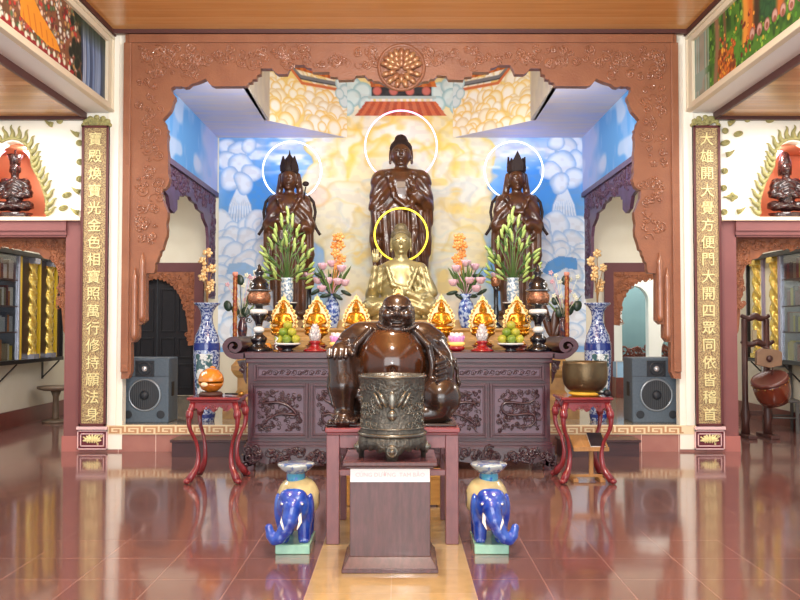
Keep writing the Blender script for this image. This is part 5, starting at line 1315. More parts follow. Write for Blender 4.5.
for e in (-1, 1):
    m = MB()
    pts = [(e * .03, -R * .955, zb_ + .045), (e * .055, -R * .95, zb_ + .09), (e * .085, -R * .93, zb_ + .15)]
    m.tube(pts, [.008, .02, .007], 8); m.tube([(p[0] + e * .028, p[1] + .008, p[2] - .01) for p in pts], [.007, .017, .006], 8); m.obj('flare', BURS, ib)
for e in (-1, 1):
    m = MB()
    for k in range(26):
        a = -pi / 2 + e * random.Random(k).uniform(.35, 1.3); z = random.Random(k + 40).uniform(zl + .06, zT - .05); c = Vector((R * .945 * cos(a), R * .945 * sin(a), z)); tdir = Vector((-sin(a), cos(a), 0)); rr = .03; pts = []
        for i in range(12):
            q = i / 11; an = q * 8 + k; r2 = rr * (1 - .8 * q); pts.append(c + tdir * r2 * cos(an) + Vector((0, 0, r2 * sin(an))))
        m.tube(pts, .004, 5)
    m.obj('scroll_relief', BURS, ib)
MB().lathe([(.01, zT - .084), (R * .89, zT - .08)], n=32, cap=False).obj('ash', mat('grey_ash', (130, 126, 120), .9), ib)
# ------------------------------------------------------------------ fat laughing Buddha (sculpted in pixels of its plane)
BUD = mat('budai_lacquer', (54, 36, 28), .2, c2=(42, 28, 23), nscale=4, coat=.3)
BUDB = mat('budai_belly', (74, 40, 20), .13, c2=(60, 33, 18), nscale=5, coat=.35)
YQ = 6.22; S = SC(YQ)
bq = thing('laughing_buddha_statue', 'glossy brown fat laughing Buddha seated on the mauve table', 'statue', (WX(392, YQ), YQ, TZ))
g = Sculpt((-72, -52, 0), (72, 46, 136), 1.0)
g.ell((0, 8, 44), (44, 34, 46), 4)                                   # torso and robe
g.ell((0, -7, 58), (34, 22, 34), 4)                                  # belly
g.cap((-30, 6, 82), (30, 6, 82), 18, 18, 8, ys=1.1)                  # shoulders
g.ell((-38, 4, 78), (13, 15, 13), 6).ell((42, 4, 78), (12, 15, 13), 6)
g.ell((0, 0, 92), (20, 16, 10), 4)                                   # chest
# his right arm on the raised knee (left in view)
g.path([(-42, 4, 80), (-49, -4, 70), (-50, -20, 72)], [12, 11, 8], 4)
g.path([(-26, 2, 26), (-50, -22, 66)], [20, 11], 5)                  # thigh up to the knee
g.path([(-50, -24, 64), (-47, -28, 38), (-46, -27, 14)], [12, 13, 9], 4)   # shin
g.path([(-46, -24, 9), (-46, -40, 6)], [10, 8], 3)                   # foot
for i in range(5): g.cap((-58 + i * 5.6, -42, 5.5), (-58 + i * 5.6, -47, 5), 3.2 - .25 * (4 - i) if i < 4 else 3.6, 2.6, .6)
for i in range(4): g.cap((-60 + i * 5.3, -30, 72), (-60 + i * 5.3, -36, 66), 2.9, 2.3, .6)      # fingers over the knee
g.cap((-41, -27, 73), (-38, -33, 68), 2.8, 2.2, .6)
# his left arm and folded leg (right in view)
g.path([(43, 4, 78), (51, -4, 58), (51, -18, 46)], [12, 11, 8], 4)
g.path([(28, 4, 22), (48, -22, 26)], [20, 19], 5)
g.ell((46, -23, 27), (20, 18, 19), 3)
g.path([(46, -26, 12), (10, -34, 9)], [11, 8], 4).ell((0, -36, 8), (13, 8, 6), 3)
for i in range(4): g.cap((50, -28, 62 - i * 5.4), (43, -36, 60 - i * 5.4), 3.0, 2.3, .6)
g.cap((52, -22, 64), (47, -30, 66), 2.8, 2.2, .6); g.ell((53, -18, 52), (8, 9, 12), 3)
g.ell((0, 6, 6), (62, 36, 6), 3)
# drapery ridges on robe edges
for e in (-1, 1):
    g.path([(e * 21, -12, 92), (e * 36, -17, 76), (e * 40, -18, 58), (e * 38, -22, 40), (e * 30, -28, 24)], [3.2, 3.6, 3.4, 3.2, 3], 2)
    g.path([(e * 26, -6, 94), (e * 44, -9, 80), (e * 50, -6, 66)], [2.2, 2.4, 2], 2)
g.path([(-36, -24, 34), (-18, -34, 27), (0, -36, 25), (18, -34, 27), (36, -24, 34)], [2.4, 2.6, 2.8, 2.6, 2.4], 2)
for k in range(4): g.path([(-60 - .5 * k, -14 + 4 * k, 60), (-62, -16 + 5 * k, 36), (-57, -18 + 5 * k, 18)], [1.6, 1.8, 1.6], 1.6)
for k in range(4): g.path([(63, -8 + 5 * k, 62), (66, -8 + 5 * k, 40), (64, -10 + 5 * k, 20)], [1.6, 1.8, 1.6], 1.6)
# neck, head, face
g.cap((4, 0, 92), (4, -2, 100), 14, 12, 3)
hx, hz_ = 5, 109
g.ell((hx, -4, hz_), (16.5, 17, 17), 3).ell((hx, -7, hz_ - 8), (16, 14, 9), 3)
g.ell((hx, -2, hz_ + 9), (14, 14, 9), 2)
for e in (-1, 1):
    g.ell((hx + e * 9, -16.5, hz_ - 3), (6.5, 6, 5.5), 1.5)          # cheeks
    g.ell((hx + e * 6.5, -19, hz_ + 5.5), (4.6, 2.6, 1.4), .8)       # brows
    g.ell((hx + e * 6.2, -20, hz_ + 1.8), (3.4, 1.4, 1.0), .3, 's')  # laughing eye slits
    g.ell((hx + e * 16, -1, hz_ - 4), (2.2, 4.0, 10), 1.2)         # long ears
    g.ell((hx + e * 16, -3, hz_ - 14), (2.6, 3.4, 3.8), 1)
    g.ell((hx + e * 3.4, -21.5, hz_ - 3), (2.0, 1.8, 1.5), .6)
g.ell((hx, -22, hz_ - 1.5), (2.6, 3.2, 3.6), 1)                      # nose
g.ell((hx, -21.5, hz_ - 9.5), (8.5, 4.5, 3.2), .8, 's', rot=None)    # open mouth
g.ell((hx, -19.5, hz_ - 8), (6.6, 1.8, 1.0), .3)                     # teeth
g.ell((hx, -20.6, hz_ - 13), (6, 2.6, 1.6), .8); g.ell((hx, -17, hz_ - 17), (9, 5, 4), 2)
g.warp(lambda x, y, z: .5 * np.sin((z + np.abs(x) * .9) * .55) * (z < 84) * (np.abs(x) > 40) * (y > -16))
finish('body', g.mesh('body', S), BUD, bq)
g = Sculpt((-40, -42, 22), (40, 12, 98), 1.0)
g.ell((0, -10.5, 58), (34, 27, 35), 1).ell((0, -8, 84), (21, 17, 10), 6).ell((1, -37, 54), (2.6, 3.2, 2.6), .8, 's').ell((1, -35.6, 54), (1.4, 1.4, 1.4), .3)
finish('belly', g.mesh('belly', S), BUDB, bq, label='polished amber-brown bare belly')
m = MB()
for i in range(21):
    a = radians(200 + 140 * i / 20); m.ell(((5 + 20 * cos(a)) * S, (-13 - 7 * (-sin(a))) * S, (99 + 8 * sin(a)) * S), (1.7 * S, 1.7 * S, 1.7 * S), 8, 6)
m.obj('bead_necklace', BUD, bq)
m = MB(); m.prism([(-62 * S, 0), (62 * S, 0), (61 * S, 3 * S), (-61 * S, 3 * S)], -41 * S, 40 * S); m.obj('plinth', BUD, bq, bevel=.008)

# ------------------------------------------------------------------ ceramic elephant seats
EBL = mat('cobalt_glaze', (16, 44, 150), .1, c2=(56, 96, 190), nscale=12, coat=.8)
EBG = mat('beige_glaze', (208, 192, 140), .2, c2=(176, 164, 120), nscale=9, coat=.6)
ETE = mat('pale_green_glaze', (164, 214, 186), .2, c2=(140, 196, 170), nscale=12, coat=.6)
EWH = mat('ivory_glaze', (240, 238, 226), .18, coat=.7)
EPT = mat('seat_pattern_glaze', (178, 188, 186), .18, c2=(84, 106, 150), nscale=20, sharp=True, coat=.6)
YE = 5.66; S = SC(YE) * .94
def elephant(px, e, label):
    t = thing('elephant_seat', label, 'elephant seat', (WX(px, YE), YE + .03, 0))
    MB().box(-18 * S, 18 * S, -.09, .30, 0, 10 * S).obj('base', ETE, t, bevel=.006)
    g = Sculpt((-28, -32, 8), (28, 50, 78), .9)
    g.ell((2 * e, 20, 51), (22, 25, 24), 3)
    for x, y in ((-11, -2), (11, -2), (-11, 32), (11, 32)): g.cap((x, y, 14.5), (x, y, 42), 6.8, 8.2, 3)
    hx = -1 * e if e > 0 else 1
    g.ell((0, -7, 49), (17.5, 14, 18), 3); g.ell((-6, -10, 60), (8, 8, 6.5), 3).ell((6, -10, 60), (8, 8, 6.5), 3)
    for s_ in (-1, 1): g.ell((s_ * 17, -1, 45), (4.4, 9, 16), 2.5)
    g.path([(0, -17, 48), (e * -2, -22, 37), (e * -7, -24, 27), (e * -12, -25, 20), (e * -17, -25, 18), (e * -21, -24, 22), (e * -23.5, -23, 30)], [10, 8.4, 7.2, 6.2, 5.4, 4.8, 4], 2)
    for s_ in (-1, 1): g.ell((s_ * 10, -17.5, 53), (2.8, 2.2, 2.4), 1)
    for x in (-11, 11):
        for k in (-1, 0, 1): g.ell((x + k * 3.4, -8.0, 12.4), (1.7, 1.6, 2.0), .5)
    finish('body', g.mesh('body', S), EBL, t)
    g = Sculpt((-24, -8, 26), (24, 48, 76), .9); g.ell((2 * e, 18, 51.5), (23.4, 25.5, 25.6), 1); g.ell((0, -22, 44), (40, 19, 60), 1, 's').ell((0, 20, 16), (60, 60, 26), 1, 's')
    finish('blanket', g.mesh('blanket', S), EBG, t, label='beige glazed saddle blanket')
    for s_ in (-1, 1):
        m = MB(); m.tube([(s_ * 8 * S, -18 * S, 43 * S), (s_ * 9.5 * S, -27 * S, 36 * S), (s_ * 7 * S, -33 * S, 30 * S)], [2.2 * S, 1.9 * S, .4 * S], 8); m.obj('tusk', EWH, t)
        m = MB(); m.ell((s_ * 10.4 * S, -19.6 * S, 53.4 * S), (1.4 * S, .8 * S, 1.2 * S), 8, 6); m.obj('eye', EWH, t)
    m = MB(); m.lathe([(10 * S, 68 * S), (10.5 * S, 75 * S), (10.5 * S, 80 * S), (12 * S, 81 * S)], (0, 14 * S, 0), 28); m.obj('neck_band', mat('turquoise_band', (80, 160, 190), .15, c2=(40, 90, 180), nscale=10, sharp=True, coat=.6), t)
    m = MB(); m.lathe([(11 * S, 80 * S), (16 * S, 84 * S), (19.5 * S, 88 * S), (20 * S, 89.6 * S), (19 * S, 90.5 * S), (.01, 90.8 * S)], (0, 14 * S, 0), 32); m.obj('seat', EPT, t, label='round blue and white patterned seat')
    return t
elephant(294.5, 1, 'blue glazed ceramic elephant seat with trunk curled to the left, left of the mauve table'); elephant(490, -1, 'blue glazed ceramic elephant seat with trunk curled to the right, right of the mauve table')

# ------------------------------------------------------------------ standing statues
WST = mat('dark_statue_wood', (92, 52, 27), .28, c2=(58, 33, 21), nscale=7, coat=.25)
WSTD = mat('dark_statue_hair', (44, 29, 26), .6, spec=.25)
NEON_W = mat('white_neon', (245, 245, 255), .4, emit=(222, 230, 252), estr=1.3)
NEON_P = mat('violet_pink_neon', (245, 225, 245), .4, emit=(240, 165, 232), estr=1.0)
NEON_Y = mat('yellow_neon', (255, 225, 60), .4, emit=(246, 214, 50), estr=1.0)
YS3 = 13.6; S = SC(YS3); ZB3 = Z3
def zpx(py): return (WZ(py, YS3) - ZB3) / S
def head(g, x, y, z, w, d, h, k=1.5):
    """z is the face centre; w d h the half sizes"""
    g.ell((x, y, z), (w, d, h), k)
    g.ell((x, y - d * .98, z - h * .05), (w * .15, d * .24, h * .2), .6)                          # nose
    g.ell((x, y - d * .94, z - h * .42), (w * .26, d * .12, h * .07), .3); g.ell((x, y - d * .92, z - h * .53), (w * .2, d * .12, h * .06), .3)
    g.ell((x, y - d * .8, z - h * .82), (w * .35, d * .25, h * .2), 1)
    for e in (-1, 1):
        g.ell((x + e * w * .42, y - d * .98, z + h * .16), (w * .26, d * .14, h * .07), .3, 's')
        g.ell((x + e * w * .42, y - d * .9, z + h * .1), (w * .24, d * .12, h * .06), .2)
        g.ell((x + e * w * .42, y - d * .94, z + h * .3), (w * .32, d * .12, h * .05), .3)
        g.ell((x + e * w * 1.06, y + .5, z - h * .1), (w * .14, d * .3, h * .55), .6)
        g.ell((x + e * w * 1.06, y, z - h * .62), (w * .15, d * .24, h * .2), .4)
def halo(t, hz, r, rt, m, ydep, name='neon_halo', lab=None):
    mm = MB(); mm.torus((0, ydep, hz), r, rt, n=72, m=8); o = mm.obj(name, m, t, label=lab)
    bk = MB(); bk.tube([(0, ydep - .0, hz - r), (0, ydep * .5, hz - r * 1.02), (0, .05, hz - r * 1.02)], .012, 6); bk.obj('halo_bracket', WSTD, t)
def lotus_base(t, w, h, m, rows=2, sy=.75, z0=0.0, n=14):
    b = MB(); b.lathe([(w * .86, z0), (w * .9, z0 + h * .12), (w * .7, z0 + h * .4), (w * .8, z0 + h * .9), (w * .78, z0 + h)], n=28, sy=sy); o = b.obj('lotus_base', m, t)
    p = MB()
    for r in range(rows):
        for i in range(n):
            a = 2 * pi * (i + .5 * r) / n; up = 1 if r == 0 else -1; rot = Matrix.Rotation(a, 3, 'Z') @ Matrix.Rotation(up * .35, 3, 'Y')
            p.ell((w * .86 * cos(a), w * .86 * sin(a) * sy, z0 + h * (.66 if r == 0 else .26)), (w * .09, w * .2, h * .3), 8, 5, rot)
    p.obj('petal_ring', m, o)
# central standing Buddha
t = thing('standing_buddha_statue', 'tall dark wooden Buddha standing in the centre under a pink neon halo', 'statue', (WX(401, YS3), YS3, ZB3))
g = Sculpt((-38, -22, 0), (38, 20, zpx(131)), 1.0)
Z = zpx
g.cap((0, 0, 10), (0, 0, Z(245)), 20, 23, 3, ys=.6); g.ell((0, 0, Z(215)), (25, 13, 36), 4); g.ell((0, 0, Z(186)), (26, 13, 18), 4)
g.cap((-18, 0, Z(179)), (18, 0, Z(179)), 9.5, 9.5, 4)
g.path([(-22, 0, Z(180)), (-25, -2, Z(205)), (-24, -4, Z(232))], [8, 7, 6], 3); g.hand((-23, -7, Z(243)), (0, -.1, -1), (1, -.3, 0), 7)
g.path([(22, 0, Z(180)), (25, -3, Z(204)), (18, -13, Z(200)), (14, -16, Z(196))], [8, 7.5, 5, 4], 3); g.hand((12, -17, Z(190)), (-.3, -.2, 1), (-1, -.3, 0), 6.5)
g.path([(25, 0, Z(205)), (24, 3, Z(240)), (23, 3, Z(275))], [7.5, 7, 4], 3); g.path([(-24, 3, Z(205)), (-24, 3, Z(240)), (-23, 4, Z(275))], [7.5, 7, 4], 3)
g.path([(-13, -10, Z(176)), (-6, -14, Z(200)), (6, -15, Z(210)), (18, -13, Z(196))], [2.4, 2.6, 2.6, 2.6], 2)
g.path([(13, -10, Z(176)), (10, -13, Z(196)), (14, -14, Z(230)), (10, -14, Z(270))], [2.4, 2.6, 2.6, 2.2], 2)
g.cap((0, 0, Z(174)), (0, -1, Z(165)), 6.5, 6, 2)
head(g, 0, -2, Z(155), 10.2, 10.2, 12.5)
def folds(x, y, z): return .75 * np.sin(x * .95 + np.abs(x) * .02 * (z - 60) * .2) * (z < Z(212)) + .6 * np.sin((z + np.abs(x) * 1.1) * .5) * (z >= Z(212)) * (z < Z(178)) * (np.abs(x) > 5)
g.warp(folds); finish('body', g.mesh('body', S), WST, t)
h = Sculpt((-13, -13, Z(160)), (13, 13, Z(130)), .8); h.ell((0, 1, Z(149)), (11.4, 11, 10), 1).ell((0, 0, Z(140)), (6.4, 6.4, 5.6), 2); h.ell((0, -10.2, Z(154)), (9.2, 8.2, 8.5), 1, 's'); h.warp(lambda x, y, z: .35 * np.sin(x * 2.4) * np.sin(z * 2.4))
finish('hair', h.mesh('hair', S), WSTD, t)
em = MB(); em.box(-4.2 * S, 4.2 * S, -14.6 * S, -13 * S, Z(190) * S, Z(184) * S); em.obj('chest_emblem', mat('worn_gold', (112, 92, 74), .5, metal=.2), t, label='small gilded chest emblem')
lotus_base(t, 30 * S, 10 * S, WST)
halo(t, Z(142) * S, 37 * S, .0145, NEON_P, .32, lab='pinkish white glowing neon ring')
# the two bodhisattvas
def bodhisattva(px, label, kind):
    t = thing('standing_bodhisattva_statue', label, 'statue', (WX(px, YS3), YS3, ZB3)); o = 4 if kind else 0
    g = Sculpt((-34, -22, 0), (34, 18, Z(150)), 1.0)
    g.cap((0, 0, 10), (0, 0, Z(250)), 17, 20, 3, ys=.6); g.ell((0, 0, Z(226)), (19, 12, 30), 4); g.ell((0, 0, Z(208)), (17, 11, 14), 4)
    g.cap((-12, 0, Z(201)), (12, 0, Z(201)), 7, 7, 4)
    g.path([(-15, 0, Z(202)), (-19, -3, Z(226)), (-10, -12, Z(230 if kind else 222))], [6.5, 6.5, 4], 3); g.path([(15, 0, Z(202)), (19, -3, Z(226)), (10, -12, Z(226 if kind else 232))], [6.5, 6.5, 4], 3)
    g.hand((-5, -14, Z(224)), (.6, -.2, .7), (.7, 0, -.6), 5); g.hand((5, -14, Z(222)), (-.6, -.2, .7), (-.7, 0, -.6), 5)
    for e in (-1, 1): g.path([(e * 19, -2, Z(228)), (e * 20, 0, Z(255)), (e * 19, 2, Z(270))], [6, 5.5, 3], 3); g.cap((e * 8, 1, Z(176)), (e * 11, 2, Z(196)), 3.4, 3.6, 2)
    g.path([(-12, -8, Z(198)), (-4, -12, Z(214)), (4, -12, Z(214)), (12, -8, Z(198))], [2, 2, 2, 2], 1.5)
    g.path([(-16, -9, Z(238)), (0, -13, Z(250)), (16, -9, Z(238))], [2.2, 2.4, 2.2], 1.5)
    g.cap((0, 0, Z(197)), (0, -1, Z(188)), 5, 4.6, 2); head(g, 0, -2.4, Z(180), 8.3, 8.4, 11)
    g.warp(lambda x, y, z: .7 * np.sin(x * 1.05) * (z < Z(232)) + .5 * np.sin((z + np.abs(x)) * .55) * (z >= Z(232)) * (z < Z(200)) * (np.abs(x) > 4))
    finish('body', g.mesh('body', S), WST, t)
    h = Sculpt((-12, -12, Z(186)), (12, 12, Z(164)), .8); h.ell((0, 1, Z(175)), (8.6, 9, 8), 1); h.ell((0, -9, Z(180)), (7, 7, 9), 1, 's'); finish('hair', h.mesh('hair', S), WSTD, t)
    c = MB(); zb = Z(174) * S
    c.lathe([(8.2 * S, zb), (8.8 * S, zb + 2 * S), (8.2 * S, zb + 3 * S)], (0, 0, 0), 24)
    pl_ = ((0, 21 if kind == 0 else 20, 5.2), (-42, 15 if kind == 0 else 13, 3.6), (42, 15 if kind == 0 else 13, 3.6), (-78, 9 if kind == 0 else 15, 2.4), (78, 9 if kind == 0 else 15, 2.4))
    for a, hh, w in (pl_ if kind else pl_[1:3]):
        a = radians(a); vs = [(-w, 0), (w, 0), (w * 1.15, hh * .35), (w * .55, hh * .7), (0, hh), (-w * .55, hh * .7), (-w * 1.15, hh * .35)]
        m2 = MB(); m2.prism([(u * S, v * S) for u, v in vs], -.014, .014)
        M = Matrix.Rotation(a, 3, 'Z'); c.add([M @ Vector((p[0], p[1] - 8.4 * S, p[2])) + Vector((0, 0, zb + 2 * S)) for p in m2.v], m2.f)
    c.lathe([(7 * S, zb), (6.6 * S, zb + 9 * S), (3.6 * S, zb + 14 * S), (.4 * S, zb + 19 * S)] if kind else [(8 * S, zb), (8.8 * S, zb + 4 * S), (8 * S, zb + 9 * S), (5.6 * S, zb + 13.5 * S), (2.6 * S, zb + 17 * S), (.9 * S, zb + 20 * S), (.3 * S, zb + 24 * S)], n=18, mod=lambda a, z: 1 + .07 * cos(7 * a)); c.obj('crown', WSTD, t)
    for e in (-1, 1):
        m = MB(); pts = [(e * 12, 3, Z(197)), (e * 19, 3, Z(196)), (e * 24, 2, Z(202)), (e * 26, 1, Z(212)), (e * 24.5, 0, Z(222)), (e * 27, 0, Z(229)), (e * 31, 0, Z(235))]
        sm_ = []
        for i in range(len(pts) - 1):
            for k in range(4): sm_.append(Vector(pts[i]).lerp(Vector(pts[i + 1]), k / 4) * S)
        sm_.append(Vector(pts[-1]) * S)
        m.tube(sm_, [1.5 * S] * len(sm_), 8); m.obj('ribbon', WSTD, t, label='dark flying shoulder ribbon')
    lotus_base(t, 27 * S, 10 * S, WST)
    if kind == 0:
        m = MB(); m.tube([(15 * S, -6 * S, Z(206) * S), (16 * S, -7 * S, Z(194) * S), (17 * S, -7 * S, Z(188) * S)], .012, 6); m.ell((17 * S, -7 * S, Z(185) * S), (3.4 * S, 2.6 * S, 2.6 * S)); m.obj('lotus_bud', WSTD, t)
    halo(t, Z(167) * S, 30 * S, .0135, NEON_W, .3, lab='white glowing neon ring')
bodhisattva(289, 'dark wooden robed bodhisattva with tall pointed crown standing left of the central Buddha', 0)
bodhisattva(517, 'dark wooden robed bodhisattva with side-pointed crown standing right of the central Buddha', 1)

# ------------------------------------------------------------------ golden seated Buddha
GBD = mat('pale_gold_statue', (192, 178, 130), .34, metal=.65, c2=(164, 148, 102), nscale=5)
GBH = mat('dark_gold_hair', (112, 98, 70), .5, metal=.4)
YG = 12.75; S = SC(YG); ZB4 = Z3
t = thing('golden_buddha_statue', 'large pale gold Buddha seated with raised hand under a yellow neon ring', 'statue', (WX(401, YG), YG, ZB4))
Z = lambda py: (WZ(py, YG) - ZB4) / S
g = Sculpt((-44, -28, 0), (44, 20, Z(221)), .9)
g.cap((-28, -8, Z(308)), (28, -8, Z(308)), 10, 10, 4, ys=1.3); g.ell((-27, -8, Z(306)), (12, 14, 8), 3).ell((27, -8, Z(306)), (12, 14, 8), 3)
g.ell((0, 0, Z(285)), (22, 13, 28), 4).cap((-13, 0, Z(270)), (13, 0, Z(270)), 8.0, 8.0, 4)
g.path([(-19, 0, Z(271)), (-29, -3, Z(298)), (-28, -14, Z(288)), (-25.5, -17, Z(269))], [6.5, 6, 4.6, 3.0], 1.5); g.hand((-25, -18, Z(260)), (0, -.1, 1), (1, -.2, 0), 6.4)
g.path([(-29, -2, Z(292)), (-31, 0, Z(312))], [6, 4.5], 3)
g.path([(19, 0, Z(270)), (29, -3, Z(292)), (18, -14, Z(298)), (6, -17, Z(294))], [7.5, 7, 4.6, 3.6], 3); g.hand((1, -18, Z(293)), (-1, -.2, .1), (0, .3, 1), 6)
for k in range(4): g.path([(11 + k * 4.6, -10 + k * .6, Z(268)), (15 + k * 5.6, -11 + k * .8, Z(293) - k * .4)], [1.5, 2.0], 2.4)
g.path([(-14, -9, Z(268)), (-8, -14, Z(286)), (8, -15, Z(290)), (16, -12, Z(270))], [2, 2.2, 2.2, 2], 2)
g.cap((0, 0, Z(264)), (0, -1, Z(254)), 6.4, 6, 2); head(g, 0, -2, Z(243), 9.2, 9.6, 12)
g.warp(lambda x, y, z: .3 * np.sin((z + np.abs(x) * .7) * .7) * (z < Z(272)) * (np.abs(x) > 7))
finish('body', g.mesh('body', S), GBD, t)
h = Sculpt((-13, -13, Z(246)), (13, 13, Z(220)), .7); h.ell((0, 1, Z(236)), (10.2, 10.2, 8.6), 1).ell((0, 1, Z(228)), (6.6, 6.6, 5), 2); h.ell((0, -9.5, Z(243)), (8.6, 7.5, 9.5), 1, 's'); h.warp(lambda x, y, z: .4 * np.sin(x * 2.6) * np.sin(z * 2.6) * np.cos(y))
finish('hair', h.mesh('hair', S), GBH, t)
lotus_base(t, 37 * S, Z(308) * S, GBD, sy=.6)
bo = MB(); bo.lathe([(1.5 * S, Z(299) * S), (4.2 * S, Z(296) * S), (5 * S, Z(291) * S), (4 * S, Z(290) * S)], (1 * S, -21 * S, 0), 16); bo.obj('alms_bowl', GBD, t)
halo(t, Z(233) * S, 27 * S, .014, NEON_Y, .22, lab='yellow glowing neon ring')

# ------------------------------------------------------------------ small gilded Buddhas with flame aureoles
MGD = mat('bright_gilding', (222, 158, 46), .22, metal=.75, c2=(196, 126, 30), nscale=20)
MGP = mat('pale_gilding', (250, 230, 156), .35, metal=.15, c2=(238, 204, 116), nscale=30)
MGB = mat('aureole_glow_gold', (252, 238, 180), .4, metal=.1)
REDS = mat('red_glass_stand', (150, 24, 30), .12, coat=.8)
YM1 = 9.22; S = SC(YM1); ATOP = az(352)
def mini_buddha():
    t = thing('gilded_buddha_figure', 'x', 'figurine', (0, 0, 0))
    b = MB(); b.lathe([(.085, 0), (.09, .012), (.06, .03), (.05, .055), (.075, .085), (.105, .1), (.1, .125)], n=20, sy=.75); b.obj('stand', MGD, t)
    p = MB()
    for i in range(12):
        a = 2 * pi * i / 12; p.ell((.095 * cos(a), .072 * sin(a), .118), (.022, .03, .022), 8, 5, Matrix.Rotation(a, 3, 'Z'))
    p.obj('lotus_petal', MGD, t)
    g = Sculpt((-12, -8, -1), (12, 8, 30), .5); g.ell((0, -1, 2.6), (9.6, 6, 2.8), 1.5).ell((-6, -2.5, 3), (4.5, 4, 2.4), 1).ell((6, -2.5, 3), (4.5, 4, 2.4), 1)
    g.ell((0, 0, 10), (5.4, 3.6, 7.6), 1.5).cap((-4.4, 0, 14.4), (4.4, 0, 14.4), 2.4, 2.4, 1.5)
    g.path([(-5.6, 0, 14), (-7.4, -1.4, 9), (-1.4, -5, 6.4)], [2, 1.9, 1.3], 1).path([(5.6, 0, 14), (7.4, -1.4, 9), (1.4, -5, 6.4)], [2, 1.9, 1.3], 1)
    g.cap((0, 0, 16), (0, -.2, 18), 1.6, 1.6, .8); head(g, 0, -.4, 20.4, 2.9, 3, 3.7, .8); g.ell((0, .3, 23.2), (2.6, 2.6, 2.2), .6).ell((0, .2, 25.2), (1.5, 1.5, 1.3), .6)
    finish('body', g.mesh('body', S), MGD, t, loc=(0, 0, .125))
    def leaf(w, z0, z1, n=40, spike=0.0):
        P = []
        for i in range(n):
            u = 2 * pi * i / n; x = sin(u) * 1.12; z = -cos(u)
            k = max(.05, abs(cos(u / 2 if u < pi else pi - u / 2))) ** .5
            tip = max(0, z) ** 7 * .12
            sp = spike * (1 if i % 2 == 0 else -.6)
            P.append((x * w * k * (1 + sp), z0 + (z + 1) / 2 * (z1 - z0) * 1 + tip * (z1 - z0) + z * sp * .1))
        return P
    H = .47
    m = MB(); m.prism(leaf(.118, .1, H - .07), .045, .058); a = m.obj('aureole', MGB, t, label='pale gold leaf-shaped aureole')
    m = MB(); m.prism(leaf(.138, .075, H - .03, 44, .09), .05, .062, holes=(leaf(.098, .12, H - .085, 36),)); m2 = MB()
    for i in range(34):
        u = 2 * pi * i / 34; x = sin(u) * 1.12; z = -cos(u); k = max(.05, abs(cos(u / 2 if u < pi else pi - u / 2))) ** .5
        m2.spiral((x * .12 * k, .042, .085 + (z + 1) / 2 * (H - .125)), .014, 1.1, .0045, u, 1 if i % 2 else -1, n=8, sides=4)
    m.obj('flame_border', MGP, a); m2.obj('flame_scroll', MGD, a); m = MB(); m.tube([(0, .055, H - .02), (0, .052, H + .03)], [.012, .001], 6); m.obj('finial', MGP, a)
    m = MB(); m.tube([(0, .05, .1), (0, .04, .05), (0, .02, .03)], .012, 6); m.obj('support', MGD, t)
    return t
proto = None
spots = [(283, 343, 'gilded Buddha figurine with flame aureole behind the left plate of green fruit', 9.42), (316.5, 343, 'gilded Buddha figurine with flame aureole behind the left crystal lotus', 9.42), (356, 342, 'gilded Buddha figurine with flame aureole at the left shoulder of the fat Buddha', 9.5),
         (441.5, 342, 'gilded Buddha figurine with flame aureole at the right shoulder of the fat Buddha', 9.5), (483, 343, 'gilded Buddha figurine with flame aureole behind the right crystal lotus', 9.42), (517.5, 343, 'gilded Buddha figurine with flame aureole behind the right plate of green fruit', 9.42), (398, 338, 'gilded Buddha figurine standing directly behind the head of the fat Buddha', 9.5)]
PLI = mat('plinth_red_wood', (120, 50, 44), .3, coat=.3)
for i, (px, py, lab, Y) in enumerate(spots):
    zt = WZ(py + 2, Y)
    loc = (WX(px, Y), Y, zt)
    if proto is None: proto = mini_buddha(); o = proto; o.location = loc; o['label'] = lab
    else: o = copy_tree(proto, lab, loc)
    if i == 6: o.location.z += .03
    zt = o.location.z
    o['group'] = 'gilded Buddha figurines on the altar table'; o.scale = (1.15, 1.15, 1.15)
    p = thing('figurine_plinth', 'small red-brown plinth under the figurine ' + lab.split('aureole ')[-1].split('figurine standing ')[-1], 'plinth', (loc[0], Y, ATOP))
    hh = zt - ATOP; MB().lathe([(.12, 0), (.12, .012), (.1, .02), (.1, hh - .02), (.12, hh - .012), (.12, hh)], n=8, sy=.75).obj('base', PLI, p); 

# crystal lotus lamps on red stands
CRY = mat('cut_crystal', (226, 222, 220), .08, c2=(170, 164, 168), nscale=60, sharp=True, spec=.9, coat=.6)
for px, lab in ((315, 'silvery crystal lotus lamp on a red stand, left part of the altar'), (482, 'silvery crystal lotus lamp on a red stand, right part of the altar')):
    Y = 9.12; t = thing('crystal_lotus_lamp', lab, 'lamp', (WX(px, Y), Y, ATOP)); s_ = SC(Y)
    MB().lathe([(11.5 * s_, 0), (12 * s_, .012), (9 * s_, .03), (5 * s_, .055), (4.5 * s_, .08), (6.5 * s_, .1), (5.5 * s_, .115)], n=28).obj('stand', REDS, t)
    m = MB()
    for r, (z, rr, n, hh) in enumerate(((.15, .05, 8, .05), (.19, .042, 8, .05), (.23, .03, 7, .045), (.26, .014, 5, .04))):
        for i in range(n):
            a = 2 * pi * (i + .5 * r) / n; m.ell((rr * cos(a), rr * sin(a), z), (.012, .026, hh), 6, 5, Matrix.Rotation(a, 3, 'Z') @ Matrix.Rotation(.25, 3, 'Y'))
    m.ell((0, 0, .19), (.035, .035, .08), 10, 8); m.obj('crystal_lotus', CRY, t, label='silvery faceted lotus bud')
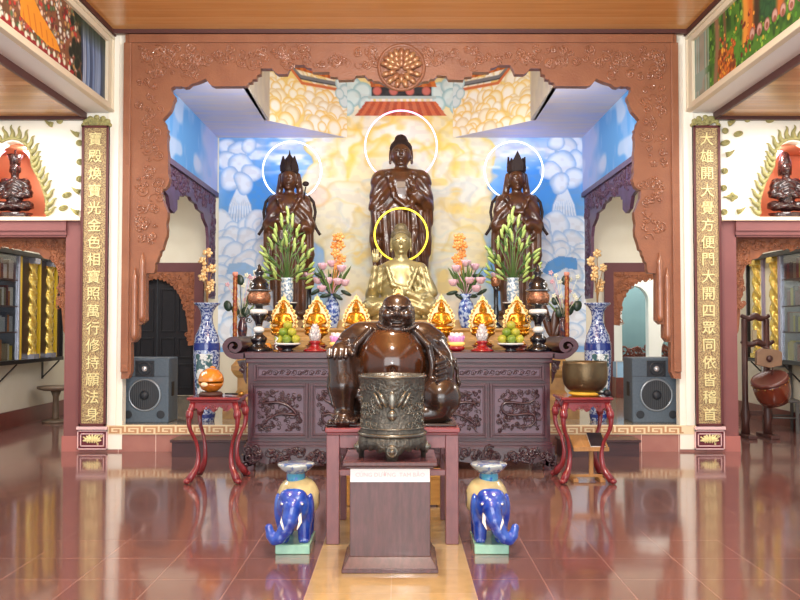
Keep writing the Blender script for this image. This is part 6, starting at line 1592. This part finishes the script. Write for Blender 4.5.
# pink lotus candles
PKC = mat('pink_lotus_wax', (226, 140, 206), .4, c2=(240, 190, 226), nscale=10); WHC = mat('white_lotus_wax', (246, 238, 232), .4); YLC = mat('cream_yellow_wax', (244, 206, 120), .4, emit=(255, 190, 90), estr=.4)
for px, lab in ((338, 'pink and white lotus candle holder left of the fat Buddha'), (456.5, 'pink and white lotus candle holder right of the fat Buddha')):
    Y = 9.1; t = thing('lotus_candle', lab, 'candle holder', (WX(px, Y), Y, ATOP))
    MB().lathe([(.05, 0), (.085, .02), (.088, .045), (.07, .06)], n=24).obj('bowl', REDS, t)
    MB().lathe([(.06, .058), (.088, .075), (.09, .09), (.07, .1)], n=24).obj('glow_band', YLC, t)
    for z, r, n, mm, nm in ((.13, .072, 10, PKC, 'pink_petal_ring'), (.165, .055, 8, WHC, 'white_petal_ring')):
        m = MB()
        for i in range(n):
            a = 2 * pi * i / n; m.ell((r * cos(a), r * sin(a), z), (.014, .028, .042), 8, 6, Matrix.Rotation(a, 3, 'Z') @ Matrix.Rotation(.3, 3, 'Y'))
        m.obj(nm, mm, t)
    MB().ell((0, 0, .16), (.03, .03, .045), 10, 8).obj('bud', WHC, t)

# tall black and bronze lamp stands
LBK = mat('black_enamel', (22, 22, 28), .12, coat=.8); LBZ = mat('copper_bronze_band', (188, 128, 96), .25, metal=.7, c2=(120, 84, 60), nscale=40, bump=.4, bscale=60); LWH = mat('white_enamel', (230, 228, 224), .2, coat=.5)
def lamp(px, lab, seed):
    Y = 9.24; s_ = SC(Y); t = thing('altar_lamp', lab, 'lamp stand', (WX(px, Y), Y, ATOP)); z = lambda py: WZ(py, Y) - ATOP
    def L(pr): return MB().lathe([(r * s_, z(y)) for r, y in pr], n=28)
    L([(13, 351.6), (13.5, 349), (9, 346), (6, 344), (8, 341), (8.5, 338), (5, 335), (3.5, 332)]).obj('foot', LBK, t)
    L([(3.5, 333), (5.5, 331), (5.6, 328.5), (3.5, 326.5)]).obj('white_knop', LWH, t)
    L([(3, 327), (4, 322), (8, 316), (8.6, 313)]).obj('lower_cup', LBK, t); L([(8.6, 313.6), (9, 312), (9, 310), (7, 309)]).obj('white_band', LWH, t)
    L([(4, 309.5), (3.6, 306), (7.5, 305.5), (11, 304), (10, 305)]).obj('saucer', LBK, t)
    L([(7, 305.5), (10.5, 303), (11.6, 299), (11.4, 295), (9.5, 292.5), (10.8, 291.5)]).obj('bronze_band', LBZ, t, label='copper-bronze embossed belly')
    L([(9, 292.5), (12.2, 291), (12.4, 290), (9.5, 288.5), (9.8, 285), (7.5, 280.5), (4, 278), (3, 275.5), (5, 273), (4.8, 271.5), (2.2, 269.5), (2.4, 267), (.3, 264)]).obj('lid', LBK, t)
    m = MB(); m.torus((0, 0, z(290.4)), 12 * s_, .006, 'z', 32, 6); m.obj('lid_rim', mat('silver_ring', (150, 160, 168), .3, metal=.6), t)
    m = MB()
    for e in (-1, 1): m.spiral((e * 10 * s_, 0, z(320)), 3 * s_, 1.2, .008, 0, e); m.tube([(e * 8 * s_, 0, z(314)), (e * 12 * s_, 0, z(316)), (e * 12.5 * s_, 0, z(322))], .008, 5)
    m.obj('side_scroll', LBK, t)
lamp(259, 'tall black enamel lamp stand with copper belly at the left end of the altar', 0); lamp(538, 'tall black enamel lamp stand with copper belly at the right end of the altar', 1)

# fruit plates
GRN = mat('green_fruit_skin', (140, 160, 50), .4, c2=(104, 132, 42), nscale=4, bump=.15, bscale=80); GRN2 = mat('yellow_green_fruit_skin', (184, 182, 62), .4, c2=(160, 160, 50), nscale=4, bump=.15, bscale=80)
def fruit_plate(px, nm):
    Y = 9.08; t = thing('fruit_bowl', 'dark footed bowl with white rim holding green fruit on the %s part of the altar' % nm, 'bowl', (WX(px, Y), Y, ATOP)); s_ = SC(Y); x, y0 = WX(px, Y), Y
    MB().lathe([(.06, 0), (.065, .012), (.05, .025), (.11, .055), (.135, .075)], n=28).obj('bowl', LBK, t); MB().lathe([(.135, .072), (.145, .082), (.14, .092), (.06, .086), (.01, .084)], n=28).obj('rim', LWH, t, label='white rim')
    k = 0; r = .05
    names = []
    lay = [[(-.092, -.02), (.0, -.062), (.092, -.02), (.05, .06), (-.05, .06)], [(-.045, -.015), (.05, -.015), (0, .045)], [(0.004, 0.0)]]
    wh = [('lower left front', 'lowest front middle', 'lower right front', 'lower right rear', 'lower left rear'), ('second-layer left', 'second-layer right', 'second-layer rear'), ('topmost',)]
    for li, l in enumerate(lay):
        for q, (dx, dy) in enumerate(l):
            z = ATOP + .084 + r + li * .074
            m = MB(); m.ell((0, 0, 0), (r, r, r * .95), 16, 10)
            o = m.obj('green_fruit', GRN if (q + li) % 2 else GRN2, loc=(x + dx, y0 + dy, z)); tag(o, '%s green fruit of the pile in the %s altar bowl' % (wh[li][q], nm), 'fruit', 'green fruit in the %s bowl' % nm)
            st = MB(); st.ell((0, -.01, r * .93), (.006, .006, .006), 6, 4); st.obj('stem_scar', mat('fruit_stem', (90, 80, 40), .6), o)
fruit_plate(287.5, 'left'); fruit_plate(510.5, 'right')
# small candle stick with white spiral near left fruit, orange fruit
t = thing('spiral_candlestick', 'small candlestick with white twisted stem beside the left fruit bowl', 'candlestick', (WX(276.5, 9.0), 9.0, ATOP))
m = MB(); pts = [(.012 * cos(i * .8), .012 * sin(i * .8), .02 + i * .0075) for i in range(20)]; m.tube(pts, .007, 6); m.obj('twisted_stem', LWH, t)
MB().lathe([(.03, 0), (.03, .01), (.012, .022)], n=16).obj('foot', mat('brass_small', (150, 110, 50), .3, metal=.7), t); MB().lathe([(.01, .165), (.034, .18), (.036, .19), (.01, .186)], n=16).obj('cup', mat('brass_small', (150, 110, 50), .3, metal=.7), t)
o = MB(); o.ell((0, 0, 0), (.045, .045, .043)); tag(o.obj('orange_fruit', mat('orange_skin', (222, 140, 40), .4, bump=.15, bscale=80), loc=(WX(268, 9.4), 9.4, ATOP + .043)), 'single orange fruit behind the left lamp stand', 'fruit')

# ------------------------------------------------------------------ flowers and vases on the pedestal
GLEAF = mat('leaf_green', (84, 124, 58), .45, c2=(56, 90, 40), nscale=8); DLEAF = mat('dark_leaf', (36, 58, 42), .35); BUDG = mat('lily_bud_green', (184, 202, 118), .4, c2=(158, 182, 92), nscale=8); STEMG = mat('stem_green', (98, 128, 66), .5)
PKF = mat('pink_lotus_petal', (214, 166, 180), .5, c2=(226, 190, 198), nscale=9); ORF = mat('orange_blossom', (224, 130, 50), .45, c2=(238, 168, 96), nscale=12); WHF = mat('white_blossom', (236, 238, 214), .5)
LVASE = mat('white_scene_vase', (228, 232, 228), .12, c2=(120, 146, 168), nscale=26, sharp=True, coat=.6); BVASE = porcelain('blue_vase_glaze', (48, 76, 150), (170, 190, 220), 22); DVASE = mat('dark_blue_vase', (34, 34, 62), .12, c2=(90, 50, 50), nscale=20, sharp=True, coat=.7)
def leafshape(m, base, d, L_, w, droop=.2):
    d = d.normalized(); sd = d.cross(Vector((0, 1, 0)))
    if sd.length < .1: sd = Vector((1, 0, 0))
    sd.normalize(); up = sd.cross(d); vs = []; fs = []; n = 6
    for i in range(n + 1):
        t = i / n; ww = w * sin(pi * min(.999, .08 + .92 * t)) ; p = base + d * L_ * t - Vector((0, 0, droop * L_ * t * t))
        vs += [p - sd * ww, p + up * ww * .25, p + sd * ww, p - up * .003]
    for i in range(n):
        for k in range(4): fs.append((i * 4 + k, i * 4 + (k + 1) % 4, i * 4 + 4 + (k + 1) % 4, i * 4 + 4 + k))
    m.add(vs, fs, True)
def lily(px, pyb, Y, nm, seed):
    """white vase on a dark stand with a fan of budding lilies"""
    s_ = SC(Y); zt = WZ(302, Y); zb = Z2; x = WX(px, Y)
    st = thing('vase_stand', 'dark wooden stand with a white saucer under the lily vase, %s side' % nm, 'stand', (x, Y, zb)); hh = zt - zb
    MB().lathe([(8 * s_, 0), (8.5 * s_, .02), (6 * s_, .05), (6 * s_, hh * .6), (9.6 * s_, hh - .04), (9.6 * s_, hh - .02)], n=24).obj('pedestal', BLACKW, st); MB().lathe([(9.8 * s_, hh - .02), (10.6 * s_, hh - .005), (.01, hh)], n=24).obj('saucer', LWH, st)
    v = thing('white_vase', 'white porcelain cylinder vase with blue scene holding lilies, %s side of the altar' % nm, 'vase', (x, Y, zt))
    H = WZ(278, Y) - zt; MB().lathe([(5.2 * s_, 0), (6 * s_, .03), (6.3 * s_, H * .5), (6.1 * s_, H * .8), (5.4 * s_, H * .92), (6.4 * s_, H), (5.6 * s_, H), (4.8 * s_, H * .9)], n=28).obj('body', LVASE, v)
    t = thing('lily_bouquet', 'tall fan of green budding lilies in the white vase, %s side of the altar' % nm, 'flowers', (x, Y, zt + H - .06)); r0 = random.Random(seed)
    tops = [(-26, 245), (-23, 252), (-18, 238), (-12, 226), (-5, 216), (0, 207), (6, 216), (12, 226), (18, 236), (25, 247), (-27, 264), (27, 262), (-16, 256), (15, 254), (-8, 240), (8, 240), (-22, 272), (23, 272), (0, 230), (-12, 268), (12, 266)]
    for (dx, py) in tops:
        p = Vector((dx * .84 * s_, r0.uniform(-.1, .1), WZ(py + 6, Y) - (zt + H - .06))); m = MB(); mid = Vector((dx * .35 * s_, p.y * .5, p.z * .55))
        m.tube([(0, 0, 0), mid, p], [.007, .006, .004], 5)
        for k in range(4):
            u = r0.uniform(.2, .95); b = mid.lerp(p, u); leafshape(m, b, (p - mid).normalized() + Vector((r0.uniform(-.8, .8), r0.uniform(-.4, .4), r0.uniform(-.1, .3))), r0.uniform(.1, .19), .011)
        so = m.obj('lily_stem', r0.choice((GLEAF, STEMG)), t)
        for k in range(r0.choice((2, 2, 3))):
            d = ((p - mid).normalized() + Vector((r0.uniform(-.5, .5), -.2, r0.uniform(0, .5)))).normalized(); c = p + d * .05 - Vector((0, 0, k * .07)); q = Vector((0, 0, 1)).rotation_difference(d).to_matrix()
            b = MB(); b.ell(c, (.022, .022, .07), 8, 6, q); b.obj('lily_bud', BUDG, so)
    return t
lily(287, 300, 11.75, 'left', 5); lily(513, 300, 11.75, 'right', 6)
def lotus_arr(px, nm, seed, Y=11.78):
    s_ = SC(Y); x = WX(px, Y); zb = Z2; e = -1 if nm == 'left' else 1
    v = thing('blue_vase', 'blue and white vase of lotus flowers, %s of the golden Buddha' % nm, 'vase', (x, Y, zb)); H = WZ(294, Y) - zb; R = 8.2 * s_
    MB().lathe([(R * .6, 0), (R * .62, .02), (R * .9, H * .25), (R, H * .5), (R * .85, H * .72), (R * .5, H * .85), (R * .5, H * .9), (R * .78, H), (R * .6, H), (R * .4, H * .9)], n=28).obj('body', BVASE, v)
    t = thing('lotus_bouquet', 'pink lotus and orange blossom bouquet in the blue vase, %s of the golden Buddha' % nm, 'flowers', (x, Y, zb + H - .05)); L0 = zb + H - .05; r0 = random.Random(seed)
    q = lambda dx: dx * s_ * -e
    for i, (dx, py) in enumerate([(-9, 268), (-3, 282), (-14, 282), (6, 283), (10, 270), (0, 265), (13, 284), (-10, 290)]):
        p = Vector((q(dx), r0.uniform(-.12, .0), WZ(py, Y) - L0)); m = MB(); m.tube([(0, 0, 0), (p.x * .3, p.y, p.z * .5), p], .005, 5)
        for r, n, hh in ((.044, 7, .05), (.026, 5, .056)):
            for k in range(n): a = 2 * pi * k / n; m.ell(p + Vector((r * cos(a), r * sin(a), .015)), (.014, .034, hh), 7, 5, Matrix.Rotation(a, 3, 'Z') @ Matrix.Rotation(.45, 3, 'Y'))
        m.obj('lotus_flower', PKF, t)
    for i, (dx, py) in enumerate([(5, 238), (9, 246), (4, 254), (10, 259), (6, 266), (8, 238), (3, 246)]):
        p = Vector((q(dx), r0.uniform(-.1, .0), WZ(py, Y) - L0)); m = MB(); m.tube([(0, 0, 0), (p.x * .6, p.y, p.z * .5), p], .005, 5)
        for k in range(5): a = 2 * pi * k / 5 + i; m.ell(p + Vector((.036 * cos(a), -.01, .036 * sin(a))), (.036, .016, .026), 7, 5, Matrix.Rotation(-a, 3, 'Y'))
        m.ell(p + Vector((0, -.02, 0)), (.014, .012, .014), 6, 4); m.obj('orange_blossom', ORF, t)
    for i in range(6):
        m = MB(); a = r0.uniform(0, 6.3); dx, py = [(-16, 292), (14, 293), (-6, 296), (6, 297), (-12, 276), (2, 275)][i]; p = Vector((q(dx), r0.uniform(-.1, .05), WZ(py, Y) - L0)); m.tube([(0, 0, 0), (p.x * .5, p.y, p.z * .5), p], .005, 5); m.ell(p, (.085, .06, .03), 12, 6, Matrix.Rotation(r0.uniform(-.6, .6), 3, 'Y')); m.obj('lotus_leaf', DLEAF, t)
    for i in range(20):
        m = MB(); leafshape(m, Vector((0, 0, .0)), Vector((r0.uniform(-.6, .6), r0.uniform(-.4, .1), 1)), r0.uniform(.35, .6), .018, .1); m.obj('grass_leaf', STEMG, t)
lotus_arr(332, 'left', 21); lotus_arr(466, 'right', 22)
def side_vase(px, nm, seed, Y=11.25):
    s_ = SC(Y); x = WX(px, Y); v = thing('dark_vase', 'slim dark blue vase of white flowers behind the %s end of the altar' % nm, 'vase', (x, Y, Z1)); H = WZ(317, Y) - Z1; R = 5 * s_; e = -1 if nm == 'left' else 1
    MB().lathe([(R * .6, 0), (R * .7, .02), (R, H * .5), (R * .8, H * .75), (R * .5, H * .9), (R * .8, H), (R * .5, H * .95)], n=24).obj('body', DVASE, v)
    L0 = Z1 + H - .04; t = thing('white_flower_bouquet', 'loose bouquet of white flowers and round dark leaves behind the %s end of the altar' % nm, 'flowers', (x, Y, L0)); r0 = random.Random(seed)
    for i in range(14):
        p = Vector((r0.uniform(-14, 14) * s_, r0.uniform(-.12, .08), WZ(r0.uniform(272, 305), Y) - L0)); m = MB(); m.tube([(0, 0, 0), (p.x * .4, p.y, p.z * .5), p], .004, 5)
        for k in range(5): a = 2 * pi * k / 5; m.ell(p + Vector((.018 * cos(a), -.006, .018 * sin(a))), (.018, .01, .013), 6, 4, Matrix.Rotation(-a, 3, 'Y'))
        m.obj('white_flower', WHF if i % 3 else PKF, t)
    for dx, py in ((-2, 280), (-14, 306), (8, 300), (-6, 310), (4, 312)):
        p = Vector((dx * s_ * -e, -.05, WZ(py, Y) - L0)); m = MB(); m.tube([(0, 0, 0), (p.x * .5, p.y, p.z * .5), p], .005, 5); m.ell(p, (.055, .02, .075), 12, 7, Matrix.Rotation(.3 * e, 3, 'Y')); m.obj('round_leaf', DLEAF, t)
    for i in range(8):
        m = MB(); leafshape(m, Vector((0, 0, 0)), Vector((r0.uniform(-.7, .7), r0.uniform(-.3, .2), 1)), r0.uniform(.25, .5), .014, .15); m.obj('leaf', STEMG, t)
side_vase(242.5, 'left', 31); side_vase(563, 'right', 32)
# tall decorated candles
CGD = mat('candle_red_gold', (176, 120, 56), .35, metal=.3, c2=(150, 60, 40), nscale=30, sharp=True)
for px, nm in ((234, 'left'), (569.5, 'right')):
    Y = 11.06; t = thing('dragon_candle', 'tall slim red-gold candle with pink tip at the %s end of the altar' % nm, 'candle', (WX(px + (1 if nm == 'left' else -2.5), Y), Y, Z1)); H = WZ(276, Y) - Z1
    m = MB(); m.lathe([(.05, 0), (.05, .02), (.025, .035), (.022, .06)], n=18); m.obj('holder', mat('brass_small', (150, 110, 50), .3, metal=.7), t)
    vs = MB(); vs.lathe([(.026 + .006 * (i % 2), .05 + (H - .05) * i / 24) for i in range(25)], n=14); vs.obj('shaft', CGD, t); MB().lathe([(.03, H), (.036, H + .015), (.036, H + .05), (.02, H + .055)], n=16).obj('tip', mat('salmon_wax', (222, 150, 130), .5), t)
# dark candlesticks beside the bodhisattvas
for px, nm in ((309, 'left'), (496, 'right')):
    Y = 11.85; t = thing('bronze_candlestick', 'dark candlestick with bronze cup standing beside the %s lily vase' % nm, 'candlestick', (WX(px, Y), Y, Z2)); z = lambda py: WZ(py, Y) - Z2; s_ = SC(Y)
    MB().lathe([(8 * s_, 0), (8 * s_, .02), (4 * s_, .05), (2.4 * s_, .1), (3.4 * s_, z(312)), (2.2 * s_, z(306)), (2.4 * s_, z(290)), (4 * s_, z(286))], n=20).obj('stem', LBK, t)
    MB().lathe([(4 * s_, z(286.5)), (5.2 * s_, z(284)), (5.4 * s_, z(278)), (4.6 * s_, z(277))], n=20).obj('cup', LBZ, t); m = MB()
    for i in range(8): a = 2 * pi * i / 8; m.ell((3 * s_ * cos(a), 3 * s_ * sin(a), z(275)), (.02, .03, .04), 7, 5, Matrix.Rotation(a, 3, 'Z') @ Matrix.Rotation(.6, 3, 'Y'))
    m.obj('lotus_candle', PKF, t)
# curved dark carving behind right lamp
t = thing('leaf_carving', 'dark brown wooden leaf carving on the pedestal behind the right lamp stand', 'carving', (WX(552, 11.3), 11.3, Z1)); s_ = SC(11.3)
m = MB(); m.lathe([(.09, 0), (.09, .02), (.03, .05)], n=16); m.obj('foot', WST, t)
for dx, a, L_ in ((-3, -.25, .55), (2, .15, .42), (6, .55, .33)):
    m = MB(); q = Matrix.Rotation(a, 3, 'Y'); m.ell(Vector((dx * s_ * .3, 0, .04)) + q @ Vector((0, 0, L_ / 2)), (.06, .02, L_ / 2), 10, 8, q); m.obj('leaf', WST, t)
# ------------------------------------------------------------------ light
w = bpy.data.worlds.new('world'); scene.world = w; w.use_nodes = True
w.node_tree.nodes['Background'].inputs['Color'].default_value = (.86, .93, 1.0, 1); w.node_tree.nodes['Background'].inputs['Strength'].default_value = .55
def area(name, loc, rot, sx, sy, e, col=(1, 1, 1)):
    l = bpy.data.lights.new(name, 'AREA'); l.shape = 'RECTANGLE'; l.size = sx; l.size_y = sy; l.energy = e; l.color = col
    o = bpy.data.objects.new(name, l); COL.objects.link(o); o.location = loc; o.rotation_euler = rot; return o
area('entrance_daylight', (0, -4.6, 2.6), (radians(90), 0, 0), 8, 4.2, 330, (1, 1, 1))
def point(name, loc, e, r, col=(1, 1, 1)):
    l = bpy.data.lights.new(name, 'POINT'); l.energy = e; l.shadow_soft_size = r; l.color = col
    o = bpy.data.objects.new(name, l); COL.objects.link(o); o.location = loc; return o
for y in (3.0, 5.6): point('nave_fill', (0, y, 4.2), 240, .16, (1, .98, .95))  # unseen point lights added to brighten the nave ceiling, no fixture
for s in (-1, 1): point('niche_lamp', (s * 4.66, FY + .3, WZ(150, FY + .4)), 14, .05, (1, .92, .86))  # added points that brighten the niches, standing in for the neon
for px, py in ((401, 140), (289, 168), (517, 168)): point('neon_glow', (WX(px, 14.1), 14.1, WZ(py, 14.1)), 3.5, .1, (.55, .5, 1))
area('recess_fill', (0, FY + .45, ZN - .55), (radians(72), 0, 0), 5.0, .3, 76, (1, .99, .97))  # unseen strip added behind the arch to light mural and recess ceiling
for s in (-1, 1):
    area('aisle_fill', (s * 4.9, 8.6, ZA - .1), (0, 0, 0), .8, 2.0, 60, (1, .96, .9)); area('aisle_rear_fill', (s * 4.9, 12.3, ZA - .1), (0, 0, 0), .8, 1.6, 45, (1, .96, .9))  # fill added over both aisles, no fixture modelled
area('far_room_fill', (4.6, 16.9, 4.1), (0, 0, 0), 1.2, 1.0, 60, (1, 1, 1)); area('side_room_fill', (4.6, 15.2, 4.1), (0, 0, 0), 1.2, .5, 40)  # unseen fill added to light the rooms past the right doorway
l = bpy.data.lights.new('camera_flash', 'POINT'); l.energy = 60; l.shadow_soft_size = .04; o = bpy.data.objects.new('camera_flash', l); COL.objects.link(o); o.location = (.05, -.02, 1.6)
vs_ = scene.view_settings; vs_.view_transform = 'Standard'; vs_.look = 'None'; vs_.gamma = 1; vs_.use_curve_mapping = False; vs_.exposure = 0.74
scene.cycles.max_bounces = 6; scene.cycles.use_denoising = True
